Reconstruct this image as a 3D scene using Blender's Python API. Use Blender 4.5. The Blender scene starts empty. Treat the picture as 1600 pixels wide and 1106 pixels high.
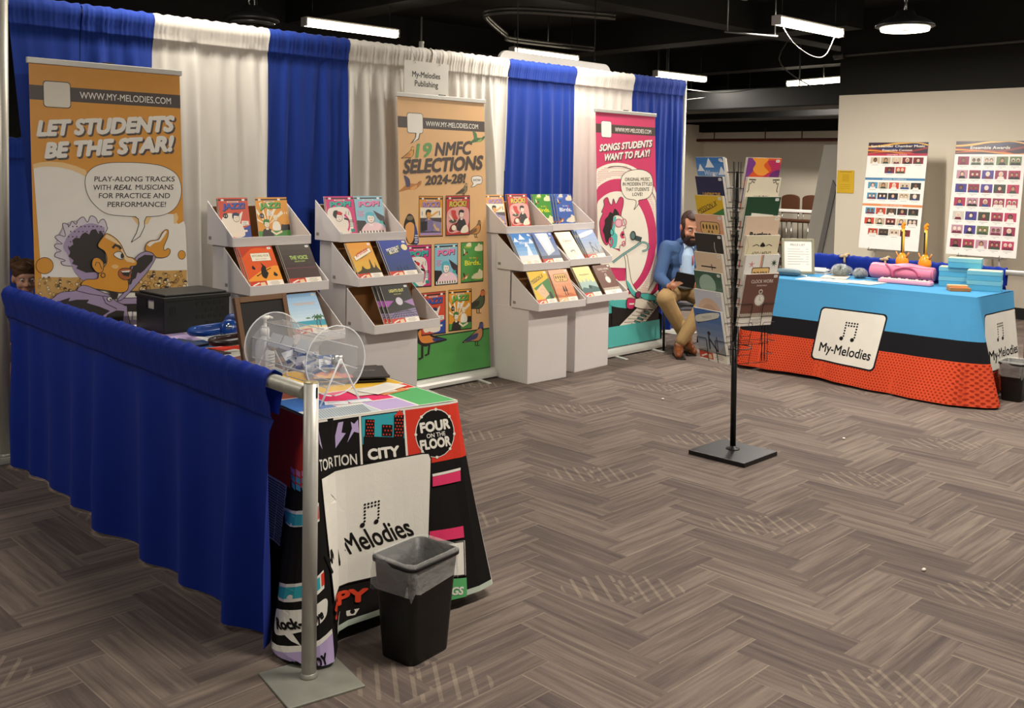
import bpy, bmesh, math, random
from mathutils import Vector, Matrix
from math import sin, cos, pi, radians
SC = bpy.context.scene
COL = SC.collection
random.seed(7)

# ---------------------------------------------------------------- camera, world, exposure
def set_camera():
    cd = bpy.data.cameras.new('camera'); cam = bpy.data.objects.new('camera', cd); COL.objects.link(cam)
    R = Vector((0.73734581, -0.67526609, 0.01835377)); U = Vector((0.019561, 0.04850217, 0.99863152)); F = Vector((0.6752322, 0.73597775, -0.04897175))
    m = Matrix((R, U, -F)).transposed().to_4x4(); m.translation = (0, 0, 1.6122)
    cam.matrix_world = m
    cd.sensor_width = 36.0; cd.lens = 36.0 * 1558.3 / 1600.0
    cd.shift_y = -(553.0 - 341.52) / 1600.0
    cd.clip_start = 0.05; cd.clip_end = 100
    SC.camera = cam
set_camera()
SC.view_settings.view_transform = 'Standard'; SC.view_settings.look = 'None'
SC.view_settings.gamma = 1.0; SC.view_settings.use_curve_mapping = False
SC.view_settings.exposure = 0.22
wd = bpy.data.worlds.new('hall_ambient'); SC.world = wd; wd.use_nodes = True
wd.node_tree.nodes['Background'].inputs[0].default_value = (1.0, 0.97, 0.92, 1)
wd.node_tree.nodes['Background'].inputs[1].default_value = 0.2

# ---------------------------------------------------------------- colours and materials
def lin(c):
    return c / 12.92 if c <= 0.04045 else ((c + 0.055) / 1.055) ** 2.4
def hexc(h):
    if not isinstance(h, str): return h
    h = h.lstrip('#'); return tuple(lin(int(h[i:i+2], 16) / 255) for i in (0, 2, 4))
MATS = {}
def mat(name, color, rough=0.5, metal=0.0, bump=0.0, bscale=40.0, var=0.06, vscale=6.0, trans=0.0, emit=0.0, sheen=0.0, spec=0.5, transl=0.0, alpha=1.0, stretch=None, ior=1.45):
    if name in MATS: return MATS[name]
    m = bpy.data.materials.new(name); m.use_nodes = True; nt = m.node_tree; N = nt.nodes; L = nt.links
    b = N['Principled BSDF']; c = hexc(color)
    tc = N.new('ShaderNodeTexCoord'); src = tc.outputs['Object']
    if stretch:
        mp = N.new('ShaderNodeMapping'); mp.inputs['Scale'].default_value = stretch; L.new(src, mp.inputs[0]); src = mp.outputs[0]
    nz = N.new('ShaderNodeTexNoise'); nz.inputs['Scale'].default_value = vscale; nz.inputs['Detail'].default_value = 4; L.new(src, nz.inputs['Vector'])
    mx = N.new('ShaderNodeMix'); mx.data_type = 'RGBA'
    mx.inputs[6].default_value = (*[max(0, x * (1 - var)) for x in c], 1); mx.inputs[7].default_value = (*[min(1, x * (1 + var)) for x in c], 1)
    L.new(nz.outputs[0], mx.inputs[0]); L.new(mx.outputs[2], b.inputs['Base Color'])
    b.inputs['Roughness'].default_value = rough; b.inputs['Metallic'].default_value = metal
    b.inputs['Specular IOR Level'].default_value = spec; b.inputs['IOR'].default_value = ior
    if trans: b.inputs['Transmission Weight'].default_value = trans
    if sheen: b.inputs['Sheen Weight'].default_value = sheen; b.inputs['Sheen Roughness'].default_value = 0.5
    if emit:
        b.inputs['Emission Color'].default_value = (*c, 1); b.inputs['Emission Strength'].default_value = emit
    if alpha < 1: b.inputs['Alpha'].default_value = alpha
    if bump:
        n2 = N.new('ShaderNodeTexNoise'); n2.inputs['Scale'].default_value = bscale; n2.inputs['Detail'].default_value = 3; L.new(src, n2.inputs['Vector'])
        bp = N.new('ShaderNodeBump'); bp.inputs['Strength'].default_value = bump; bp.inputs['Distance'].default_value = 0.01
        L.new(n2.outputs[0], bp.inputs['Height']); L.new(bp.outputs[0], b.inputs['Normal'])
    if transl:
        out = N['Material Output']; tl = N.new('ShaderNodeBsdfTranslucent'); ms = N.new('ShaderNodeMixShader'); ms.inputs[0].default_value = transl
        L.new(mx.outputs[2], tl.inputs[0]); L.new(b.outputs[0], ms.inputs[1]); L.new(tl.outputs[0], ms.inputs[2]); L.new(ms.outputs[0], out.inputs[0])
    MATS[name] = m; return m
def ink_mat(name, rough, bump=0.0, bscale=300.0, spec=0.5, sheen=0.0):
    if name in MATS: return MATS[name]
    m = bpy.data.materials.new(name); m.use_nodes = True; nt = m.node_tree; N = nt.nodes; L = nt.links; b = N['Principled BSDF']
    at = N.new('ShaderNodeAttribute'); at.attribute_name = 'ink'
    tc = N.new('ShaderNodeTexCoord'); nz = N.new('ShaderNodeTexNoise'); nz.inputs['Scale'].default_value = 9; nz.inputs['Detail'].default_value = 3; L.new(tc.outputs['Object'], nz.inputs['Vector'])
    mr = N.new('ShaderNodeMapRange'); mr.inputs[3].default_value = 0.94; mr.inputs[4].default_value = 1.04; L.new(nz.outputs[0], mr.inputs[0])
    mx = N.new('ShaderNodeVectorMath'); mx.operation = 'SCALE'; L.new(at.outputs['Color'], mx.inputs[0]); L.new(mr.outputs[0], mx.inputs['Scale'])
    L.new(mx.outputs[0], b.inputs['Base Color']); b.inputs['Roughness'].default_value = rough; b.inputs['Specular IOR Level'].default_value = spec
    if sheen: b.inputs['Sheen Weight'].default_value = sheen
    if bump:
        n2 = N.new('ShaderNodeTexNoise'); n2.inputs['Scale'].default_value = bscale; L.new(tc.outputs['Object'], n2.inputs['Vector'])
        bp = N.new('ShaderNodeBump'); bp.inputs['Strength'].default_value = bump; bp.inputs['Distance'].default_value = 0.01; L.new(n2.outputs[0], bp.inputs['Height']); L.new(bp.outputs[0], b.inputs['Normal'])
    MATS[name] = m; return m
M_VINYL = ink_mat('printed_vinyl', 0.42)
M_PAPER = ink_mat('printed_cover', 0.38)
M_CLOTHP = ink_mat('printed_polyester_cloth', 0.9, 0.15, 400, 0.12, 0.0)
M_BOARD = ink_mat('printed_foam_board', 0.35)

# ---------------------------------------------------------------- objects
def link(o, parent=None):
    COL.objects.link(o)
    if parent is not None: o.parent = parent
    return o
def tag(o, label, cat, group=None, kind=None):
    if label: o['label'] = label
    if cat: o['category'] = cat
    if group: o['group'] = group
    if kind: o['kind'] = kind
    return o
def thing(name, label, cat, loc=(0, 0, 0), rz=0.0, group=None, tilt=None):
    o = bpy.data.objects.new(name, None); o.empty_display_size = 0.1; link(o)
    o.location = loc; o.rotation_euler = (0, 0, rz)
    if tilt: o.rotation_euler = (tilt[0], tilt[1], rz)
    return tag(o, label, cat, group)
class MB:
    def __init__(self): self.v = []; self.f = []; self.s = []
    def add(self, vs, fs, smooth=False):
        n = len(self.v); self.v += [tuple(p) for p in vs]
        for f in fs: self.f.append(tuple(i + n for i in f)); self.s.append(smooth)
        return self
    def box(self, x0, x1, y0, y1, z0, z1, mtx=None):
        vs = [Vector((x, y, z)) for z in (z0, z1) for (x, y) in ((x0, y0), (x1, y0), (x1, y1), (x0, y1))]
        if mtx: vs = [mtx @ p for p in vs]
        return self.add(vs, [(3, 2, 1, 0), (4, 5, 6, 7), (0, 1, 5, 4), (1, 2, 6, 5), (2, 3, 7, 6), (3, 0, 4, 7)])
    def prism(self, pts, d, mtx=None):   # pts: 3D ring, extruded by vector d
        d = Vector(d); k = len(pts); A = [Vector(p) for p in pts]; B = [p + d for p in A]
        vs = A + B
        if mtx: vs = [mtx @ p for p in vs]
        fs = [tuple(range(k))[::-1], tuple(range(k, 2 * k))] + [(i, (i + 1) % k, (i + 1) % k + k, i + k) for i in range(k)]
        return self.add(vs, fs)
    def tube(self, path, r, n=8, cap=True, closed=False, mtx=None):
        P = [Vector(p) for p in path]; k = len(P); vs = []; up = None
        rr = r if isinstance(r, (list, tuple)) else [r] * k
        for i in range(k):
            if closed: t = P[(i + 1) % k] - P[i - 1]
            else: t = P[min(i + 1, k - 1)] - P[max(i - 1, 0)]
            t = t.normalized() if t.length > 1e-9 else Vector((0, 0, 1))
            if up is None:
                up = Vector((0, 0, 1)) if abs(t.z) < 0.9 else Vector((1, 0, 0))
            a = t.cross(up); a = a.normalized() if a.length > 1e-6 else t.orthogonal().normalized()
            b = t.cross(a).normalized(); up = -b if False else up
            for j in range(n):
                th = 2 * pi * j / n; vs.append(P[i] + (a * cos(th) + b * sin(th)) * rr[i])
        if mtx: vs = [mtx @ p for p in vs]
        fs = []
        for i in range(k if closed else k - 1):
            for j in range(n):
                i2 = (i + 1) % k; fs.append((i * n + j, i * n + (j + 1) % n, i2 * n + (j + 1) % n, i2 * n + j))
        self.add(vs, fs, True)
        if cap and not closed:
            m = len(self.v) - len(vs)
            self.f.append(tuple(m + j for j in range(n))[::-1]); self.s.append(False)
            self.f.append(tuple(m + (k - 1) * n + j for j in range(n))); self.s.append(False)
        return self
    def lathe(self, prof, n=24, c=(0, 0, 0), sx=1, sy=1, mtx=None, flat=False):
        vs = []
        for (r, z) in prof:
            for j in range(n):
                th = 2 * pi * j / n; vs.append(Vector((c[0] + r * cos(th) * sx, c[1] + r * sin(th) * sy, c[2] + z)))
        if mtx: vs = [mtx @ p for p in vs]
        fs = []
        for i in range(len(prof) - 1):
            for j in range(n):
                fs.append((i * n + j, i * n + (j + 1) % n, (i + 1) * n + (j + 1) % n, (i + 1) * n + j))
        k = len(self.v); self.add(vs, fs, not flat)
        if prof[0][0] > 1e-5: self.f.append(tuple(k + j for j in range(n))[::-1]); self.s.append(False)
        if prof[-1][0] > 1e-5: self.f.append(tuple(k + (len(prof) - 1) * n + j for j in range(n))); self.s.append(False)
        return self
    def grid(self, fn, nu, nv, smooth=True):
        vs = [fn(i / nu, j / nv) for j in range(nv + 1) for i in range(nu + 1)]
        fs = [(j * (nu + 1) + i, j * (nu + 1) + i + 1, (j + 1) * (nu + 1) + i + 1, (j + 1) * (nu + 1) + i) for j in range(nv) for i in range(nu)]
        return self.add(vs, fs, smooth)
    def ell(self, c, r, n=16, m=10, mtx=None):
        prof = [(max(1e-4, sin(pi * i / m)), -cos(pi * i / m)) for i in range(m + 1)]
        vs = []
        for (rr, z) in prof:
            for j in range(n):
                th = 2 * pi * j / n; vs.append(Vector((rr * cos(th) * r[0], rr * sin(th) * r[1], z * r[2])))
        if mtx: vs = [mtx @ p for p in vs]
        vs = [p + Vector(c) for p in vs]
        fs = [(i * n + j, i * n + (j + 1) % n, (i + 1) * n + (j + 1) % n, (i + 1) * n + j) for i in range(m) for j in range(n)]
        return self.add(vs, fs, True)
    def mesh(self, name, m):
        me = bpy.data.meshes.new(name); me.from_pydata(self.v, [], self.f); me.validate(); me.update()
        if len(me.polygons) == len(self.s): me.polygons.foreach_set('use_smooth', self.s)
        if m: me.materials.append(m)
        return me
    def obj(self, name, m, parent=None, bevel=0.0, seg=2, solid=0.0, loc=None):
        o = bpy.data.objects.new(name, self.mesh(name, m)); link(o, parent)
        if loc: o.location = loc
        if solid:
            md = o.modifiers.new('thickness', 'SOLIDIFY'); md.thickness = solid; md.offset = 0
        if bevel:
            md = o.modifiers.new('soft_edges', 'BEVEL'); md.width = bevel; md.segments = seg; md.limit_method = 'ANGLE'; md.angle_limit = radians(40)
        return o
def box(name, m, x0, x1, y0, y1, z0, z1, parent=None, bevel=0.0, mtx=None):
    return MB().box(x0, x1, y0, y1, z0, z1, mtx).obj(name, m, parent, bevel)
def struct(o): o['kind'] = 'structure'; return o
def arc(c, r, a0, a1, n, ax='xz'):
    out = []
    for i in range(n + 1):
        t = a0 + (a1 - a0) * i / n
        p = [c[0], c[1], c[2]]
        i0 = 'xyz'.index(ax[0]); i1 = 'xyz'.index(ax[1]); p[i0] += r * cos(t); p[i1] += r * sin(t); out.append(tuple(p))
    return out

# ---------------------------------------------------------------- printed artwork: flat inks laid on a panel, cover or cloth
TXT = {}
def text_mesh(s, bold):
    key = (s, 0.0)
    if key in TXT: return TXT[key]
    cu = bpy.data.curves.new('lettering', 'FONT'); cu.body = s; cu.dimensions = '2D'; cu.fill_mode = 'FRONT'; cu.resolution_u = 3; cu.size = 1.0
    ob = bpy.data.objects.new('lettering', cu); me = bpy.data.meshes.new_from_object(ob)
    vs = [(v.co.x, v.co.y) for v in me.vertices]; fs = [tuple(p.vertices) for p in me.polygons]
    bpy.data.objects.remove(ob); bpy.data.curves.remove(cu); bpy.data.meshes.remove(me)
    xs = [v[0] for v in vs] or [0, 1]
    TXT[key] = (vs, fs, min(xs), max(xs)); return TXT[key]
CAP = 0.729
class Art:
    def __init__(self, gap=0.0004): self.items = []; self.gap = gap
    def _put(self, vs, fs, c):
        if not vs: return
        bb = (min(v[0] for v in vs), min(v[1] for v in vs), max(v[0] for v in vs), max(v[1] for v in vs))
        lay = 1
        for it in self.items:
            b = it[3]
            if b[0] < bb[2] and b[2] > bb[0] and b[1] < bb[3] and b[3] > bb[1] and it[4] >= lay: lay = it[4] + 1
        self.items.append((vs, fs, hexc(c), bb, lay))
    def poly(self, pts, c): self._put([tuple(p) for p in pts], [tuple(range(len(pts)))], c)
    def text_raw(self, vs, fs, c): self._put(vs, fs, c)
    def build(self, name, m, parent=None, mp=None, cell=None, base=None):
        """base: (verts3d, faces, colour) under-panel; mp(u,v,d)->xyz"""
        V = []; Fc = []; C = []
        if base:
            V += [tuple(p) for p in base[0]]
            for f in base[1]: Fc.append(f); C.append(hexc(base[2]))
        if mp is None: mp = lambda u, v, d: (u, -d, v)
        for vs, fs, c, bb, lay in self.items:
            if cell:
                bm = bmesh.new(); bv = [bm.verts.new((p[0], p[1], p[2] if len(p) > 2 else 0)) for p in vs]
                for f in fs:
                    try: bm.faces.new([bv[i] for i in f])
                    except ValueError: pass
                bmesh.ops.triangulate(bm, faces=[f for f in bm.faces if len(f.verts) > 4])
                for ax in (0, 1):
                    k = math.ceil(bb[ax] / cell + 1e-6)
                    while k * cell < bb[ax + 2] - 1e-6:
                        co = [0, 0, 0]; co[ax] = k * cell; no = [0, 0, 0]; no[ax] = 1
                        bmesh.ops.bisect_plane(bm, geom=bm.verts[:] + bm.edges[:] + bm.faces[:], plane_co=co, plane_no=no, dist=1e-6); k += 1
                bm.verts.index_update(); vs = [tuple(v.co) for v in bm.verts]; fs = [tuple(v.index for v in f.verts) for f in bm.faces]; bm.free()
            n = len(V); V += [tuple(mp(p[0], p[1], (lay + (p[2] if len(p) > 2 else 0)) * self.gap)) for p in vs]
            for f in fs: Fc.append(tuple(i + n for i in f)); C.append(c)
        me = bpy.data.meshes.new(name); me.from_pydata(V, [], Fc); me.update()
        at = me.attributes.new('ink', 'FLOAT_COLOR', 'CORNER'); buf = []
        for p in me.polygons:
            cc = C[p.index]; buf += [cc[0], cc[1], cc[2], 1.0] * p.loop_total
        at.data.foreach_set('color', buf); me.materials.append(m)
        o = bpy.data.objects.new(name, me); return link(o, parent)
class Pen:
    """draws into an Art through a point map t(x,y)"""
    def __init__(self, art, t, clip=None): self.a = art; self.t = t; self.clip = clip
    def sub(self, x, y, w, h): t = self.t; return Pen(self.a, lambda u, v: t(x + u * w, y + v * h))
    def cut(self, P):
        if not self.clip: return P
        x0, y0, x1, y1 = self.clip
        for ax, lim, sg in ((0, x0, 1), (0, x1, -1), (1, y0, 1), (1, y1, -1)):
            Q = []
            for i in range(len(P)):
                a, b = P[i - 1], P[i]; da, db = (a[ax] - lim) * sg, (b[ax] - lim) * sg
                if (da < 0) != (db < 0): t = da / (da - db); Q.append((a[0] + (b[0] - a[0]) * t, a[1] + (b[1] - a[1]) * t))
                if db >= 0: Q.append(b)
            P = Q
            if len(P) < 3: return []
        return P
    def poly(self, pts, c):
        P = self.cut([tuple(p) for p in pts])
        if len(P) > 2: self.a.poly([self.t(*p) for p in P], c)
    def rect(self, x0, y0, x1, y1, c): self.poly([(x0, y0), (x1, y0), (x1, y1), (x0, y1)], c)
    def rrect(self, x0, y0, x1, y1, rx, c, ry=None):
        ry = ry or rx; P = []
        for cx, cy, a in ((x1 - rx, y0 + ry, -pi / 2), (x1 - rx, y1 - ry, 0), (x0 + rx, y1 - ry, pi / 2), (x0 + rx, y0 + ry, pi)):
            P += [(cx + rx * cos(a + i * pi / 8), cy + ry * sin(a + i * pi / 8)) for i in range(5)]
        self.poly(P, c)
    def ell(self, cx, cy, rx, ry, c, n=24, a0=0, a1=2 * pi):
        self.poly([(cx + rx * cos(a0 + (a1 - a0) * i / n), cy + ry * sin(a0 + (a1 - a0) * i / n)) for i in range(n + (a1 - a0 < 6.2))], c)
    def blob(self, pts, c, n=5):   # closed smooth shape through the points
        k = len(pts); P = []
        for i in range(k):
            p0, p1, p2, p3 = pts[i - 1], pts[i], pts[(i + 1) % k], pts[(i + 2) % k]
            for j in range(n):
                t = j / n; P.append(tuple(0.5 * (2 * p1[a] + (p2[a] - p0[a]) * t + (2 * p0[a] - 5 * p1[a] + 4 * p2[a] - p3[a]) * t * t + (3 * p1[a] - p0[a] - 3 * p2[a] + p3[a]) * t ** 3) for a in (0, 1)))
        self.poly(P, c)
    def line(self, pts, w, c, closed=False):
        P = [Vector(p) for p in pts]; k = len(P); vs = []; fs = []
        if closed: P.append(P[0]); k += 1
        L = []; Rr = []
        for i in range(k):
            if closed and i in (0, k - 1): d = P[1] - P[k - 2]
            else: d = P[min(i + 1, k - 1)] - P[max(i - 1, 0)]
            d = d.normalized() if d.length > 1e-9 else Vector((1, 0)); nn = Vector((-d.y, d.x)) * w / 2
            L.append(P[i] + nn); Rr.append(P[i] - nn)
        if self.clip:
            vs = []; fs = []
            for i in range(k - 1):
                Q = self.cut([tuple(L[i]), tuple(L[i + 1]), tuple(Rr[i + 1]), tuple(Rr[i])])
                if len(Q) > 2: fs.append(tuple(range(len(vs), len(vs) + len(Q)))); vs += [self.t(*q) for q in Q]
        else:
            vs = [self.t(*p) for p in L] + [self.t(*p) for p in Rr]
            fs = [(i, i + 1, k + i + 1, k + i) for i in range(k - 1)]
        self.a._put(vs, fs, c)
    def ring(self, cx, cy, rx, ry, w, c, n=24, a0=0, a1=2 * pi): self.line([(cx + rx * cos(a0 + (a1 - a0) * i / n), cy + ry * sin(a0 + (a1 - a0) * i / n)) for i in range(n + 1)], w, c)
    def outl(self, pts, c, w, oc, n=5):   # smooth filled shape with a drawn outline
        k = len(pts); P = []
        for i in range(k):
            p0, p1, p2, p3 = pts[i - 1], pts[i], pts[(i + 1) % k], pts[(i + 2) % k]
            for j in range(n):
                t = j / n; P.append(tuple(0.5 * (2 * p1[a] + (p2[a] - p0[a]) * t + (2 * p0[a] - 5 * p1[a] + 4 * p2[a] - p3[a]) * t * t + (3 * p1[a] - p0[a] - 3 * p2[a] + p3[a]) * t ** 3) for a in (0, 1)))
        self.poly(P, c); self.line(P, w, oc, True)
    def dots(self, x0, y0, x1, y1, nx, ny, r, c, ry=None, inside=None, n=6):
        vs = []; fs = []; ry = ry or r
        for j in range(ny):
            for i in range(nx):
                x = x0 + (x1 - x0) * (i + (0.5 if j % 2 else 0)) / max(1, nx - 0.5); y = y0 + (y1 - y0) * j / max(1, ny - 1)
                if inside and not inside(x, y): continue
                b = len(vs); vs += [self.t(x + r * cos(2 * pi * q / n), y + ry * sin(2 * pi * q / n)) for q in range(n)]; fs.append(tuple(range(b, b + n)))
        self.a._put(vs, fs, c)
    def text(self, s, x, y, h, c, w=None, al='c', bold=0.0, shear=0.0, rot=0.0, track=None, asp=1.0, arch=0.0, rise=0.0):
        """x,y baseline anchor; h cap height; w fit to width; asp: x scale when not fitted (unit aspect)"""
        vs, fs, x0, x1 = text_mesh(s, bold); k = h / CAP; tw = (x1 - x0) * k * asp
        sx = k * asp if w is None else w / (x1 - x0); tw = (x1 - x0) * sx
        o = {'c': -tw / 2, 'l': 0, 'r': -tw}[al]; ca, sa = cos(rot), sin(rot); out = []
        for (a, b) in vs:
            px = (a - x0) * sx + o; py = b * k; q = px / (tw / 2) if al == 'c' and tw else 0
            py += arch * (1 - q * q) + rise * q; px += shear * py
            out.append(self.t(x + px * ca - py * sa, y + px * sa + py * ca))
        if bold:   # heavier strokes: the same glyphs struck again around the first
            rx = bold * sx; ry = bold * k; nn = 8 if bold > 0.03 else 4; vs2 = list(out); fs2 = list(fs); n0 = len(out)
            for i in range(nn):
                t = 2 * pi * (i + 0.5 * (nn == 4)) / nn; ox, oy = rx * cos(t), ry * sin(t); b0 = len(vs2)
                for (a, b) in vs:
                    px = (a - x0) * sx + o; py = b * k; q = px / (tw / 2) if al == 'c' and tw else 0
                    py += arch * (1 - q * q) + rise * q; px += shear * py; px += ox; py += oy
                    q2 = self.t(x + px * ca - py * sa, y + px * sa + py * ca); vs2.append((q2[0], q2[1], 0.1 * (i + 1)))
                fs2 += [tuple(v + b0 for v in f) for f in fs]
            out, fs = vs2, fs2
        self.a._put(out, fs, c)
    def shtext(self, s, x, y, h, c, sc, dx, dy, **k):
        b = k.pop('bold', 0.0); self.text(s, x + dx, y + dy, h, sc, bold=b + 0.02, **k); self.text(s, x, y, h, c, bold=b, **k)
def ident(art, w=1.0, h=1.0): return Pen(art, lambda u, v: (u * w, v * h), (0, 0, 1, 1))
def hom(src, dst):
    """projective map of a flat print: four measured corners -> panel metres"""
    A = []; B = []
    for (x, y), (u, v) in zip(src, dst):
        A.append([x, y, 1, 0, 0, 0, -u * x, -u * y]); B.append(u)
        A.append([0, 0, 0, x, y, 1, -v * x, -v * y]); B.append(v)
    n = 8
    for i in range(n):
        p = max(range(i, n), key=lambda r: abs(A[r][i])); A[i], A[p] = A[p], A[i]; B[i], B[p] = B[p], B[i]
        for r in range(n):
            if r != i:
                f = A[r][i] / A[i][i]
                if f:
                    A[r] = [a - f * b for a, b in zip(A[r], A[i])]; B[r] -= f * B[i]
    H = [B[i] / A[i][i] for i in range(n)]
    return lambda x, y: ((H[0] * x + H[1] * y + H[2]) / (H[6] * x + H[7] * y + 1), (H[3] * x + H[4] * y + H[5]) / (H[6] * x + H[7] * y + 1))
def slab(w, h, t, x0=0.0, z0=0.0):   # panel front at y=0
    vs = [(x0, 0, z0), (x0 + w, 0, z0), (x0 + w, 0, z0 + h), (x0, 0, z0 + h), (x0, t, z0), (x0 + w, t, z0), (x0 + w, t, z0 + h), (x0, t, z0 + h)]
    return vs, [(0, 1, 2, 3), (5, 4, 7, 6), (1, 5, 6, 2), (4, 0, 3, 7), (3, 2, 6, 7), (4, 5, 1, 0)]

# ---------------------------------------------------------------- measured frame of the booth's back line
AL = 0.0602
EX = Vector((cos(AL), sin(AL), 0)); EN = Vector((-sin(AL), cos(AL), 0)); P0 = Vector((1.606, 5.790, 0))
def W(s, off, z=0.0): return P0 + EX * s - EN * off + Vector((0, 0, z))
RA = radians(3.0)    # the room's grid turns a little against the world axes
LIGHT_Z = 3.12

# ---------------------------------------------------------------- lamps that light the hall
def area(o, energy, sx, sy, color=(1.0, 0.925, 0.825), shape='RECTANGLE', loc=(0, 0, 0), spread=pi):
    ld = bpy.data.lights.new('lamp_light', 'AREA'); ld.energy = energy; ld.shape = shape; ld.size = sx; ld.size_y = sy; ld.color = color; ld.spread = spread
    lo = bpy.data.objects.new('lamp_light', ld); link(lo, o); lo.location = loc; return lo
M_LAMP = mat('lit_diffuser', '#fff0d4', 0.4, emit=9.0, var=0.0)
M_LAMPW = mat('white_lamp_housing', '#d8d4cb', 0.4)
M_BLACKM = mat('black_painted_metal', '#141414', 0.45, var=0.2)
M_GALV = mat('galvanised_steel', '#8d8f8f', 0.35, 0.9, var=0.15, vscale=14)
def tube_lamp(x, y, rz, power, label, z=LIGHT_Z, L=1.22):
    t = thing('tube_light', label, 'ceiling light', (x, y, z), rz, 'linear tube lights of the hall ceiling')
    MB().box(-L / 2, L / 2, -0.034, 0.034, 0.045, 0.078).obj('housing', M_LAMPW, t, 0.008)
    pr = [(-L / 2 + 0.01, 0.052 * cos(a), 0.02 + 0.048 * sin(a)) for a in [2 * pi * i / 20 for i in range(20)]]
    MB().prism(pr, (L - 0.02, 0, 0)).obj('diffuser', M_LAMP, t)
    for sx in (-1, 1):
        MB().box(sx * L / 2 - 0.012, sx * L / 2 + 0.012, -0.05, 0.05, -0.025, 0.07).obj('end_cap', M_LAMPW, t, 0.004)
        MB().tube([(sx * L * 0.42, 0, 0.075), (sx * L * 0.42, 0, 3.78 - z)], 0.004, 6).obj('suspension_cable', M_BLACKM, t)
    area(t, power, L, 0.1, loc=(0, 0, -0.04))
    return t
PT = 60
tube_lamp(9.265, 5.607, 0.0, PT * 1.9, 'bright tube light hanging nearest, upper right above the poster boards, with a looped cord')
tube_lamp(6.175, 9.398, 0.02, PT, 'long bright tube light above the white and blue curtains on the left')
tube_lamp(9.325, 9.572, 0.02, PT, 'tube light just over the curtain in front of the white hanging panel')
tube_lamp(12.73, 9.972, -0.02, PT, 'tube light glowing just above the right end of the blue curtain')
tube_lamp(14.68, 8.71, radians(80), PT * 1.6, 'small far tube light beside the edge of the black upper wall')
# the row of the same grid that hangs above the frame's top edge
tube_lamp(5.95, 5.607, 0.0, PT * 0.8, 'tube light hanging over the booth just above the frame')
tube_lamp(2.7, 5.607, 0.0, PT * 0.42, 'tube light hanging over the left corner of the booth above the frame')
tube_lamp(9.2, 1.6, 0.0, PT * 1.5, 'unseen tube light hanging over the open floor right of the frame')  # this and the tubes below: unseen, added on the grid's spacing for fill
tube_lamp(5.95, 1.6, 0.0, PT * 1.0, 'unseen tube light hanging over the near floor above the frame')
tube_lamp(2.7, 1.6, 0.0, PT * 1.2, 'unseen tube light hanging over the corner of the comic print table above the frame')
tube_lamp(2.7, -2.4, 0.0, PT * 0.45, 'unseen tube light hanging behind the photographer')
tube_lamp(-0.6, 1.6, 0.0, PT * 0.28, 'unseen tube light hanging over the aisle left of the low blue curtain')  # unseen pair added to lift the dark floor by the left rail
tube_lamp(-0.6, 5.607, 0.0, PT * 0.55, 'unseen tube light hanging over the aisle beyond the tall left post')

def ufo_lamp(loc, lit, label, power):
    t = thing('high_bay_light', label, 'ceiling light', loc, 0.3)
    MB().lathe([(0.02, 0.11), (0.06, 0.105), (0.075, 0.075), (0.15, 0.045), (0.2, 0.01), (0.205, -0.005), (0.19, -0.012), (0.0, -0.012)], 40).obj('housing', M_BLACKM, t)
    m = M_LAMP if lit else mat('unlit_lens', '#3a3a38', 0.15)
    MB().lathe([(0.17, -0.013), (0.165, -0.035), (0.055, -0.035), (0.05, -0.013)], 40).obj('lens_ring', m, t)
    MB().lathe([(0.045, -0.012), (0.045, -0.03), (0.0, -0.03)], 20).obj('sensor', M_BLACKM, t)
    ring = arc((0, 0, 0.135), 0.03, 0, 2 * pi, 12)[:-1]
    MB().tube(ring, 0.005, 6, closed=True).obj('hook', M_GALV, t)
    ch = MB(); z = 0.165; i = 0
    while loc[2] + z < 3.74:
        c = (0, 0, z + 0.02); rr = [(0.009 * cos(a) * (i % 2), 0.009 * cos(a) * (1 - i % 2), z + 0.02 + 0.022 * sin(a)) for a in [2 * pi * k / 8 for k in range(8)]]
        ch.tube(rr, 0.0025, 5, closed=True); z += 0.036; i += 1
    ch.obj('chain', M_GALV, t)
    MB().tube([(0.05, 0, 0.09), (0.07, 0.01, 0.3), (0.05, 0.03, 3.74 - loc[2])], 0.004, 6).obj('power_cord', M_BLACKM, t)
    if lit: area(t, power, 0.34, 0.34, shape='DISK', loc=(0, 0, -0.06))
    return t
ufo_lamp((6.98, 3.45, 2.70), True, 'lit round high bay lamp hanging on a chain, upper right of the picture', 36)
ufo_lamp((3.62, 6.86, 2.69), False, 'dark round high bay lamp hanging behind the white curtain, upper left', 0)

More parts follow.
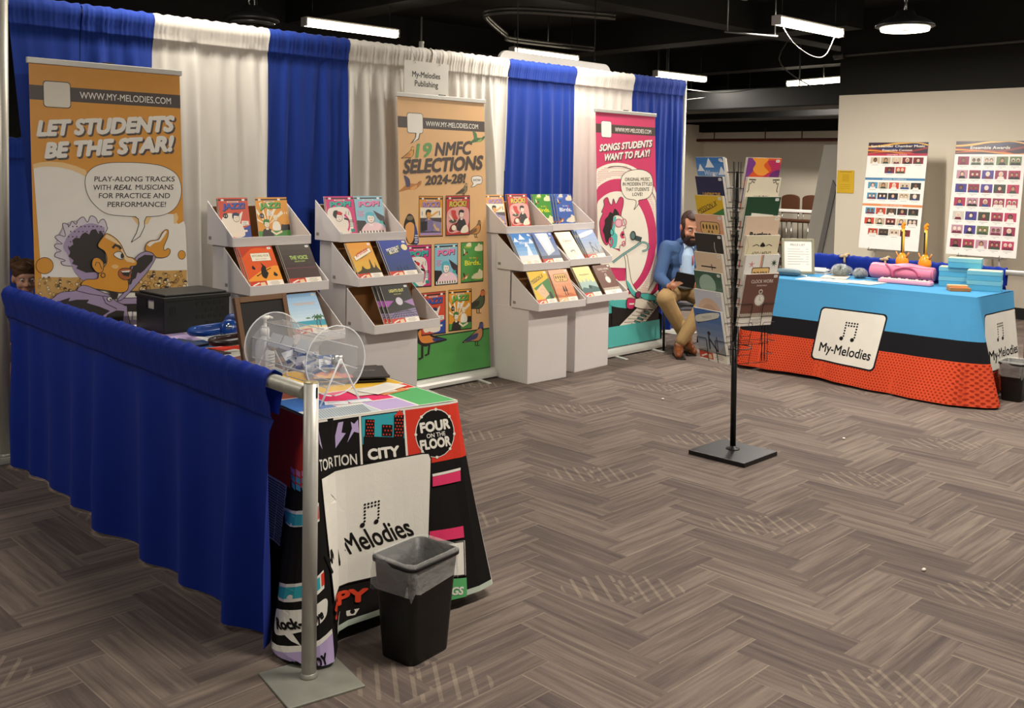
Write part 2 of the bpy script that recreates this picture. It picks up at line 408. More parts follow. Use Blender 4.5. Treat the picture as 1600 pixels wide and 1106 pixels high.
# ---------------------------------------------------------------- setting: carpet, walls, black ceiling
def carpet():
    m = bpy.data.materials.new('herringbone_carpet'); m.use_nodes = True; nt = m.node_tree; N = nt.nodes; L = nt.links; b = N['Principled BSDF']
    def M(op, a, c=None, d=None):
        n = N.new('ShaderNodeMath'); n.operation = op
        for i, v in enumerate((a, c, d)):
            if v is None: continue
            if isinstance(v, (int, float)): n.inputs[i].default_value = v
            else: L.new(v, n.inputs[i])
        return n.outputs[0]
    w = 0.1285
    tc = N.new('ShaderNodeTexCoord'); mp = N.new('ShaderNodeMapping'); mp.vector_type = 'POINT'
    a = -radians(2.6); ox, oy = 2.5435, 2.015
    mp.inputs['Rotation'].default_value = (0, 0, a)
    mp.inputs['Location'].default_value = (-(ox * cos(a) - oy * sin(a)), -(ox * sin(a) + oy * cos(a)), 0)
    L.new(tc.outputs['Object'], mp.inputs[0]); sp = N.new('ShaderNodeSeparateXYZ'); L.new(mp.outputs[0], sp.inputs[0])
    px = M('DIVIDE', sp.outputs[0], w); py = M('DIVIDE', sp.outputs[1], w)
    i = M('FLOOR', px); j = M('FLOOR', py); k = M('FLOORED_MODULO', M('SUBTRACT', i, j), 8.0)
    isv = M('GREATER_THAN', k, 3.5)
    def sel(h, v): return M('ADD', M('MULTIPLY', h, M('SUBTRACT', 1.0, isv)), M('MULTIPLY', v, isv))
    j0 = M('SUBTRACT', j, M('SUBTRACT', 7.0, k)); i0 = M('SUBTRACT', i, k)
    ida = sel(i0, i); idb = sel(j, j0)
    along = sel(M('SUBTRACT', px, i0), M('SUBTRACT', py, j0)); across = sel(M('FRACT', py), M('FRACT', px))
    cx = N.new('ShaderNodeCombineXYZ'); L.new(M('FLOORED_MODULO', ida, 8.0), cx.inputs[0]); L.new(M('FLOORED_MODULO', idb, 8.0), cx.inputs[1]); L.new(isv, cx.inputs[2])
    wn = N.new('ShaderNodeTexWhiteNoise'); wn.noise_dimensions = '3D'; L.new(cx.outputs[0], wn.inputs['Vector']); rnd = wn.outputs['Value']
    sv = N.new('ShaderNodeCombineXYZ'); L.new(M('ADD', M('MULTIPLY', along, 0.2), M('MULTIPLY', ida, 7.3)), sv.inputs[0]); L.new(M('ADD', M('MULTIPLY', across, 4.0), M('MULTIPLY', idb, 11.7)), sv.inputs[1])
    st = N.new('ShaderNodeTexNoise'); st.inputs['Scale'].default_value = 1.0; st.inputs['Detail'].default_value = 5; st.inputs['Roughness'].default_value = 0.65; L.new(sv.outputs[0], st.inputs['Vector'])
    fine = N.new('ShaderNodeTexNoise'); fine.inputs['Scale'].default_value = 260; L.new(tc.outputs['Object'], fine.inputs['Vector'])
    val = M('ADD', M('ADD', M('MULTIPLY', rnd, 0.24), M('MULTIPLY', st.outputs[0], 1.08)), M('MULTIPLY', fine.outputs[0], 0.18))
    cr = N.new('ShaderNodeValToRGB'); e = cr.color_ramp.elements
    e[0].position = 0.36; e[0].color = (*hexc('#40383a'), 1); e[1].position = 1.05; e[1].color = (*hexc('#84766b'), 1)
    e2 = cr.color_ramp.elements.new(0.7); e2.color = (*hexc('#635751'), 1); L.new(val, cr.inputs[0])
    # pale woven joints
    edge = M('LESS_THAN', across, 0.035)
    jn = N.new('ShaderNodeTexNoise'); jn.inputs['Scale'].default_value = 2.3; L.new(cx.outputs[0], jn.inputs['Vector'])
    joint = M('MULTIPLY', edge, M('MULTIPLY', M('GREATER_THAN', wn.outputs['Value'], 0.35), 0.26))
    # hatched motif woven once in every repeat
    mx_ = M('FLOORED_MODULO', px, 8.0); my_ = M('FLOORED_MODULO', py, 8.0)
    dx = M('SUBTRACT', mx_, 2.9); dy = M('SUBTRACT', my_, 3.5)
    aa = M('MULTIPLY', M('ADD', dx, dy), 0.7071); bb = M('MULTIPLY', M('SUBTRACT', dx, dy), 0.7071)
    rad = M('ADD', M('POWER', M('DIVIDE', aa, 1.1), 2.0), M('POWER', M('DIVIDE', bb, 2.2), 2.0))
    msk = M('LESS_THAN', M('ADD', rad, M('MULTIPLY', rnd, 0.5)), 1.0)
    bar = M('LESS_THAN', M('FRACT', M('ADD', M('MULTIPLY', M('ADD', bb, M('MULTIPLY', aa, 0.18)), 2.3), M('MULTIPLY', isv, 0.4))), 0.26)
    motif = M('MULTIPLY', M('MULTIPLY', msk, bar), M('MULTIPLY', st.outputs[0], 0.45))
    tot = M('MAXIMUM', joint, motif)
    mx = N.new('ShaderNodeMix'); mx.data_type = 'RGBA'; L.new(tot, mx.inputs[0]); L.new(cr.outputs[0], mx.inputs[6]); mx.inputs[7].default_value = (*hexc('#b3a48d'), 1)
    L.new(mx.outputs[2], b.inputs['Base Color']); b.inputs['Roughness'].default_value = 0.9; b.inputs['Specular IOR Level'].default_value = 0.25
    bp = N.new('ShaderNodeBump'); bp.inputs['Strength'].default_value = 0.35; bp.inputs['Distance'].default_value = 0.004; L.new(M('ADD', fine.outputs[0], M('MULTIPLY', st.outputs[0], 0.6)), bp.inputs['Height']); L.new(bp.outputs[0], b.inputs['Normal'])
    return m
struct(box('floor', carpet(), -6, 24, -6, 22, -0.1, 0.0))
M_WALL = mat('warm_white_paint', '#e6dcc9', 0.7, bump=0.05, bscale=120, var=0.02)
M_WALLK = mat('black_upper_paint', '#16150f', 0.75, var=0.15)
M_CEIL = mat('black_ceiling_paint', '#0f0f0f', 0.8, var=0.3, vscale=1.5)
struct(box('ceiling', M_CEIL, -6, 24, -6, 22, 3.75, 3.9))
def wall_right():
    r = bpy.data.objects.new('wall_right', MB().box(0, 0.2, -11, 0, 0, 2.66).mesh('wall_right', M_WALL)); link(r); struct(r)
    r.location = (12.0, 6.79, 0); r.rotation_euler.z = radians(1.2)
    MB().box(0.0, 0.2, -11, 0, 2.66, 3.75).obj('upper_wall', M_WALLK, r)
    MB().box(-0.02, 0.0, -11, 0, 0.0, 0.13).obj('wall_base', mat('black_rubber_base', '#171615', 0.5), r)
wall_right()
def wall_back():
    r = bpy.data.objects.new('wall_back', MB().box(0, 0.2, -9, 8, 0, 2.45).mesh('wall_back', M_WALL)); link(r); struct(r)
    r.location = (17, 11, 0); r.rotation_euler.z = RA
    MB().box(-0.15, 0.2, -9, 8, 2.45, 3.75).obj('soffit', M_CEIL, r)
    w2 = box('wall_rear', M_WALLK, -6, 17, 17.0, 17.2, 0, 3.75); struct(w2)
    p = box('trim_1', M_WALL, 16.0, 16.95, 12.62, 13.6, 0, 2.6); struct(p)
wall_back()
# fire pipe along the far wall
t = MB().tube([(16.7, 13.4, 2.29), (16.78, 9.0, 2.27)], 0.032, 10)
for y in (12.2, 11.0, 10.2): t.tube([(16.72, y, 2.29), (16.72, y, 2.5)], 0.012, 6)
tag(t.obj('sprinkler_pipe', mat('dark_red_paint', '#5a1d17', 0.5)), 'dark red sprinkler pipe running along the far beige wall', 'pipe')
# beams, ducts and conduits
def beam(name, x0, x1, y0, y1, z0, z1, m=M_CEIL):
    o = box(name, m, x0, x1, y0, y1, z0, z1); return struct(o)
def hang(x0, x1, ys, z, d, name, m, par, bev, label, cat):
    o = tag(d.obj(name, m, None, bev), label, cat)
    for y in ys:
        for x in (x0 + .05, x1 - .05): MB().box(x - .015, x + .015, y - .003, y + .003, z - .01, 3.75).obj('hanger_strap', M_GALV, o)
M_DUCT = mat('black_sprayed_duct', '#191918', 0.55, var=0.25, vscale=3)
for k, (a, b_, c_, d_, e_, f_) in enumerate([(3.0, 22, 7.2, 7.5, 3.4, 3.75), (3.0, 22, 11.6, 12.0, 3.3, 3.75), (10.7, 11.1, 6.0, 17, 3.35, 3.75), (6.6, 7.0, -4, 17, 3.45, 3.75), (14.2, 14.6, 6, 17, 3.35, 3.75)]):
    beam('trim_%d' % (k + 2), a, b_, c_, d_, e_, f_)
d = MB().box(13.6, 14.4, 7.6, 15, 2.66, 2.98); hang(13.6, 14.4, (8.4, 11, 14), 2.98, d, 'air_duct', M_DUCT, None, 0.02, 'long black air duct above the far opening', 'duct')
d = MB().box(15.4, 16.2, 7.0, 15, 2.62, 3.1); hang(15.4, 16.2, (8, 11, 14), 3.1, d, 'air_duct', M_DUCT, None, 0.02, 'wide black duct running behind the small far tube light', 'duct')
d = MB().box(8.6, 10.5, 11.0, 13.2, 3.0, 3.3); hang(8.6, 10.5, (11.4, 12.8), 3.3, d, 'air_duct', M_DUCT, None, 0.03, 'boxy black duct above the curtain right of the bent conduit', 'duct')
M_COND = mat('grey_conduit', '#5c5b58', 0.4, 0.6)
def sm(path, n=6):
    P = []; k = len(path)
    for i in range(k - 1):
        p0, p1, p2, p3 = [Vector(path[max(0, min(k - 1, q))]) for q in (i - 1, i, i + 1, i + 2)]
        for j in range(n):
            t = j / n; P.append(0.5 * (2 * p1 + (p2 - p0) * t + (2 * p0 - 5 * p1 + 4 * p2 - p3) * t * t + (3 * p1 - p0 - 3 * p2 + p3) * t ** 3))
    P.append(Vector(path[-1])); return P
cd = MB()
for dz in (0, 0.04): cd.tube(sm([(8.6, 7.7, 3.36 + dz), (7.5, 8.0, 3.33 + dz), (7.2, 8.27, 3.3 + dz), (7.45, 8.6, 3.3 + dz), (8.5, 9.45, 3.3 + dz), (8.93, 9.75, 3.3 + dz), (10.3, 9.6, 3.3 + dz)]), 0.022, 8)
cd.tube([(9.5, 9.7, 3.32), (9.5, 9.7, 3.74)], 0.008, 6)
tag(cd.obj('conduit', M_COND), 'pair of grey conduits bending in a hook above the curtain', 'pipe')
cd = MB().tube([(11.9, 6.72, 3.16), (11.97, 0.5, 3.2)], 0.022, 10)
cd.tube([(11.9, 6.82, 3.16), (11.9, 6.68, 3.16)], 0.045, 12)
tag(cd.obj('conduit', M_COND), 'straight grey pipe running along the black upper wall on the right', 'pipe')
hg = MB().tube([(8.35, 6.0, 3.03), (8.95, 5.78, 3.03)], 0.011, 6)
for p in ((8.38, 5.99), (8.92, 5.79)): hg.tube([(p[0], p[1], 3.03), (p[0], p[1], 3.75)], 0.007, 6)
tag(hg.obj('pipe_hanger', M_GALV), 'steel trapeze hanger dangling from the black ceiling, left of the nearest tube light', 'hanger')
lc = MB().tube(sm([(8.75, 5.6, 3.1), (8.9, 5.55, 2.93), (9.2, 5.52, 2.83), (9.5, 5.55, 2.87), (9.75, 5.6, 3.08)]), 0.0035, 6)
tag(lc.obj('looped_cord', mat('white_cord', '#a39c90', 0.5)), 'white cord sagging in a loop below the nearest tube light', 'cord')
cb = MB()
for pts in ([(9.2, 6.4, 3.7), (9.0, 6.2, 3.45), (8.4, 6.2, 3.5), (7.6, 6.6, 3.7)], [(11.5, 6.9, 3.7), (11.2, 7.2, 3.1), (11.7, 7.0, 2.75)], [(12.9, 10.6, 3.05), (13.2, 9.6, 2.9), (13.4, 9.0, 2.95)], [(12.4, 11.4, 2.9), (12.9, 10.6, 2.78), (13.3, 9.9, 2.84)]): cb.tube(sm(pts), 0.008, 6)
for a in ((13.2, 10.6), (13.3, 10.9)): cb.tube([(a[0], a[1], 2.5), (a[0], a[1], 3.75)], 0.012, 6)
tag(cb.obj('ceiling_cables', mat('grey_cable', '#4b4a47', 0.5)), 'loose black and grey cables drooping below the ceiling', 'cables', kind='stuff')
# white rounded panel that hangs beyond the curtain
P = W(4.56, -0.8, 0)
def panel():
    t = thing('suspended_whiteboard', 'white panel with rounded corners hanging beyond the blue and white curtain', 'panel', P, AL)
    w, z0, z1, r = 1.63, 1.6, 2.71, 0.1; pts = []
    for cx, cz, a in ((w - r, z0 + r, -pi / 2), (w - r, z1 - r, 0), (r, z1 - r, pi / 2), (r, z0 + r, pi)):
        pts += [(cx + r * cos(a + i * pi / 12), 0, cz + r * sin(a + i * pi / 12)) for i in range(7)]
    MB().prism(pts, (0, 0.04, 0)).obj('face', mat('white_laminate', '#e3e0da', 0.35), t, 0.006)
    for x in (0.25, w - 0.25): MB().tube([(x, 0.02, z1 - 0.02), (x, 0.02, 3.75)], 0.005, 6).obj('suspension_cable', M_BLACKM, t)
panel()

# ---------------------------------------------------------------- pipe and drape
M_BLUE = mat('royal_blue_drape', '#1f3b92', 0.8, bump=0.12, bscale=500, var=0.05, sheen=0.08, transl=0.16, spec=0.2)
M_BLUED = mat('royal_blue_rail_drape', '#142f92', 0.85, bump=0.12, bscale=500, var=0.05, sheen=0.04, transl=0.08, spec=0.2)
M_WHITE = mat('white_drape', '#e9e4da', 0.75, bump=0.12, bscale=500, var=0.03, sheen=0.15, transl=0.2, spec=0.2)
M_ALU = mat('brushed_aluminium', '#c6c4bd', 0.36, 0.35, var=0.08, vscale=20)
M_POST = mat('worn_aluminium_post', '#bdbab2', 0.4, 0.3, var=0.12, vscale=18)
M_STEELP = mat('zinc_base_plate', '#9b9b90', 0.45, 0.35, var=0.2, vscale=9)
def folds(seed, n):
    r = random.Random(seed); return [(r.uniform(0.75, 1.3) * n, r.uniform(0, 6.28), r.uniform(0.35, 1.0)) for _ in range(4)]
def drape(name, pt, length, z0, z1, m, label, cat, seed, amp=0.028, wl=0.13, pole_r=0.026, ruff=0.06, group=None, slant=None, side=1):
    """cloth gathered on a pole; pt(s, off, z) -> point; front of the pole pocket faces +off"""
    rg = random.Random(seed * 7 + 1); nu = max(10, int(length / 0.009)); H = z1 - z0; rid = []; q = -0.1
    while q < length + 0.1:
        rid.append((q, wl * rg.uniform(0.18, 0.38), rg.uniform(0.45, 1.25), rg.uniform(-0.05, 0.05))); q += wl * rg.uniform(0.55, 1.35)
    def wav(s, k=1.0, d=0.0): return sum(a * math.exp(-((s * k - c - e * d) / w) ** 2) for c, w, a, e in rid) * 1.5 - 0.75
    def fine(s): return sin(s * 140 + seed) * 0.5 + sin(s * 83 + 2.1 * seed) * 0.5
    R_ = pole_r + 0.004
    head_ = [(-0.11, -0.012), (-0.06, -R_ * 0.7), (-0.02, -R_), (R_ * 0.7, -R_ * 0.75), (R_ + 0.006, 0.0), (R_ * 0.75, R_ * 0.75), (-0.005, R_ + 0.003), (-0.04, R_ * 0.9), (-0.075, R_ * 0.5), (-0.11, 0.012), (-0.122, 0.010), (-0.125, 0.004)]
    nh = len(head_); zs = [z1 + a for a, _ in head_] + [z1 - 0.14 - (H - 0.14) * (i / 26) ** 1.1 for i in range(1, 27)]
    offs = [b for _, b in head_]
    vs = []; ns = len(zs)
    for r, z in enumerate(zs):
        d = max(0, z1 - z); g = min(1, max(0, (d - 0.1) / 0.55)); gg = 0.3 + 0.7 * g; hd = r < nh
        for i in range(nu + 1):
            u = i / nu; s = u * length
            o = (offs[r] if hd else 0.004) + (amp * gg * wav(s, 1.0, d) if not hd else (max(0, amp * gg * wav(s, 1.0, d)) * 0.3 if 3 < r < 10 else 0)) + (ruff * 0.13 * abs(fine(s + 0.05 * z)) if hd and r > 3 else ruff * 0.05 * fine(s) * max(0, 1 - d / 0.35))
            zz = z + (0.005 * fine(s * 0.7 + 1) if r in (3, 4, 5) else 0) + (0.010 * wav(s) if r == ns - 1 else 0)
            s2 = s
            if slant: s2 = slant(s, d / H)
            vs.append(pt(s2, o * side, zz))
    mb = MB(); k = nu + 1
    mb.add(vs, [(j * k + i, j * k + i + 1, (j + 1) * k + i + 1, (j + 1) * k + i) for j in range(ns - 1) for i in range(nu)], True)
    o = mb.obj(name, m); return tag(o, label, cat, group)
ZT = 2.47
def zt(s): return ZT + 0.006 * max(0, s - 2)
def W2(s0): return lambda s, o, z: W(s0 + s, o - DB, z + 0.006 * max(0, s0 + s - 2))
DB = 0.05   # the pipe line stands a little behind the measured front of the cloth
PAN = [(0.036, 0.425, 'b', 'blue curtain at the far left end, pulled flat beside the steel post', 0.008),
       (0.43, 0.858, 'b', 'gathered blue curtain behind the top of the orange banner', 0.03),
       (0.862, 1.644, 'w', 'white curtain right beside the orange banner, first white one from the left', 0.046),
       (1.648, 2.29, 'b', 'blue curtain hanging behind the pink and blue comic books', 0.026),
       (2.294, 3.042, 'w', 'white curtain behind the hanging name sign and the tan banner', 0.042),
       (3.05, 3.889, 'w', 'white curtain just right of the tan banner', 0.038),
       (3.893, 4.735, 'b', 'blue curtain between the two white ones, behind the bird books', 0.022),
       (4.739, 5.564, 'w', 'white curtain behind the left half of the pink banner', 0.022),
       (5.568, 6.40, 'b', 'blue curtain at the right end, behind the seated man', 0.022)]
for i, (a, b_, c_, lab, amp) in enumerate(PAN):
    sl = (lambda s, d: s + 0.25 * d * max(0, 1 - s / 0.42)) if i == 0 else None
    drape('curtain', W2(a), b_ - a, 0.03, ZT, M_BLUE if c_ == 'b' else M_WHITE, lab, 'curtain', i + 1, amp, 0.16 if i == 0 else 0.12, ruff=0.02 if i == 0 else 0.06, slant=sl)
def upright(name, label, loc, hgt, m, plate=0.25, rz=0.0, r=0.0235, slots=True, tilt=None, dy=0.0, dx=0.0):
    t = thing(name, label, 'post', loc, rz, None, tilt)
    MB().tube([(0, 0, 0.006), (0, 0, hgt)], r, 20).obj('pole', m, t)
    MB().box(dx - plate / 2, dx + plate / 2, dy - plate / 2, dy + plate / 2, 0.0, 0.007).obj('base_plate', M_STEELP, t, 0.002)
    MB().lathe([(r + 0.006, 0.007), (r + 0.006, 0.012), (r + 0.002, 0.02), (r, 0.022)], 20).obj('weld_collar', M_STEELP, t)
    if slots:
        s = MB()
        for a in (0.4, 0.4 + pi / 2, 0.4 - pi / 2):
            mt = Matrix.Rotation(a, 4, 'Z'); s.box(r - 0.001, r + 0.0012, -0.003, 0.003, hgt - 0.045, hgt - 0.012, mt)
        s.obj('slot', mat('dark_slot', '#191817', 0.7), t)
    MB().lathe([(r, hgt), (r * 0.9, hgt + 0.003), (0, hgt + 0.003)], 20).obj('cap', mat('cap_yellow_zinc', '#b3a77c', 0.4, 0.5), t)
    return t
M_WPOST = mat('pale_worn_post', '#bfbbb0', 0.45, 0.35, var=0.12)
upright('upright_post', 'tall pale post at the left edge where the blue rail starts', (1.606, 5.79, 0), 2.62, M_WPOST, 0.3, 0.06, 0.026)
upright('upright_post', 'tall thin post whose top shows above the white curtain behind the name sign', W(3.046, -0.135), 2.57, M_WPOST, 0.3, AL, 0.02)
upright('upright_post', 'tall post at the right end of the blue curtain behind the seated man', W(6.43, -DB), 2.53, M_WPOST, 0.3, AL, 0.02)
def crossbar(s0, s1, label):
    o = MB().tube([W(s0, -DB, zt(s0)), W(s1, -DB, zt(s1))], 0.019, 14).obj('crossbar', M_POST); return tag(o, label, 'pole')
crossbar(0.035, 3.03, 'pole carrying the left curtains, hidden in their pockets')
crossbar(3.07, 6.39, 'pole carrying the right curtains, hidden in their pockets')
# near side rail
XR = 1.617
def rail_pt(s, o, z): return Vector((1.609 - o + 0.0046 * s, 5.74 - s, z))
drape('rail_curtain', rail_pt, 2.845, 0.014, 0.905, M_BLUED, 'low blue curtain hung on the rail from the left post to the front post', 'curtain', 23, 0.06, 0.34, 0.027, 0.02)
tag(MB().tube([(1.608, 5.76, 0.905), (1.622, 2.705, 0.905)], 0.0245, 20).obj('rail_pipe', mat('grimy_aluminium_pipe', '#b3b1a6', 0.38, 0.35, var=0.35, vscale=22)), 'aluminium rail pipe sticking out of the low blue curtain by the front post', 'pole')
upright('upright_post', 'short steel post standing in front of the comic print tablecloth on a square plate', (1.622, 2.676, 0), 0.94, M_POST, 0.25, radians(-8), 0.0235, dy=-0.02, dx=0.0)
# name sign pinned on the curtain
def sign():
    t = thing('hanging_name_sign', 'white card sign with the publisher name hung on the white curtain above the tan banner', 'sign', W(2.70, 0.085, 0), AL)
    A = Art(); p = Pen(A, lambda x, y: (x, y))
    p.text('My-Melodies', 0.207, 2.275, 0.043, '#2b2826', w=0.27, bold=0.02); p.text('Publishing', 0.21, 2.21, 0.043, '#2b2826', w=0.225, bold=0.02); p.text('317', 0.385, 2.105, 0.035, '#2b2826', w=0.06, bold=0.01)
    vs, fs = slab(0.425, 0.30, 0.004, 0, 2.09); A.build('card', M_BOARD, t, base=(vs, fs, '#e4e0d5'))
    for x in (0.1, 0.34):
        MB().tube(sm([(x, 0.0, 2.375), (x - 0.004, -0.006, 2.385), (x, 0.0, 2.40), (x + 0.004, 0.03, 2.44), (x + 0.004, 0.06, 2.505)]), 0.0015, 5).obj('hook', M_GALV, t)
sign()

# ---------------------------------------------------------------- roll-up banners
M_CASS = mat('silver_cassette', '#cfcec6', 0.35, 0.25, var=0.05)
def banner(name, label, s0, W_, off_b, off_t, ztop, art, base, zb=0.085):
    c = W(s0 + W_ / 2, off_b, 0); t = thing(name, label, 'banner', c, AL)
    lean = math.atan2(off_b - off_t, ztop - zb); L = math.hypot(off_b - off_t, ztop - zb)
    pn = bpy.data.objects.new('graphic_panel', None)
    def mp(u, v, d):   # v measured as height above the floor
        q = (v - zb) / (ztop - zb) * L; bow = 0.006 * sin(pi * q / L)
        return (u - W_ / 2, q * sin(lean) - d * cos(lean) + bow, zb + q * cos(lean) - d * sin(lean))
    vs = []; fs = []; nv = 24
    for j in range(nv + 1):
        v = zb + (ztop - zb) * j / nv
        for (u, d) in ((0, 0), (W_, 0), (W_, -0.0012), (0, -0.0012)): vs.append(mp(u, v, d))
    for j in range(nv):
        a = j * 4; fs += [(a, a + 1, a + 5, a + 4), (a + 1, a + 2, a + 6, a + 5), (a + 2, a + 3, a + 7, a + 6), (a + 3, a, a + 4, a + 7)]
    art.build('graphic_panel', M_VINYL, t, mp, cell=0.09, base=(vs, fs, base))
    top = Vector(mp(W_ / 2, ztop, 0))
    MB().box(-W_ / 2 - 0.012, W_ / 2 + 0.012, top.y - 0.011, top.y + 0.009, ztop - 0.016, ztop + 0.016).obj('top_rail', M_ALU, t, 0.004)
    MB().box(-0.03, 0.03, top.y - 0.005, top.y + 0.015, ztop + 0.012, ztop + 0.024).obj('hook_clip', M_BLACKM, t, 0.003)
    pr = [(-W_ / 2 - 0.02, 0.055 * cos(a) if abs(cos(a)) < 0.97 else 0.055 * cos(a), 0.02 + 0.062 * sin(a) * 0.9) for a in [pi * i / 10 for i in range(11)]]
    pr = [(p[0], p[1], p[2]) for p in pr] + [(-W_ / 2 - 0.02, -0.055, 0.012), (-W_ / 2 - 0.02, 0.055, 0.012)]
    MB().prism(pr, (W_ + 0.04, 0, 0)).obj('base_cassette', M_CASS, t, 0.003)
    for sx in (-1, 1):
        MB().prism([(p[0] if sx < 0 else -p[0], p[1] * 1.03, p[2] * 1.03) for p in pr], (sx * 0.012, 0, 0)).obj('end_cap', M_BLACKM if sx < 0 else M_CASS, t)
        x = sx * W_ * 0.31
        MB().prism([(x - 0.018, -0.16, 0.004), (x - 0.018, -0.17, 0.0), (x - 0.018, 0.12, 0.0), (x - 0.018, 0.12, 0.012), (x - 0.018, -0.05, 0.014)], (0.036, 0, 0)).obj('foot', M_CASS, t, 0.002)
    MB().tube([(0.0, 0.02, 0.07), (0.0, top.y + 0.012, ztop)], 0.008, 8).obj('support_pole', M_ALU, t)
    return t
DK = '#4a3d37'; WARMW = '#efeadf'
def head_bar(p, u1, url_x, y0, y1, slope):  # dark strip with the web address (drawn in panel metres)
    p.poly([(0, y0), (u1, y0), (u1, y1), (0, y1)], DK)
    p.text('WWW.MY-MELODIES.COM', url_x, (y0 + y1) / 2 - 0.017, 0.036, WARMW, w=0.53, bold=0.005)
def banner_orange():
    A = Art(0.0003); W_ = 0.838; p = Pen(A, lambda x, y: (x, y)); H = hom([(45, 100), (281, 120), (60, 470), (293, 471)], [(0, 2.11), (W_, 2.11), (0, 0.865), (W_, 0.79)])
    def Z(k, ox, oy): return Pen(A, lambda x, y: H(ox + x / k, oy + y / k))
    q = Z(2.404, 0, 60); g = Z(6.146, 40, 340); e = Z(5.53, 40, 150)
    OR = '#e09a2e'; LOR = '#f0c98a'; SK = '#e39b2c'; LV = '#ab98b8'; BK = '#2f2723'; WH = '#f2ede2'
    # white cloud field under the orange head
    e.poly([(80, 610), (130, 600), (200, 594), (300, 600), (400, 622), (480, 655), (560, 700), (640, 830), (800, 980), (1290, 1000), (1300, 1060), (1330, 1085), (1378, 1060), (1392, 1106), (1420, 1760), (190, 1900)], WH)
    e.poly([(75, 575), (130, 560), (220, 552), (330, 560), (440, 588), (530, 625), (560, 700), (480, 655), (400, 622), (300, 600), (200, 594), (130, 600), (78, 612)], LOR)
    e.poly([(1290, 1000), (1315, 990), (1330, 1030), (1310, 1085), (1292, 1080)], LOR)
    e.poly([(930, 1025), (1100, 1020), (1070, 1085), (980, 1090)], LOR)
    p.rect(0, 0.09, W_, 0.76, WH)
    p.rect(0, 1.932, W_, 2.008, DK)
    p.text('WWW.MY-MELODIES.COM', 0.52, 1.952, 0.038, WARMW, w=0.52, bold=0.01)
    eu = Pen(A, lambda X_, Y_: H(40 + X_ / 5.53, 150 - Y_ / 5.53))
    eu.shtext('LET STUDENTS', 690, -309, 128, WARMW, DK, 13, -13, w=1150, bold=0.062, shear=0.16, rise=20)
    eu.shtext('BE THE STAR!', 722, -488, 128, WARMW, DK, 13, -13, w=1070, bold=0.062, shear=0.16, rise=30)
    # speech bubble
    e.outl([(525, 720), (545, 650), (610, 595), (720, 565), (880, 560), (1050, 568), (1200, 595), (1310, 660), (1352, 760), (1345, 870), (1290, 960), (1190, 1010), (1040, 1022), (840, 1015), (700, 990), (590, 900), (540, 810)], WH, 5, BK)
    e.poly([(960, 1015), (1055, 1015), (1040, 1060), (1040, 1100), (1000, 1185), (925, 1240), (970, 1160), (990, 1080), (980, 1035)], WH)
    e.line([(955, 1020), (985, 1040), (992, 1085), (970, 1160), (925, 1240)], 6, BK); e.line([(1055, 1022), (1038, 1060), (1040, 1105), (1000, 1190), (925, 1240)], 6, BK)
    for s, x, y, w, h, r in (('PLAY-ALONG TRACKS', 950, 722, 690, 45, 0), ('WITH', 670, 794, 150, 45, 0), ('MUSICIANS', 1122, 792, 325, 45, 0), ('FOR PRACTICE AND', 950, 864, 610, 45, 0), ('PERFORMANCE!', 970, 938, 500, 45, 0)):
        e2 = Pen(A, lambda X_, Y_: H(40 + X_ / 5.53, 150 - Y_ / 5.53)); e2.text(s, x, -y, h, BK, w=w, bold=0.012, shear=0.05)
    Pen(A, lambda X_, Y_: H(40 + X_ / 5.53, 150 - Y_ / 5.53)).text('REAL', 848, -793, 45, BK, w=155, bold=0.02, shear=0.35)
    # spectators
    def crowd(x0, x1, y0, y1, n):
        r = random.Random(3); g.poly([(x0, y0 + 8), (x0 + (x1 - x0) * .3, y0 - 8), (x0 + (x1 - x0) * .7, y0 - 4), (x1, y0 - 10), (x1, y1), (x0, y1)], '#cfa25a')
        for i in range(n):
            y = y0 + (y1 - y0) * (i / n); x = r.uniform(x0 + 8, x1 - 8); s = 13 + 10 * (i / n); c = r.choice(['#ecc47c', '#dfa648', '#f3dcae', '#d99c3e', '#b98a48', '#efcf94'])
            g.ell(x, y, s, s * 1.1, BK, 7); g.ell(x, y + 1, s * .82, s * .9, c, 7)
            if i % 4 == 0: g.poly([(x - s, y - s * .2), (x - s * .7, y - s), (x + s * .7, y - s), (x + s, y - s * .2)], BK)
            if i % 4 == 1: g.rect(x - s * .5, y + s * .2, x + s * .5, y + s * .42, BK)
    crowd(130, 600, 545, 1000, 120); crowd(960, 1562, 480, 668, 70); g.rect(960, 664, 1565, 676, BK)
    p.rect(0.0, 0.09, W_, 0.33, BK)
    # piano
    g.poly([(900, 735), (1570, 715), (1580, 1300), (900, 1300)], LV); g.poly([(940, 790), (1580, 785), (1580, 880), (960, 860)], BK)
    for i in range(9): g.poly([(985 + i * 64, 858), (1035 + i * 64, 858), (1030 + i * 64, 938), (980 + i * 64, 935)], WH)
    for i in range(8): g.poly([(1040 + i * 64, 800), (1075 + i * 64, 798), (1020 + i * 64, 860), (985 + i * 64, 860)], BK)
    g.line([(900, 735), (1570, 712)], 6, BK); g.line([(940, 790), (1580, 780)], 6, BK); g.poly([(985, 950), (1580, 940), (1580, 1020), (985, 1020)], LV); g.rect(985, 1020, 1580, 1300, BK)
    # raised arm and hand
    g.outl([(900, 740), (1000, 620), (1030, 420), (1100, 320), (1190, 290), (1250, 320), (1250, 370), (1190, 470), (1100, 580), (1000, 690), (930, 750)], LV, 6, BK)
    g.poly([(1010, 610), (1035, 450), (1090, 360), (1150, 325), (1235, 330), (1228, 380), (1150, 470), (1110, 500), (1085, 490), (1068, 545), (1040, 560), (1025, 600)], BK)
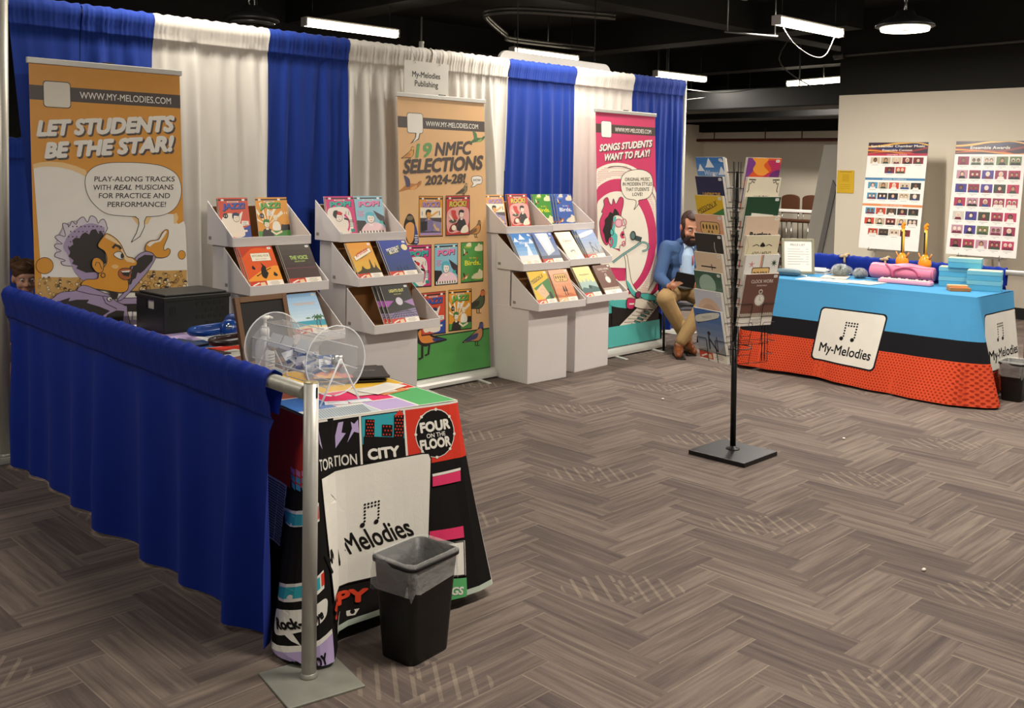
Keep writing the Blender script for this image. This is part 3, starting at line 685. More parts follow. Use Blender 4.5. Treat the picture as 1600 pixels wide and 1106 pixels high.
    g.outl([(1160, 285), (1165, 230), (1200, 195), (1280, 180), (1320, 115), (1352, 88), (1376, 100), (1370, 160), (1335, 245), (1340, 285), (1372, 265), (1395, 285), (1380, 330), (1330, 352), (1260, 345), (1220, 305)], SK, 6, BK)
    g.poly([(1172, 230), (1205, 202), (1285, 187), (1325, 122), (1350, 96), (1360, 110), (1330, 160), (1300, 200), (1240, 215), (1200, 250)], WH)
    # wild hair
    g.outl([(780, 120), (795, 60), (770, -5), (735, 0), (712, 30), (690, -20), (640, -40), (610, 20), (570, -30), (520, 0), (500, 40), (460, 10), (440, 50), (395, 30), (372, 45), (400, 150), (340, 140), (300, 160), (340, 200), (370, 225), (310, 225), (300, 255), (360, 290), (310, 310), (305, 345), (380, 370), (400, 385), (362, 395), (385, 425), (470, 435), (560, 440)], '#d9cfd9', 6, BK)
    g.blob([(775, 110), (740, 60), (700, 40), (640, 30), (560, 50), (490, 90), (430, 140), (400, 190), (380, 260), (420, 320), (450, 400), (500, 500), (580, 570), (690, 560), (720, 500)], LV)
    g.dots(430, 60, 760, 300, 9, 6, 7, BK)
    g.poly([(760, 130), (735, 95), (715, 130), (690, 85), (650, 90), (625, 135), (590, 115), (560, 130), (535, 170), (495, 165), (465, 190), (475, 230), (425, 265), (450, 300), (430, 340), (480, 380), (465, 410), (520, 430), (505, 455), (600, 495), (690, 490), (790, 400), (780, 290), (700, 240)], BK)
    # face
    g.outl([(760, 150), (790, 125), (860, 160), (920, 220), (960, 300), (985, 340), (1040, 355), (1078, 390), (1068, 425), (1020, 435), (1000, 470), (990, 540), (1000, 610), (985, 660), (930, 680), (850, 670), (790, 660), (560, 620), (590, 560), (700, 550), (720, 490), (790, 400), (775, 300), (705, 240)], SK, 6, BK)
    g.poly([(765, 160), (790, 132), (855, 165), (915, 225), (955, 305), (985, 350), (1035, 362), (1065, 395), (1040, 400), (985, 390), (955, 360), (920, 270), (880, 220), (840, 200)], '#f1d3a0')
    g.outl([(650, 400), (665, 362), (700, 352), (735, 370), (760, 410), (755, 470), (730, 495), (690, 485), (655, 440)], SK, 6, BK); g.line([(680, 430), (690, 395), (720, 400), (735, 440), (745, 460)], 6, BK)
    g.outl([(855, 325), (880, 300), (925, 298), (950, 330), (945, 365), (900, 360)], WH, 6, BK); g.ell(936, 335, 14, 26, BK); g.line([(845, 262), (870, 232), (910, 248), (925, 272)], 24, BK)
    g.outl([(900, 500), (920, 460), (980, 450), (1030, 465), (1020, 490), (1020, 545), (960, 560), (915, 535)], '#b5632c', 6, BK); g.poly([(920, 480), (1015, 485), (1000, 530), (950, 520)], BK); g.poly([(925, 478), (1010, 470), (1005, 488), (940, 490)], WH)
    g.ell(868, 436, 34, 20, '#f0c07a'); g.ring(756, 518, 20, 20, 8, BK, 14)
    # jacket
    g.outl([(250, 800), (290, 720), (360, 675), (490, 660), (530, 620), (600, 615), (760, 680), (810, 700), (880, 760), (960, 800), (985, 850), (990, 1300), (200, 1300)], LV, 6, BK)
    g.poly([(265, 800), (330, 760), (440, 725), (425, 760), (500, 745), (620, 745), (600, 775), (720, 810), (820, 850), (760, 890), (725, 960), (600, 925), (450, 880), (280, 850)], BK)
    g.poly([(740, 960), (800, 880), (880, 845), (955, 850), (945, 940), (920, 1000), (900, 1300), (200, 1300), (250, 880), (470, 900), (600, 950), (715, 980)], BK)
    g.poly([(800, 655), (900, 690), (885, 740), (840, 740)], BK); g.line([(500, 660), (620, 690), (745, 710), (800, 715)], 6, BK); g.line([(750, 715), (780, 780), (885, 830)], 6, BK); g.ell(815, 738, 27, 24, BK); g.ell(815, 738, 20, 17, WH); g.ell(822, 742, 8, 8, BK)
    # floating discs
    g.ell(205, 430, 86, 80, BK); g.ell(205, 430, 80, 74, OR); g.ell(1512, 328, 38, 44, BK); g.ell(1512, 328, 33, 39, OR)
    # plain rounded card where a scan code is printed
    p.rrect(0.068, 1.895, 0.212, 2.035, 0.018, BK); p.rrect(0.072, 1.899, 0.208, 2.031, 0.016, '#e8e1d0')
    banner('rollup_banner', 'orange roll-up banner with a cartoon pianist, leftmost of the three banners', 0.04, W_, 0.385, 0.25, 2.135, A, OR)
banner_orange()

# ---------------------------------------------------------------- cover artwork (unit rectangle, 0..1 both ways)
BK = '#211c1a'
def strip(p, bar='#c8402c'):   # sample strip across the foot of the concert covers
    p.rect(0, 0, 1, 0.16, '#efe6d6'); p.rect(0, 0.03, 0.5, 0.16, bar)
    p.poly([(0.06, 0.07), (0.27, 0.13), (0.29, 0.105), (0.08, 0.045)], '#efe6d6'); p.poly([(0.3, 0.04), (0.46, 0.05), (0.44, 0.13), (0.3, 0.12)], '#e8c79c')
    for i in range(3): p.rect(0.62 - 0.04 * (i == 1), 0.06 + i * 0.03, 0.86 + 0.04 * (i == 1), 0.068 + i * 0.03, '#6a5f55')
def stick(p, c='#e9e6de'): p.rrect(0.84, 0.925, 0.95, 0.975, 0.015, c, 0.012); p.rect(0.86, 0.945, 0.93, 0.955, '#7c7c7c')
def comic(p, word, tc, bg, ray, sc, stripe=BK):
    p.rect(0, 0, 1, 1, bg); p.rect(0, 0.93, 1, 0.965, stripe); p.rect(0.16, 0.935, 0.84, 0.96, '#3a302a')
    p.rrect(0.1, 0.92, 0.2, 0.97, 0.02, '#e6ddcf', 0.02); p.rrect(0.8, 0.92, 0.9, 0.97, 0.02, '#efeae0', 0.02)
    if ray:
        for i in range(6):
            a = 0.5 + i * 0.42; p.poly([(0.35, 0.3), (0.35 + 0.7 * cos(a), 0.3 + 0.6 * sin(a)), (0.35 + 0.7 * cos(a + .16), 0.3 + 0.6 * sin(a + .16))], ray)
    p.shtext(word, 0.5, 0.735, 0.135, tc, BK, 0.015, -0.012, w=0.72, bold=0.05, shear=0.1, rise=0.008)
    p.rect(0.3, 0.885, 0.68, 0.915, '#e6ddcf'); p.rect(0.34, 0.894, 0.64, 0.906, sc)
def head(p, x, y, s, skin, hair, shirt, flip=1):
    p.blob([(x - 1.6 * s, y - 3.4 * s), (x - 1.3 * s, y - 1.3 * s), (x, y - 0.9 * s), (x + 1.3 * s, y - 1.3 * s), (x + 1.7 * s, y - 3.4 * s)], shirt)
    p.poly([(x - .35 * s, y - .6 * s), (x + .35 * s, y - .6 * s), (x + .4 * s, y - 1.2 * s), (x - .4 * s, y - 1.2 * s)], skin)
    p.ell(x, y, s * 0.86, s * .78, BK, 16); p.ell(x, y, s * .78, s * .7, skin, 16)
    p.blob([(x - s, y), (x - .9 * s, y + .8 * s), (x, y + 1.05 * s), (x + .9 * s, y + .75 * s), (x + .6 * s, y + .35 * s), (x - .5 * s, y + .45 * s), (x - .7 * s, y - .1 * s)], hair)
    p.ell(x - .2 * s * flip, y + .05 * s, .1 * s, .07 * s, BK, 8); p.ell(x + .3 * s * flip, y + .05 * s, .1 * s, .07 * s, BK, 8); p.poly([(x - .15 * s, y - .33 * s), (x + .3 * s, y - .33 * s), (x + .08 * s, y - .46 * s)], '#a8322a')
def birdie(p, x, y, s, c1, c2, wing, up=1):
    p.blob([(x - s, y - .1 * s), (x - .4 * s, y + .35 * s), (x + .5 * s, y + .35 * s), (x + s, y + .7 * s), (x + 1.05 * s, y + .3 * s), (x + .4 * s, y - .3 * s), (x - .4 * s, y - .35 * s), (x - 1.5 * s, y - .6 * s)], c1)
    p.blob([(x - .2 * s, y - .2 * s), (x + .5 * s, y + .2 * s), (x + .6 * s, y - .05 * s), (x + .2 * s, y - .35 * s)], c2)
    p.blob([(x - .2 * s, y + .1 * s), (x - .3 * s, y + .9 * s * up), (x - .9 * s, y + 1.3 * s * up), (x - .75 * s, y + .6 * s * up), (x - .6 * s, y)], wing); p.ell(x + .8 * s, y + .48 * s, .07 * s, .07 * s, BK, 6)
def grad(p, cols, y0=0, y1=1):
    for i, c in enumerate(cols): p.rect(0, y0 + (y1 - y0) * i / len(cols), 1, y0 + (y1 - y0) * (i + 1) / len(cols), c)
def lines(p, n, x0, x1, y, dy, c, h=0.008):
    for i in range(n): p.rect(x0 + 0.03 * (i % 2), y - i * dy, x1 - 0.05 * (i % 2), y - i * dy + h, c)
def mix(a, b, t):
    a = [int(a[i:i + 2], 16) for i in (1, 3, 5)]; b = [int(b[i:i + 2], 16) for i in (1, 3, 5)]
    return '#%02x%02x%02x' % tuple(int(x + (y - x) * t) for x, y in zip(a, b))
def ramp(a, b, n): return [mix(a, b, i / (n - 1)) for i in range(n)]
def cov(p, k):
    if k == 'jazz_red':
        comic(p, 'JAZZ!', '#3a55a8', '#cf4a2e', None, '#b23a2a'); p.blob([(0.05, 0.45), (0.3, 0.62), (0.62, 0.58), (0.78, 0.66), (0.72, 0.5), (0.62, 0.3), (0.5, 0.12), (0.1, 0.06)], '#ede3d2')
        p.poly([(0.5, 0), (0.62, 0.2), (1, 0.32), (1, 0)], '#27479c'); head(p, 0.55, 0.5, 0.13, '#efe3d0', '#24304f', '#ede3d2'); p.line([(0.42, 0.22), (0.62, 0.17), (0.88, 0.18)], 0.05, '#ede3d2')
        p.poly([(0.7, 0.3), (0.95, 0.32), (0.95, 0.42), (0.72, 0.43)], '#efe9dc'); lines(p, 3, 0.75, 0.92, 0.39, 0.03, BK); p.ell(0.2, 0.56, 0.085, 0.065, BK); p.text('13', 0.2, 0.535, 0.05, '#efe9dc', w=0.09)
    elif k == 'jazz_orange':
        comic(p, 'JAZZ!', '#5fae48', '#e39a2d', '#f3e6c6', '#b5721d'); p.rect(0, 0, 1, 0.16, '#4d9440'); head(p, 0.32, 0.33, 0.12, '#f0e2c4', '#2f7a37', '#2c2620'); p.line([(0.45, 0.16), (0.62, 0.07), (0.85, 0.14)], 0.05, '#f0e2c4')
        head(p, 0.66, 0.47, 0.085, '#f0e2c4', '#e9dfc6', '#f2ecdc'); p.poly([(0.35, 0.54), (0.6, 0.55), (0.58, 0.66), (0.37, 0.67)], '#f2ecdc'); lines(p, 3, 0.4, 0.55, 0.63, 0.03, BK); p.ell(0.17, 0.54, 0.085, 0.065, BK); p.text('13', 0.17, 0.515, 0.05, '#efe9dc', w=0.09); p.poly([(0.8, 0.16), (1, 0.16), (1, 0.3), (0.85, 0.32)], BK)
    elif k == 'pop_pink':
        comic(p, 'POP!', '#36b0a4', '#d8317c', None, '#c02b6c'); p.blob([(0.02, 0.6), (0.3, 0.72), (0.75, 0.68), (0.86, 0.4), (0.8, 0.05), (0.1, 0.03)], '#efe6da'); p.ring(0.35, 0.28, 0.4, 0.3, 0.06, '#d8317c', 20, -1.3, 0.9)
        head(p, 0.4, 0.45, 0.15, '#efe6da', '#c9242f', '#efe6da'); p.blob([(0.2, 0.5), (0.25, 0.62), (0.38, 0.62), (0.33, 0.5), (0.3, 0.42)], BK); p.line([(0.58, 0.42), (0.75, 0.38)], 0.05, BK); p.line([(0.68, 0.6), (0.66, 0.5)], 0.015, BK); p.line([(0.78, 0.62), (0.76, 0.5)], 0.015, BK)
        for i in range(5): p.rect(0.74, 0.2 + i * 0.04, 0.92, 0.215 + i * 0.04, '#36b0a4' if i < 3 else BK)
        p.poly([(0, 0), (0.3, 0.12), (0.5, 0), (0.5, 0)], '#36b0a4'); p.rect(0.78, 0.06, 0.93, 0.14, '#1f8f86')
    elif k == 'pop_blue':
        comic(p, 'POP!', '#ea7fae', '#8cc3d6', None, '#5b9db4'); p.poly([(0, 0), (0, 0.36), (0.3, 0.34), (0.45, 0.05), (0.45, 0)], BK); p.poly([(0.62, 0.62), (1, 0.45), (1, 0.2), (0.75, 0.4)], '#3b2d35')
        p.blob([(0.15, 0.02), (0.3, 0.25), (0.55, 0.3), (0.85, 0.24), (0.98, 0.02)], '#f1cfd6'); head(p, 0.5, 0.4, 0.17, '#f3e7dc', '#58b6c6', '#f1cfd6'); p.rect(0.05, 0, 0.95, 0.075, '#efe6da')
        for i in range(8): p.rect(0.1 + i * 0.11, 0.015, 0.14 + i * 0.11, 0.075, BK)
        lines(p, 4, 0.06, 0.3, 0.58, 0.04, '#e85d94', 0.016); p.rect(0.8, 0.26, 0.93, 0.33, '#36b0a4')
    elif k == 'rock_orange':
        comic(p, 'ROCK!', '#a98bc0', '#dd962f', None, '#b5721d'); p.rect(0.04, 0.46, 0.96, 0.72, '#efe4cc'); p.rect(0.04, 0.08, 0.96, 0.46, '#4a3f45'); p.poly([(0.4, 0.4), (0.96, 0.34), (0.96, 0.1), (0.6, 0.12)], '#8d83a3'); head(p, 0.4, 0.55, 0.12, '#e2a04a', BK, '#7a6e96'); p.line([(0.5, 0.5), (0.7, 0.58), (0.8, 0.62)], 0.05, '#e2a04a')
        p.poly([(0.08, 0.36), (0.34, 0.38), (0.34, 0.15), (0.1, 0.13)], BK); p.line([(0.62, 0.3), (0.72, 0.18), (0.86, 0.14)], 0.07, '#d9b07a'); p.rect(0.04, 0.02, 0.96, 0.08, '#a98bc0'); p.line([(0.12, 0.62), (0.12, 0.52)], 0.02, BK); p.line([(0.86, 0.64), (0.88, 0.52)], 0.03, BK)
    elif k == 'rock_red':
        comic(p, 'ROCK!', '#cfc243', '#c8392f', None, '#b23a2a'); p.blob([(0.05, 0.6), (0.5, 0.72), (0.95, 0.66), (0.95, 0.25), (0.5, 0.06), (0.06, 0.1)], '#e3a198'); head(p, 0.66, 0.52, 0.12, '#f0d9c6', BK, '#2c2a2a'); p.blob([(0.2, 0.62), (0.3, 0.42), (0.5, 0.4), (0.42, 0.52), (0.4, 0.62)], '#c8392f'); p.blob([(0.12, 0.1), (0.3, 0.08), (0.48, 0.22), (0.52, 0.3), (0.4, 0.3), (0.2, 0.24)], '#8d231d')
        p.line([(0.38, 0.2), (0.6, 0.42)], 0.05, BK); p.ell(0.32, 0.18, 0.1, 0.07, '#efe4cc'); p.blob([(0.1, 0.36), (0.3, 0.4), (0.45, 0.36), (0.3, 0.3)], '#4b4a3a'); p.blob([(0.62, 0.05), (0.72, 0.2), (0.9, 0.24), (0.94, 0.06)], '#efe4cc'); p.line([(0.1, 0.52), (0.3, 0.36)], 0.03, '#efe4cc')
    elif k in ('birds_green', 'birds_blue'):
        bg, lt = ('#4d9440', '#e3dcae') if k == 'birds_green' else ('#4666ae', '#d9d3bd'); p.rect(0, 0, 1, 1, bg)
        for x, y, s in ((0.82, 0.86, 0.16), (0.35, 0.95, 0.1), (0.86, 0.16, 0.2), (0.6, 0.12, 0.1)): p.blob([(x - s * 1.2, y - s * .4), (x - s, y + s * .2), (x - .5 * s, y + .3 * s), (x - .1 * s, y + .75 * s), (x + .5 * s, y + .5 * s), (x + s, y + .5 * s), (min(1, x + 1.1 * s), y - .4 * s), (x, y - .55 * s)], lt)
        lt2 = '#e8e23e' if k == 'birds_green' else '#eef0f2'
        p.text('Birds.', 0.53, 0.42, 0.13, lt2, w=0.72, bold=0.02); p.text('for the', 0.53, 0.585, 0.05, lt2, w=0.3); birdie(p, 0.2, 0.72, 0.1, '#3a3026', '#d98a3a', '#efe0c0'); birdie(p, 0.2, 0.12, 0.13, '#c9793b', '#efe0c0', '#3a3026', 0.7); lines(p, 2, 0.12, 0.5, 0.9, 0.03, lt2); p.line([(0.72, 0.55), (0.74, 0.62)], 0.03, '#d9573a'); p.text('for Band', 0.75, 0.04, 0.035, lt2, w=0.26)
    elif k == 'witch':
        p.rect(0, 0, 1, 1, '#dd5a25'); p.blob([(0, 0.2), (0.5, 0.42), (1, 0.5), (1, 0.16), (0, 0.16)], '#ee9a35'); p.blob([(0, 0.75), (0, 1), (1, 1), (1, 0.94), (0.4, 0.96)], '#b8402a')
        p.rect(0.27, 0.64, 0.86, 0.84, BK); p.rect(0.28, 0.645, 0.85, 0.835, '#ece3cf'); p.text('WITCHING HOUR', 0.565, 0.745, 0.055, '#8f8a4a', w=0.5, bold=0.02); p.text('BRAVE CONCERT', 0.565, 0.675, 0.03, '#a8973f', w=0.34)
        p.blob([(0.42, 0.28), (0.46, 0.45), (0.52, 0.52), (0.5, 0.6), (0.58, 0.53), (0.62, 0.48), (0.6, 0.4), (0.64, 0.34), (0.56, 0.24), (0.5, 0.21)], BK); p.line([(0.34, 0.31), (0.76, 0.46)], 0.02, BK); p.poly([(0.26, 0.3), (0.4, 0.32), (0.28, 0.27)], BK); p.blob([(0.2, 0.47), (0.24, 0.54), (0.3, 0.47), (0.26, 0.44)], BK); p.blob([(0.78, 0.28), (0.82, 0.36), (0.9, 0.28), (0.84, 0.25)], BK); strip(p); stick(p)
    elif k == 'dark':
        grad(p, ramp('#3c2c2a', '#564e48', 8), 0, 1); p.rect(0, 0.16, 1, 0.42, '#4e3a38'); p.rect(0, 0.4, 1, 0.43, '#6b4348'); p.text('THE VOICE', 0.52, 0.63, 0.095, '#a9c46a', w=0.56, bold=0.04); p.text('GRAND CHANT', 0.52, 0.56, 0.04, '#a9c46a', w=0.34, bold=0.02); strip(p); stick(p)
    elif k == 'beach':
        grad(p, ramp('#cfe3ee', '#8fb8dd', 8), 0.34, 1); p.rect(0, 0.2, 1, 0.34, '#48a3b8'); p.rect(0, 0, 1, 0.2, '#e2c288'); p.poly([(0, 0.2), (0.5, 0.24), (1, 0.18), (1, 0.1), (0, 0.1)], '#e8d3a2'); p.text('TRADEWINDS', 0.52, 0.72, 0.07, '#dba978', w=0.7, bold=0.01); p.blob([(0.42, 0.4), (0.5, 0.42), (0.58, 0.395), (0.5, 0.385)], '#4c7a4a')
        for x in (0.72, 0.82):
            p.line([(x, 0.1), (x - 0.01, 0.25), (x + 0.04, 0.4)], 0.02, '#5b4a30')
            for a in range(6): p.line([(x + 0.04, 0.4), (x + 0.04 + 0.1 * cos(a), 0.42 + 0.05 * sin(a)), (x + 0.04 + 0.15 * cos(a), 0.38 + 0.05 * sin(a))], 0.025, '#3e6b39')
        strip(p); stick(p)
    elif k == 'yellow':
        grad(p, ramp('#d8b23c', '#dc9226', 6)); p.poly([(0.08, 0.62), (0.88, 0.86), (0.92, 0.74), (0.12, 0.5)], BK); p.poly([(0.1, 0.62), (0.87, 0.845), (0.9, 0.745), (0.13, 0.515)], '#ece0c8'); p.text('ATTITUDE', 0.49, 0.685, 0.085, '#c8402c', w=0.6, rot=0.29, bold=0.04); p.text('GRAND RALLY', 0.53, 0.6, 0.035, BK, w=0.4, rot=0.29)
        p.blob([(0, 0.16), (0.2, 0.26), (0.3, 0.36), (0.4, 0.28), (0.6, 0.3), (0.66, 0.5), (0.7, 0.52), (0.74, 0.3), (0.84, 0.36), (0.86, 0.46), (0.9, 0.3), (1, 0.2), (1, 0.14)], '#3d3316'); strip(p); stick(p)
    elif k == 'moon':
        grad(p, ramp('#35466f', '#2d3f9a', 8)); p.blob([(0.1, 0.66), (0.5, 0.76), (0.62, 0.86), (0.7, 0.84), (0.72, 0.74), (0.5, 0.64), (0.2, 0.58)], '#3d4a52'); p.text('MOONLIT', 0.42, 0.735, 0.08, '#f0ead2', w=0.5, rot=0.16, bold=0.03); p.text('BLUES', 0.42, 0.655, 0.08, '#f0ead2', w=0.34, rot=0.16, bold=0.03); p.ell(0.86, 0.8, 0.11, 0.085, '#e9d9a0')
        for x, h in ((0.3, 0.27), (0.42, 0.3), (0.55, 0.26), (0.66, 0.29)): p.poly([(x, 0.16), (x + 0.01, h), (x + 0.05, h), (x + 0.06, 0.16)], '#22305a')
        strip(p); stick(p)
    elif k == 'lights':
        p.rect(0, 0, 1, 1, '#312f2b'); p.poly([(0, 0.62), (0.3, 0.6), (0.05, 0.46), (0, 0.46)], '#a557a8'); p.poly([(1, 0.62), (0.66, 0.56), (1, 0.42)], '#a57fb0'); p.text('LIGHTS OUT', 0.52, 0.82, 0.075, '#e3dc7a', w=0.52, bold=0.03); p.text('GRAND SHOW', 0.52, 0.75, 0.03, '#e3dc7a', w=0.26); p.ell(0.5, 0.58, 0.12, 0.1, '#cfc8d2'); p.poly([(0, 0.16), (0, 0.3), (1, 0.38), (1, 0.16)], '#8d7fa0')
        for i in range(9): p.line([(i / 8, 0.16), (0.35 + 0.04 * i, 0.36)], 0.012, '#1c1a1c')
        for i in range(3): p.line([(0, 0.2 + i * 0.05), (1, 0.21 + i * 0.06)], 0.01, '#1c1a1c')
        strip(p); stick(p)
    elif k == 'winter':
        grad(p, ramp('#b9cfe2', '#3576bd', 9)); 
        for x, y, s in ((0.15, 0.78, 0.13), (0.48, 0.86, 0.17), (0.9, 0.72, 0.15), (0.6, 0.62, 0.12), (0.94, 0.93, 0.06)): p.poly([(x - s, y - s * .3), (x - .6 * s, y), (x - .25 * s, y + .55 * s), (x, y + .75 * s), (x + .3 * s, y + .4 * s), (x + .6 * s, y + .1 * s), (x + s, y - .3 * s)], '#e9ecef')
        p.text('Winter', 0.5, 0.66, 0.1, '#eef4fa', w=0.5, shear=0.25); p.poly([(0.4, 0.16), (0.6, 0.58), (0.7, 0.58), (0.75, 0.16)], '#d3e0ec'); p.rect(0, 0, 1, 0.3, '#dcd6d2'); strip(p, '#e0d4c8'); stick(p)
    elif k == 'storm':
        grad(p, ramp('#8f95a0', '#4b63a8', 8)); p.poly([(0.1, 0.98), (0.75, 0.98), (0.8, 0.4), (0.35, 0.25)], '#c9cfd4'); p.poly([(0.25, 0.98), (0.62, 0.98), (0.66, 0.5), (0.46, 0.35)], '#eef0ec'); p.ell(0.82, 0.83, 0.03, 0.02, '#e6d98a'); p.rect(0, 0.16, 1, 0.26, '#5f6675'); strip(p); stick(p, '#c9d3ee')
    elif k == 'mission':
        p.rect(0, 0, 1, 1, '#dcb322'); p.poly([(0.05, 0.5), (1, 0.78), (1, 0.2), (0.5, 0.12), (0.2, 0.4)], '#3f7a3a'); p.poly([(0.15, 0.44), (0.58, 0.62), (0.74, 0.3), (0.4, 0.16)], '#d9b48a'); p.ring(0.47, 0.4, 0.1, 0.07, 0.015, '#c99b74'); p.text('MISSION X', 0.42, 0.735, 0.1, BK, w=0.74, rot=0.26, bold=0.01); p.line([(0.08, 0.63), (0.74, 0.82)], 0.012, BK); p.blob([(0.74, 0.16), (0.76, 0.32), (0.82, 0.38), (0.88, 0.32), (0.9, 0.16)], '#241f1b'); strip(p); stick(p)
    elif k == 'desert':
        grad(p, ramp('#cf7a48', '#e0ac8c', 7)); p.poly([(0, 0.16), (0, 0.26), (0.35, 0.2), (0.7, 0.28), (1, 0.2), (1, 0.16)], '#bf6534'); p.rrect(0.16, 0.63, 0.86, 0.87, 0.1, BK, 0.06); p.rrect(0.18, 0.64, 0.84, 0.86, 0.09, '#dcb06a', 0.05)
        for i in range(5): p.ell(0.27 + i * 0.12, 0.77, 0.03, 0.05, '#4a3618', 10)
        for i in range(2): p.ell(0.45 + i * 0.12, 0.68, 0.03, 0.025, '#4a3618', 8)
        for x in (0.46, 0.58): p.blob([(x - 0.05, 0.34), (x, 0.52), (x + 0.05, 0.34), (x + 0.015, 0.33), (x + 0.02, 0.22), (x - 0.02, 0.22), (x - 0.015, 0.33)], '#3c2219')
        strip(p, '#e2a878'); stick(p)
    elif k == 'lupine':
        p.rect(0, 0, 1, 1, '#e2c295'); p.text('Lupine', 0.5, 0.66, 0.08, BK, w=0.56, bold=0.035); p.text('Prairie Trot', 0.5, 0.585, 0.035, BK, w=0.42, bold=0.01); p.blob([(0.38, 0.34), (0.5, 0.37), (0.62, 0.38), (0.66, 0.33), (0.62, 0.24), (0.58, 0.32), (0.46, 0.31), (0.42, 0.22), (0.4, 0.3), (0.3, 0.28)], BK); strip(p, '#e2c295'); lines(p, 2, 0.3, 0.7, 0.12, 0.04, BK); stick(p)
    elif k == 'lamp':
        grad(p, ramp('#b3aba0', '#3f68a6', 8)); p.poly([(0.0, 0.8), (0.1, 0.7), (0.86, 0.86), (0.94, 0.95), (0.8, 0.99), (0.12, 0.88)], BK); p.blob([(0.02, 0.79), (0.14, 0.73), (0.84, 0.87), (0.9, 0.94), (0.76, 0.97), (0.14, 0.87)], '#d9d6c8'); p.text('PERIDOT', 0.47, 0.83, 0.05, '#9a9488', w=0.36, rot=0.13)
        p.line([(0.42, 0.2), (0.44, 0.5)], 0.05, '#1d1d22'); p.line([(0.72, 0.2), (0.72, 0.5)], 0.03, '#1d1d22'); p.line([(0.44, 0.44), (0.72, 0.2)], 0.04, '#1d1d22'); p.ell(0.46, 0.54, 0.06, 0.04, '#1d1d22', 10); p.blob([(0, 0.16), (0.3, 0.24), (0.7, 0.2), (1, 0.36), (1, 0.16)], '#8a8a84'); strip(p); stick(p)
    elif k == 'waves':
        p.rect(0, 0, 1, 1, '#e0d08a'); p.rect(0.2, 0.74, 0.8, 0.755, BK); p.rect(0.3, 0.71, 0.6, 0.718, '#8a7a4a'); p.blob([(0, 0.16), (0, 0.52), (0.15, 0.5), (0.22, 0.6), (0.34, 0.5), (0.48, 0.62), (0.56, 0.5), (0.72, 0.58), (0.8, 0.48), (1, 0.5), (1, 0.16)], '#9fb6ae'); p.blob([(0, 0.16), (0.1, 0.34), (0.4, 0.3), (0.6, 0.38), (1, 0.28), (1, 0.16)], '#4f6b68'); p.blob([(0.42, 0.32), (0.5, 0.4), (0.6, 0.36), (0.56, 0.28)], '#2d3f3e'); strip(p); stick(p)
    elif k == 'clock':
        p.rect(0, 0, 1, 1, '#6e4a3f'); p.text('CLOCK WORK', 0.52, 0.83, 0.065, '#e9dfd2', w=0.66, bold=0.0); p.text('GRAND MARCH', 0.52, 0.765, 0.028, '#e9dfd2', w=0.3); p.ring(0.52, 0.66, 0.05, 0.035, 0.02, '#cfc8bc'); p.ell(0.52, 0.5, 0.16, 0.125, '#8a8074'); p.ell(0.52, 0.5, 0.135, 0.105, '#e6e0d2')
        for i in range(12): p.rect(0.52 + 0.11 * cos(i * pi / 6) - 0.006, 0.5 + 0.085 * sin(i * pi / 6) - 0.006, 0.52 + 0.11 * cos(i * pi / 6) + 0.006, 0.5 + 0.085 * sin(i * pi / 6) + 0.006, BK)
        p.line([(0.52, 0.57), (0.52, 0.5), (0.56, 0.49)], 0.01, BK); p.rect(0, 0.16, 1, 0.24, '#8b7a6a'); p.dots(0.03, 0.17, 0.97, 0.23, 18, 3, 0.018, '#cfc4b2'); p.rect(0, 0, 1, 0.16, '#efe9dc'); lines(p, 4, 0.36, 0.66, 0.12, 0.03, BK); stick(p)
    elif k == 'gold':
        p.rect(0, 0, 1, 1, '#22264c'); p.text('LANDING THE', 0.52, 0.62, 0.08, '#d2a23a', w=0.62, bold=0.04); p.text('GOLD', 0.52, 0.5, 0.08, '#d2a23a', w=0.36, bold=0.04); p.rect(0.3, 0.4, 0.75, 0.43, '#d2a23a'); strip(p); stick(p)
    elif k == 'black':
        p.rect(0, 0, 1, 1, '#2b2724'); p.line([(0.7, 0.85), (0.68, 0.75), (0.72, 0.62), (0.84, 0.5)], 0.02, '#cfc6b6'); p.text('HOW WE FLY', 0.5, 0.44, 0.09, '#a08a3e', w=0.64); strip(p); stick(p)
    elif k == 'cream':
        p.rect(0, 0, 1, 1, '#dcc3a4'); p.rect(0.2, 0.72, 0.74, 0.745, BK); p.rect(0.58, 0.68, 0.61, 0.79, BK); p.blob([(0.1, 0.3), (0.4, 0.42), (0.9, 0.4), (1, 0.3), (0.5, 0.26)], '#c99a7c'); strip(p); stick(p)
    elif k == 'forest':
        grad(p, ramp('#8aa58a', '#3a5a48', 7)); p.ell(0.45, 0.75, 0.3, 0.2, '#9fb9a6')
        for i in range(7): p.poly([(i / 7, 0.16), (i / 7 + 0.06, 0.6 - 0.12 * (i % 3)), (i / 7 + 0.13, 0.16)], '#24382f')
        strip(p); stick(p)
    elif k == 'arch':
        p.rect(0, 0, 1, 1, '#c9c9d2'); p.ell(0.5, 0.5, 0.46, 0.36, '#d9b79c'); p.ell(0.5, 0.48, 0.34, 0.27, '#c7a48a'); p.rect(0, 0.16, 1, 0.4, '#b89880'); strip(p); stick(p)
    elif k == 'flow':
        p.rect(0, 0, 1, 1, '#d9582e'); p.blob([(0, 1), (0.35, 0.98), (0.25, 0.8), (0.05, 0.62), (0, 0.6)], '#7a3f8a'); p.blob([(0.15, 1), (0.6, 0.99), (0.5, 0.86), (0.7, 0.72), (0.4, 0.68), (0.2, 0.78), (0.25, 0.9)], '#ee9a3a'); p.blob([(0.6, 0.95), (0.98, 0.9), (1, 0.5), (0.7, 0.44), (0.45, 0.56), (0.6, 0.7), (0.75, 0.78)], '#b8325c'); p.blob([(0.72, 0.7), (1, 0.78), (1, 0.5), (0.8, 0.5)], '#6b2f6e')
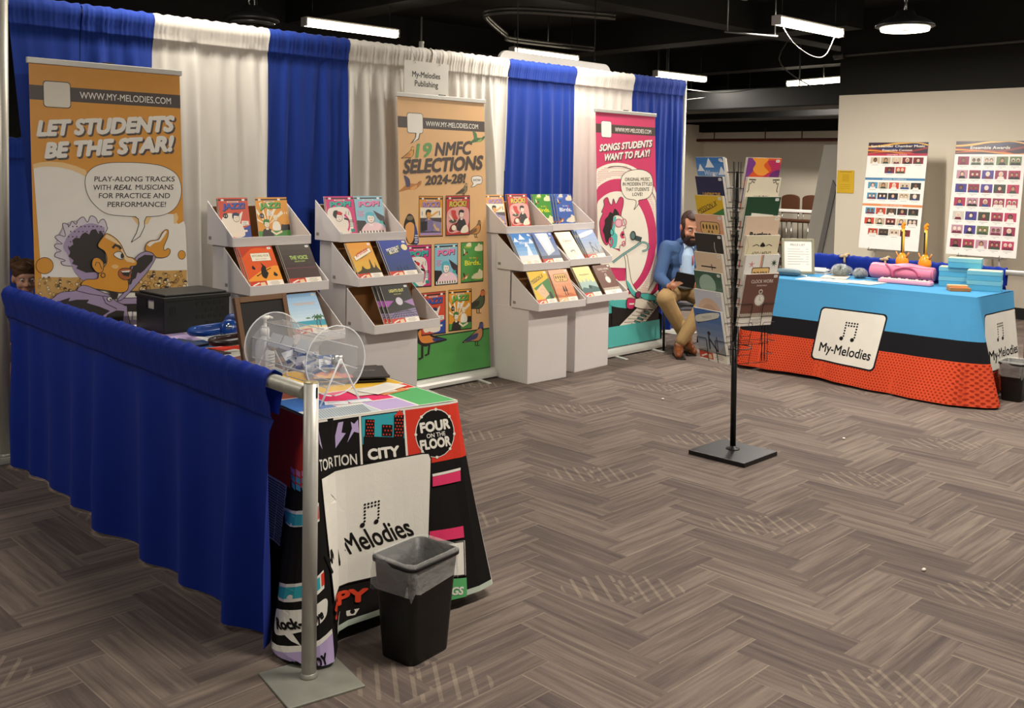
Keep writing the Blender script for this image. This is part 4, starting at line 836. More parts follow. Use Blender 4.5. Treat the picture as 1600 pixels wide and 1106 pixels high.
        p.rrect(0.2, 0.5, 0.76, 0.63, 0.04, '#b59ac2', 0.03); p.text('FLOW STATE', 0.48, 0.53, 0.065, '#3a2470', w=0.46, bold=0.02); p.poly([(0, 0.45), (1, 0.35), (1, 0.1), (0, 0.1)], '#5a3a86'); strip(p); stick(p)
    elif k == 'invention':
        p.rect(0, 0, 1, 1, '#e3d9c0')
        for sx, cx in ((1, 0.05), (-1, 0.95)):
            p.line([(cx, 0.96), (cx + 0.2 * sx, 0.955), (cx + 0.16 * sx, 0.9), (cx + 0.1 * sx, 0.93), (cx + 0.06 * sx, 0.88), (cx + 0.02 * sx, 0.9), (cx + 0.03 * sx, 0.76), (cx, 0.72)], 0.022, '#3a352c')
        p.text('INVENTION', 0.5, 0.56, 0.105, '#1e1b18', w=0.46, bold=0.02); p.text('IN C MINOR', 0.5, 0.44, 0.09, '#1e1b18', w=0.46, bold=0.02); strip(p)
    elif k == 'time':
        p.rect(0, 0, 1, 1, '#23462f'); p.poly([(0.14, 0.2), (0.2, 0.7), (0.86, 0.66), (0.84, 0.2)], '#e6e0d2'); p.text('SET THE', 0.55, 0.58, 0.07, '#b7435a', w=0.52, bold=0.01); p.text('TRAP', 0.52, 0.47, 0.07, '#b7435a', w=0.24, bold=0.01); p.text('GRAND DUEL', 0.52, 0.4, 0.03, '#b7435a', w=0.4); strip(p); stick(p)
    elif k == 'ragtime':
        p.rect(0, 0, 1, 1, '#d9bfa6'); p.text('Ragtime', 0.48, 0.6, 0.105, BK, w=0.62, bold=0.055); p.text('PIANO & BRASS', 0.48, 0.53, 0.03, BK, w=0.44, bold=0.02); strip(p); stick(p)
    elif k == 'meno':
        p.rect(0, 0, 1, 1, '#ddd2b2'); p.line([(0.02, 0.95), (0.1, 0.8), (0.06, 0.62), (0.12, 0.4)], 0.014, '#b7a77f'); p.line([(0.22, 0.8), (0.34, 0.83), (0.42, 0.8)], 0.016, BK); p.line([(0.62, 0.8), (0.7, 0.83), (0.8, 0.8)], 0.016, BK); p.blob([(0.44, 0.8), (0.5, 0.87), (0.56, 0.84), (0.6, 0.8), (0.52, 0.78)], BK); p.text('ADD I MENO', 0.5, 0.6, 0.1, '#4b463a', w=0.58, shear=0.25, bold=0.01); strip(p)
    elif k == 'soul':
        p.rect(0, 0, 1, 1, '#e6e3dc')
        for i, c in enumerate(('#d98a3a', '#c9463a', '#4a8a78')): p.rect(0.45 + i * 0.03, 0.75, 0.472 + i * 0.03, 1, c)
        for (x, y, c) in ((0.2, 0.82, '#c9787a'), (0.86, 0.84, '#2f4a3a')):
            for a in range(5 if x < 0.5 else 8):
                t = a * 2 * pi / (5 if x < 0.5 else 8) + 0.3; p.poly([(x, y), (x + 0.03 * cos(t - .5), y + 0.024 * sin(t - .5)), (x + 0.1 * cos(t), y + 0.078 * sin(t)), (x + 0.03 * cos(t + .5), y + 0.024 * sin(t + .5))], c)
        p.rrect(0.23, 0.42, 0.76, 0.76, 0.04, BK, 0.03); p.rrect(0.25, 0.43, 0.74, 0.745, 0.035, '#dfb877', 0.026); p.text('OLD SOUL', 0.495, 0.6, 0.08, '#3a2418', w=0.44, bold=0.04); p.text('GRAND CHORALE', 0.495, 0.52, 0.035, '#3a2418', w=0.4, bold=0.02); strip(p)
    elif k == 'redback':
        p.rect(0, 0, 1, 1, '#d2452f'); p.poly([(0, 0.7), (1, 0.82), (1, 0.3), (0, 0.3)], '#e3a52e'); p.poly([(0.42, 0.62), (0.98, 0.62), (0.98, 0.8), (0.55, 0.84)], '#e9dfd0'); p.rect(0, 0.83, 0.12, 0.95, '#e9e6de'); strip(p)
    elif k == 'orangeback':
        grad(p, ramp('#b8562c', '#dd8a3a', 6)); p.poly([(0, 0.3), (1, 0.5), (1, 0.2)], '#b23a2a'); strip(p)

# ---------------------------------------------------------------- tan and pink banners
def bird_stand(p, x, y, s, body, wing, headc, flip=1):
    f = flip
    p.blob([(x - .95 * s * f, y - .5 * s), (x - .3 * s * f, y + .05 * s), (x + .25 * s * f, y + .55 * s), (x + .4 * s * f, y + 1.0 * s), (x + .62 * s * f, y + 1.0 * s), (x + .66 * s * f, y + .6 * s), (x + .62 * s * f, y), (x + .3 * s * f, y - .4 * s), (x - .3 * s * f, y - .42 * s)], BK)
    p.blob([(x - .8 * s * f, y - .45 * s), (x - .25 * s * f, y), (x + .28 * s * f, y + .5 * s), (x + .55 * s * f, y + .5 * s), (x + .55 * s * f, y), (x + .28 * s * f, y - .34 * s), (x - .3 * s * f, y - .36 * s)], body)
    p.blob([(x + .34 * s * f, y + .6 * s), (x + .42 * s * f, y + .95 * s), (x + .6 * s * f, y + .94 * s), (x + .62 * s * f, y + .62 * s)], headc); p.poly([(x + .62 * s * f, y + .86 * s), (x + .82 * s * f, y + .8 * s), (x + .62 * s * f, y + .76 * s)], '#d98a3a')
    p.blob([(x - .75 * s * f, y - .42 * s), (x - .1 * s * f, y + .1 * s), (x + .25 * s * f, y + .2 * s), (x + .1 * s * f, y - .2 * s)], wing)
    for dx in (0.05, 0.22): p.line([(x + dx * s * f, y - .38 * s), (x + dx * s * f, y - .72 * s), (x + (dx + .15) * s * f, y - .74 * s)], .06 * s, BK)
def banner_tan():
    A = Art(0.0003); W_ = 0.865; p = Pen(A, lambda x, y: (x, y)); H = hom([(621, 152), (757, 162), (633, 598), (767.5, 576)], [(0, 2.115), (W_, 2.115), (0, 0.085), (W_, 0.085)])
    def Z(k, ox, oy): return Pen(A, lambda x, y: H(ox + x / k, oy - y / k))     # crop coordinates with y up
    a = Z(4.2545, 580, 80); b = Z(3.815, 600, 330); TAN = '#e3b57e'
    p.rect(0, 0.0, W_, 0.28, BK); p.rect(0, 0.085, W_, 0.385, '#4f9a4b'); p.rect(0, 0.375, W_, 0.383, BK)
    p.rect(0, 1.90, W_, 1.98, DK); p.text('WWW.MY-MELODIES.COM', 0.53, 1.92, 0.038, WARMW, w=0.53, bold=0.01)
    p.rrect(0.085, 1.862, 0.238, 2.01, 0.02, BK); p.rrect(0.089, 1.866, 0.234, 2.006, 0.018, WARMW); p.poly([(0.165, 1.863), (0.21, 1.863), (0.195, 1.82), (0.11, 1.785), (0.16, 1.83)], BK); p.poly([(0.172, 1.869), (0.203, 1.869), (0.188, 1.825), (0.135, 1.795), (0.167, 1.833)], WARMW)
    a.text('19', 349, -706, 96, '#5d9e58', w=96, bold=0.03, shear=0.12, rise=4); a.text('NMFC', 545, -690, 88, DK, w=232, bold=0.045, shear=0.14, rise=6)
    a.text('SELECTIONS', 478, -800, 92, DK, w=515, bold=0.045, shear=0.14, rise=16); a.text('2024-28!', 495, -884, 62, DK, w=258, bold=0.045, shear=0.12, rise=8)
    a.outl([(672, -862), (678, -838), (705, -832), (736, -836), (744, -860), (736, -884), (710, -888), (694, -902), (668, -906), (684, -886)], WARMW, 3, BK, 3); a.text('WOW!', 708, -868, 17, BK, w=54)
    # birds
    birdie(a, 275, -905, 58, '#b9783c', '#e0a05a', '#4d4666'); birdie(a, 715, -590, 40, '#3f6b40', '#8aa860', '#4f7a4a', 1.2); bird_stand(a, 252, -690, 52, '#e0a04a', '#c98a3c', '#e8b25a'); bird_stand(a, 612, -930, 48, '#8a7a58', '#4b4436', '#a8926a')
    b.blob([(125, -80), (150, -22), (182, -40), (200, -120), (213, -190), (190, -205), (150, -195), (128, -140)], BK); b.blob([(133, -95), (160, -70), (185, -90), (182, -170), (160, -198), (140, -160)], '#e0a05a'); b.blob([(188, -80), (205, -130), (210, -190), (190, -200)], '#3a4580'); b.ell(160, -45, 20, 14, '#7a6a4a'); b.dots(190, -190, 205, -150, 3, 4, 4, '#d9d6e0')
    bird_stand(b, 545, -120, 58, '#c98a4a', '#7a5a34', '#8a6a44'); bird_stand(b, 555, -560, 80, '#4b5a3a', '#3a332a', '#d9743a'); bird_stand(b, 545, -755, 80, '#c98a5a', '#3e4470', '#4a4f8a')
    b.blob([(200, -720), (230, -700), (290, -745), (380, -772), (340, -790), (290, -800), (250, -815), (215, -800), (200, -780)], BK); b.blob([(208, -735), (235, -715), (285, -755), (320, -775), (290, -790), (230, -790)], '#e08a3a'); b.poly([(290, -765), (372, -770), (300, -785)], '#2e3f7a'); b.line([(232, -810), (232, -880), (210, -890)], 14, BK); b.line([(275, -805), (268, -860), (248, -868)], 12, BK)
    # small book covers
    def mini(pen, x0, y0, x1, y1, y2, y3, kind):   # slanted frame: left x0 (y0 top,y3 bottom), right x1 (y1 top,y2 bottom)
        def t(u, v):
            yt = y0 + (y1 - y0) * u; yb = y3 + (y2 - y3) * u; xx = x0 + (x1 - x0) * u; return pen.t(xx, yb + (yt - yb) * v)
        q = Pen(A, t); q.rect(-0.02, -0.03, 1.03, 1.015, BK); q.clip = (0, 0, 1, 1); cov(q, kind)
    mini(a, 325, -970, 478, -972, -1232, -1236, 'rock_orange'); mini(a, 503, -968, 655, -966, -1222, -1228, 'rock_red')
    mini(b, 140, -212, 284, -208, -450, -458, 'pop_pink'); mini(b, 308, -206, 442, -200, -436, -446, 'pop_blue'); mini(b, 466, -196, 595, -192, -422, -432, 'birds_green')
    mini(b, 230, -498, 368, -486, -730, -744, 'jazz_red'); mini(b, 392, -482, 524, -474, -706, -720, 'jazz_orange')
    banner('rollup_banner', 'tan roll-up banner with birds and comic covers between the two pairs of book displays', 2.605, W_, 0.24, 0.12, 2.135, A, TAN)
banner_tan()
def banner_pink():
    A = Art(0.0003); W_ = 0.86; p = Pen(A, lambda x, y: (x, y)); H = hom([(931, 175), (1026, 184), (938, 547), (1030, 531)], [(0, 2.12), (W_, 2.12), (0, 0.085), (W_, 0.085)])
    def Z(k, ox, oy): return Pen(A, lambda x, y: H(ox + x / k, oy - y / k))
    a = Z(4.809, 925, 170); b = Z(6.1455, 925, 380); PK = '#cf3767'; WH = '#f2ead8'; TQ = '#58bdb6'
    def clip(v, lo, hi): return max(lo, min(hi, v))
    def disc(cx, cy, rx, ry, c, y0=0.36):
        p.poly([(clip(cx + rx * cos(t), 0, W_), clip(cy + ry * sin(t), y0, 2.1)) for t in [2 * pi * i / 60 for i in range(60)]], c)
    disc(0.30, 1.03, 0.72, 0.66, WH); 
    ann = lambda x, y: 0.56 ** 2 < (x - 0.30) ** 2 + ((y - 1.03) / 0.97) ** 2 < 0.66 ** 2 and 0.01 < x < W_ - 0.01 and y > 0.45
    p.dots(0.0, 0.4, W_, 1.72, 56, 86, 0.0042, PK, inside=ann)
    for k in range(2): p.line([q for q in [(0.30 + (0.615 + 0.03 * k) * cos(t), 1.03 + (0.60 + 0.03 * k) * sin(t)) for t in [-0.9 + i * 0.06 for i in range(46)]] if 0 < q[0] < W_ and q[1] > 0.4], 0.02 if k == 0 else 0.006, WH if k == 0 else BK)
    disc(0.30, 1.03, 0.555, 0.52, PK); disc(0.28, 1.0, 0.45, 0.44, WH)
    p.rect(0, 1.945, W_, 2.022, DK); p.text('WWW.MY-MELODIES.COM', 0.53, 1.963, 0.038, WARMW, w=0.53, bold=0.012); p.rrect(0.07, 1.905, 0.215, 2.05, 0.02, BK); p.rrect(0.074, 1.909, 0.211, 2.046, 0.018, WARMW)
    a.shtext('SONGS STUDENTS', 258, -310, 52, WARMW, DK, 5, -5, w=392, bold=0.045, shear=0.15, rise=16); a.shtext('WANT TO PLAY!', 265, -384, 52, WARMW, DK, 5, -5, w=340, bold=0.045, shear=0.15, rise=16)
    a.outl([(222, -590), (228, -530), (262, -490), (330, -470), (400, -475), (452, -510), (468, -580), (458, -650), (420, -690), (360, -704), (358, -730), (322, -776), (338, -735), (332, -702), (270, -690), (235, -650)], WH, 4, BK, 4)
    for s, y, w in (('ORIGINAL MUSIC', -556, 190), ('IN MODERN STYLES', -592, 224), ('THAT STUDENTS', -633, 178), ('LOVE!', -670, 76)): a.text(s, 348, y, 27, BK, w=w, bold=0.012, shear=0.06)
    # singer
    a.outl([(60, -870), (85, -800), (75, -790), (95, -740), (92, -700), (120, -680), (135, -720), (155, -735), (165, -690), (185, -730), (215, -680), (240, -690), (240, -740), (225, -800), (215, -860), (140, -1000), (110, -1040), (75, -980)], PK, 4, BK, 4)
    a.blob([(160, -800), (175, -765), (200, -790), (210, -830), (160, -850), (150, -930), (140, -1000), (110, -1020), (95, -960), (85, -930), (100, -880), (100, -850), (125, -820), (140, -790)], BK)
    a.outl([(165, -825), (200, -815), (235, -835), (248, -880), (258, -910), (240, -920), (248, -960), (258, -1000), (245, -1030), (215, -1045), (205, -1075), (150, -1070), (145, -990), (150, -930), (160, -880)], WH, 4, BK, 4)
    a.blob([(168, -830), (185, -830), (180, -880), (175, -940), (195, -970), (185, -1050), (150, -1062), (148, -990), (155, -930), (162, -880)], TQ)
    a.ring(205, -875, 28, 30, 8, '#c9788a', 18); a.ell(205, -875, 23, 25, '#f0b7c0', 14); a.ring(245, -870, 18, 26, 7, '#c9788a', 14); a.line([(178, -865), (160, -880)], 7, '#c9788a'); a.blob([(215, -965), (232, -935), (248, -950), (240, -968), (250, -985), (228, -990)], PK); a.ell(236, -962, 9, 10, BK, 8)
    a.ring(145, -1015, 14, 30, 9, PK, 16); a.ring(243, -1030, 12, 18, 7, PK, 12); a.outl([(148, -1060), (180, -1068), (206, -1070), (210, -1092), (180, -1102), (150, -1090)], PK, 4, BK, 3); a.outl([(140, -935), (150, -918), (165, -940), (158, -965), (142, -958)], TQ, 4, BK, 3)
    # body, arm, microphone on its boom
    b.poly([(100, -250), (330, -250), (325, -380), (100, -390)], PK); b.poly([(190, -60), (330, -130), (340, -260), (100, -250), (100, -150)], WH)
    b.outl([(310, -120), (340, -140), (350, -200), (365, -290), (380, -380), (420, -460), (470, -500), (480, -540), (430, -545), (370, -490), (335, -400), (330, -300), (325, -200)], WH, 5, BK, 4); b.blob([(330, -380), (360, -400), (400, -470), (450, -510), (430, -540), (370, -490)], TQ)
    b.line([(200, -205), (300, -130), (420, -55), (480, -10)], 22, BK); b.line([(200, -205), (300, -130), (420, -55), (480, -10)], 14, '#7fb0a8'); b.ring(490, -55, 60, 42, 18, BK, 20, -1.6, 1.9); b.ring(490, -55, 60, 42, 10, '#8ab8b0', 20, -1.6, 1.9)
    a.line([(330, -985), (375, -1000)], 34, '#3a4a48'); a.ell(312, -970, 22, 36, BK, 16); a.ell(310, -970, 16, 28, '#5a7a74', 14)
    # keyboard and hands
    p.rect(0, 0.085, W_, 0.38, BK); p.rect(0, 0.38, 0.2, 0.55, TQ); p.rect(0.0, 0.255, W_, 0.37, BK)
    b.poly([(190, -845), (190, -600), (420, -600), (620, -480), (640, -790)], BK); b.blob([(190, -570), (330, -560), (380, -580), (380, -640), (190, -620)], TQ)
    b.poly([(225, -840), (430, -640), (640, -470), (650, -600), (480, -805)], WH)
    for i in range(11):
        t = i / 11; b.line([(225 + 425 * t, -840 + 370 * t), (480 + 190 * t, -805 + 215 * t)], 4, BK)
    for i in range(9):
        t = (i + .4) / 10; x = 330 + 300 * t; y = -832 + 300 * t; b.line([(x, y), (x + 55, y - 30 + 8)], 20, BK); b.line([(x + 5, y - 2), (x + 45, y - 20)], 8, TQ)
    b.outl([(400, -560), (470, -545), (540, -570), (600, -620), (590, -650), (520, -650), (440, -640), (395, -615)], WH, 5, BK, 4)
    for k in range(4): b.line([(520 + k * 18, -580 - k * 6), (560 + k * 14, -640 - k * 4)], 5, BK)
    b.outl([(455, -505), (520, -500), (590, -520), (620, -560), (560, -570), (480, -548)], TQ, 5, BK, 4)
    b.outl([(330, -560), (345, -545), (400, -550), (408, -570), (390, -640), (345, -645), (325, -620)], PK, 5, BK, 3); b.line([(350, -600), (398, -598)], 14, WH); b.outl([(418, -490), (455, -485), (462, -505), (440, -545), (415, -530)], '#8a2f52', 5, BK, 3)
    p.rect(0, 0.0855, W_, 0.262, TQ)
    banner('rollup_banner', 'pink roll-up banner with a cartoon singer at a microphone, rightmost of the three banners', 4.71, W_, 0.33, 0.22, 2.135, A, PK)
banner_pink()

# ---------------------------------------------------------------- books
M_PAGES = mat('page_edges', '#dcd6ca', 0.8, bump=0.3, bscale=30, stretch=(1, 60, 1))
BOOKMESH = {}
def flip(o, seen={}): return o
def book(kind, w, h, t, label, group, loc, rz, lean, roll=0.0, back='#d8d0c4'):
    """a score booklet standing on its lower edge; cover faces local -y; origin at the lower left front corner"""
    key = (kind, round(w, 3), round(h, 3), round(t, 4))
    if key not in BOOKMESH:
        r = thing('score_book', '', 'book'); A = Art(0.00008); cov(ident(A, w, h), kind)
        vs, fs = slab(w, h, 0.0006); A.build('front_cover', M_PAPER, r, base=(vs, fs, '#e8e2d6'))
        box('page_block', M_PAGES, 0.001, w - 0.0015, 0.0006, t - 0.0006, 0.001, h - 0.001, r)
        A2 = Art(); A2.build('back_cover', M_PAPER, r, base=(*slab(w, h, 0.0006, 0, 0), back)).location = (0, t - 0.0006, 0)
        BOOKMESH[key] = r
    else:
        s = BOOKMESH[key]; r = s.copy(); COL.objects.link(r)
        for ch in s.children:
            c = ch.copy(); COL.objects.link(c); c.parent = r
    r['label'] = label; r['category'] = 'book'; r['group'] = group
    r.location = loc; r.rotation_euler = (-lean, roll, rz); return r

# ---------------------------------------------------------------- cardboard displays
M_CARD = mat('white_cardboard', '#e4dedb', 0.62, bump=0.04, bscale=60, var=0.03)
M_KRAFT = mat('brown_kraft_board', '#8a5e30', 0.75, bump=0.05, bscale=80, var=0.08)
FL = 0.022   # the tray floor lies this far under the lip
TIERS = ((0.25, 1.177), (0.055, 0.905), (-0.12, 0.622))     # lip position behind the base front, lip height
def display(label, s, off, rot, wt, wb, which, stock):
    rz = AL + rot; loc = W(s, off, 0); t = thing('book_display', label, 'display stand', loc, rz, 'white cardboard book displays'); mw = Matrix.Translation(loc) @ Matrix.Rotation(rz, 4, 'Z')
    MB().box(0, wb, 0, 0.36, 0, 0.57).obj('base_column', M_CARD, t, 0.003)
    MB().box(0.008, wb + 0.012, 0.36, 0.52, 0, 1.118).obj('rear_column', M_CARD, t, 0.003)
    MB().box(0.004, wb + 0.004, 0.215, 0.36, 0.57, 0.846).obj('middle_riser', M_CARD, t, 0.002)
    x0 = -0.012; x1 = wt - 0.012; th = 0.006
    for k, (yl, zl) in enumerate(TIERS):
        zb = zl - 0.056; yb = yl + 0.30; zt_ = zl + 0.21
        m = MB()
        for x in (x0, x1 - th): m.prism([(x, yl, zb), (x, yb, zb), (x, yb, zt_), (x, yl, zl)], (th, 0, 0))
        m.box(x0 + th, x1 - th, yl, yl + th, zb, zl); m.box(x0 + th, x1 - th, yb - th, yb, zb, zt_ - 0.03 if k == 0 else min(zt_, TIERS[k - 1][1] - 0.06)); m.box(x0 + th, x1 - th, yl + th, yb - th, zl - FL - 0.004, zl - FL)
        tr = m.obj('tray', M_CARD, t, 0.0012, 1)
        MB().box(x0 + th, x1 - th, yb - th - 0.003, yb - th, zb + 0.004, (zt_ - 0.035) if k == 0 else min(zt_, TIERS[k - 1][1] - 0.062)).box(x0 + th, x1 - th, yl + th + 0.001, yb - th - 0.003, zl - FL, zl - FL + 0.0025).obj('kraft_lining', M_KRAFT, tr)
        MB().box(x0 - 0.001, x0 + 0.0, yb - 0.05, yb - 0.02, zb + 0.03, zb + 0.05).obj('tab_slot', mat('slot_shadow', '#8f8a86', 0.8), tr)
    rel = ('top', 'middle', 'bottom')
    for (tier, kind, desc, x, w, h, y, lean, n, dx) in stock:
        yl, zl = TIERS[tier]; tb = 0.007; h = h * (0.925 if tier == 0 else 0.925)
        for i in range(n):
            lab = desc + ', ' + rel[tier] + ' tray, ' + which
            if n > 1: lab = ('front copy of ', 'second copy behind ', 'third copy behind ')[i] + lab
            p = mw @ Vector((x + dx * i, yl + y + i * 0.0135, zl - FL + 0.0032 + tb * sin(lean)))
            book(kind, w, h, tb, lab, 'score books in the white displays', p, rz, lean)
L1 = radians(13); L2 = radians(34)
display('leftmost white cardboard book display, behind the clear raffle drum', 1.16, 0.635, 0.0, 0.555, 0.435, 'leftmost display', [
    (0, 'jazz_red', 'red and blue jazz book', 0.006, 0.205, 0.275, 0.155, L1, 2, -0.0),
    (0, 'jazz_orange', 'orange and green jazz book', 0.262, 0.20, 0.275, 0.15, L1, 3, 0.024),
    (1, 'witch', 'orange witch book', 0.012, 0.226, 0.30, 0.02, L2, 3, -0.006),
    (1, 'dark', 'dark brown book with green title', 0.285, 0.226, 0.30, 0.02, L2, 2, -0.004),
    (2, 'beach', 'pale blue beach and palm book', 0.215, 0.226, 0.30, 0.02, L2, 2, -0.005)])
display('second white cardboard book display, left of the tan banner', 1.925, 0.655, radians(-1.2), 0.54, 0.435, 'second display', [
    (0, 'pop_pink', 'pink pop book', 0.004, 0.225, 0.28, 0.15, L1, 2, -0.001),
    (0, 'pop_blue', 'light blue pop book', 0.236, 0.235, 0.28, 0.15, L1, 2, 0.0),
    (1, 'yellow', 'yellow book with tilted red title', 0.02, 0.19, 0.30, 0.02, radians(36), 2, -0.006),
    (1, 'moon', 'blue moonlit book', 0.275, 0.226, 0.30, 0.02, L2, 2, -0.006),
    (2, 'lights', 'black and purple grid book', 0.15, 0.226, 0.30, 0.02, radians(31), 3, -0.022)])
display('third white cardboard book display, right of the tan banner', 3.495, 0.612, radians(-2.6), 0.515, 0.425, 'third display', [
    (0, 'rock_orange', 'orange and lilac rock book', -0.002, 0.19, 0.28, 0.2, L1, 2, 0.004),
    (0, 'rock_red', 'red rock book', 0.225, 0.215, 0.285, 0.19, L1, 2, -0.004),
    (1, 'winter', 'sky blue book of clouds', 0.008, 0.205, 0.30, 0.02, L2, 3, -0.002),
    (1, 'storm', 'grey blue book with a white light beam', 0.245, 0.21, 0.30, 0.02, L2, 3, -0.012),
    (2, 'mission', 'yellow and green mission book', 0.012, 0.2, 0.30, 0.02, radians(31), 1, 0),
    (2, 'desert', 'orange desert book', 0.24, 0.205, 0.30, 0.02, radians(31), 2, -0.012)])
display('fourth white cardboard book display, beside the pink banner', 4.102, 0.56, radians(2.6), 0.57, 0.45, 'fourth display', [
    (0, 'birds_green', 'green bird book', 0.004, 0.215, 0.28, 0.17, L1, 2, -0.002),
    (0, 'birds_blue', 'blue bird book', 0.29, 0.225, 0.28, 0.17, L1, 3, -0.02),
    (1, 'lupine', 'cream book with a small black horse', 0.012, 0.2, 0.30, 0.02, radians(38), 1, 0),
    (1, 'lamp', 'blue grey book with a slanted white label', 0.275, 0.23, 0.30, 0.02, L2, 3, -0.012),
    (2, 'waves', 'pale yellow and teal book', 0.012, 0.215, 0.30, 0.02, L2, 2, -0.004),
    (2, 'clock', 'brown pocket watch book', 0.28, 0.226, 0.30, 0.02, L2, 1, 0)])

# ---------------------------------------------------------------- spinner rack
M_RACK = mat('black_powder_coat', '#0e0e0e', 0.38, var=0.3)
def spinner():
    base = Vector((4.776, 3.293, 0)); t = thing('spinner_rack', 'tall black wire spinner rack of music books on a square black base', 'book rack', base, radians(3))
    MB().box(-0.178, 0.178, -0.183, 0.183, 0, 0.026).obj('base_plate', M_RACK, t, 0.003)
    a = Vector((0.03, 0.02, 0.026)); lean = Vector((-0.02, 0.012, 0)); top = a + Vector((0, 0, 1.60)) + lean
    MB().tube([a, a + (top - a) * 0.46], 0.0165, 18).obj('pole', M_RACK, t)
    MB().tube([a + (top - a) * 0.44, top], 0.009, 12).obj('inner_rod', M_RACK, t)
    MB().lathe([(0.04, 0), (0.038, 0.006), (0.018, 0.01), (0.017, 0.02)], 16, tuple(a - Vector((0, 0, 0.001)))).obj('floor_flange', M_RACK, t)
    ax = lambda z: a + (top - a) * ((z - 0.026) / 1.60)
    Rr = Matrix.Rotation(-radians(3), 4, 'Z')
    back = Vector((0.677, 0.736, 0)); right = Vector((0.7375, -0.6752, 0))
    def dirn(deg): d = radians(deg); return (Rr @ (-back * cos(d) + right * sin(d))).normalized()   # degrees to the right of the camera
    faces = ((24, 0.15, 0.03, 7, 9), (-60, 0.165, 0.0, 9, 9), (118, 0.15, -0.01, 7, 7), (-149, 0.15, 0.02, 7, 7))
    zt_ = 1.70; st = 0.107; pk = None
    for z in (0.62, 1.0, 1.36, 1.62):
        MB().tube([ax(z) + Vector((0.098 * cos(q), 0.098 * sin(q), 0)) for q in [2 * pi * i / 24 for i in range(24)]], 0.003, 6, closed=True).obj('wire_ring', M_RACK, t)
        for f in faces: pass
    for deg, r, sh, nb, nr in faces:
        n = dirn(deg); x = Vector((-n.y, n.x, 0)); yaw = math.atan2(x.y, x.x)
        for e in (-0.1, 0.1):
            MB().tube([ax(0.55) + n * (r - 0.045) + x * (sh + e), ax(1.68) + n * (r - 0.045) + x * (sh + e)], 0.003, 6).obj('upright_wire', M_RACK, t)
        for k in range(nr):
            zb = zt_ - 0.298 - k * st; c = ax(zb) + n * (r - 0.03) + x * sh
            m = MB(); g = 0.0016
            U = lambda pts: m.tube(pts, g, 5)
            U([(-0.118, 0.015, 0.13), (-0.118, -0.0488, 0.13), (-0.04, -0.0488, 0.13), (-0.036, -0.0466, 0.12), (-0.04, -0.0202, 0.0), (-0.04, 0.015, -0.002)])
            U([(0.118, 0.015, 0.13), (0.118, -0.0488, 0.13), (0.04, -0.0488, 0.13), (0.036, -0.0466, 0.12), (0.04, -0.0202, 0.0), (0.04, 0.015, -0.002)])
            U([(-0.118, 0.015, 0.055), (-0.118, -0.0324, 0.055), (-0.04, -0.0324, 0.055)]); U([(0.118, 0.015, 0.055), (0.118, -0.0324, 0.055), (0.04, -0.0324, 0.055)])
            U([(-0.118, 0.015, -0.002), (0.118, 0.015, -0.002)]); U([(-0.118, 0.015, -0.002), (-0.118, 0.012, 0.13)]); U([(0.118, 0.015, -0.002), (0.118, 0.012, 0.13)]); U([(-0.118, 0.012, 0.13), (0.118, 0.012, 0.13)])
            if pk is None:
                pk = m.obj('wire_pocket', M_RACK, t); o = pk
            else:
                o = pk.copy(); COL.objects.link(o); o.parent = t
            o.location = c; o.rotation_euler = (0, 0, yaw)
            # two arms tie each pocket to the centre
    A2W = Matrix.Translation(base) @ Matrix.Rotation(radians(3), 4, 'Z')
    def col(fi, kinds, descs, where, n0=0, w=0.229, copies=1):
        deg, r, sh, nb, nr = faces[fi]; n = dirn(deg); x = Vector((-n.y, n.x, 0)); rz = math.atan2(x.y, x.x) + radians(3)
        for k, (kd, ds) in enumerate(zip(kinds, descs)):
            zb = zt_ - 0.296 - k * st; ln = radians(-12.5)
            for i in range(copies):
                p = ax(zb) + n * (r - 0.0128 - 0.0093 * i) + x * (sh - w / 2); p.z = zb
                lab = ds + ', ' + where + ' of spinner rack'
                if i: lab = 'copy behind the ' + lab
                book(kd, w, 0.305, 0.008, lab, 'music books in the spinner rack', A2W @ p, rz, ln)
    o9 = ['top', 'second', 'third', 'fourth', 'fifth', 'sixth', 'seventh', 'eighth', 'ninth']
    col(0, ['flow', 'invention', 'time', 'ragtime', 'meno', 'soul', 'clock'], ['orange and purple swirl book', 'cream book with corner scrolls', 'dark green book with red title', 'tan book with heavy black title', 'pale cream book with script title', 'white book with a tan name plate', 'brown pocket watch book'], 'right column', copies=2)
    col(1, ['winter', 'gold', 'mission', 'desert', 'black', 'cream', 'forest', 'arch', 'lamp'], ['sky blue cloud book', 'navy book with gold title', 'yellow and green mission book', 'orange desert book', 'black book with one white curve', 'tan book with a black bar', 'green forest book', 'lilac and tan arch book', 'blue book with a white rounded label'], 'left column', copies=2)
    col(2, ['orangeback'] * 7, ['orange book seen from behind, %s one down' % o for o in o9[:7]], 'far right column')
    col(3, ['redback'] * 7, ['red and yellow book, %s one down' % o for o in o9[:7]], 'far rear column')
spinner()

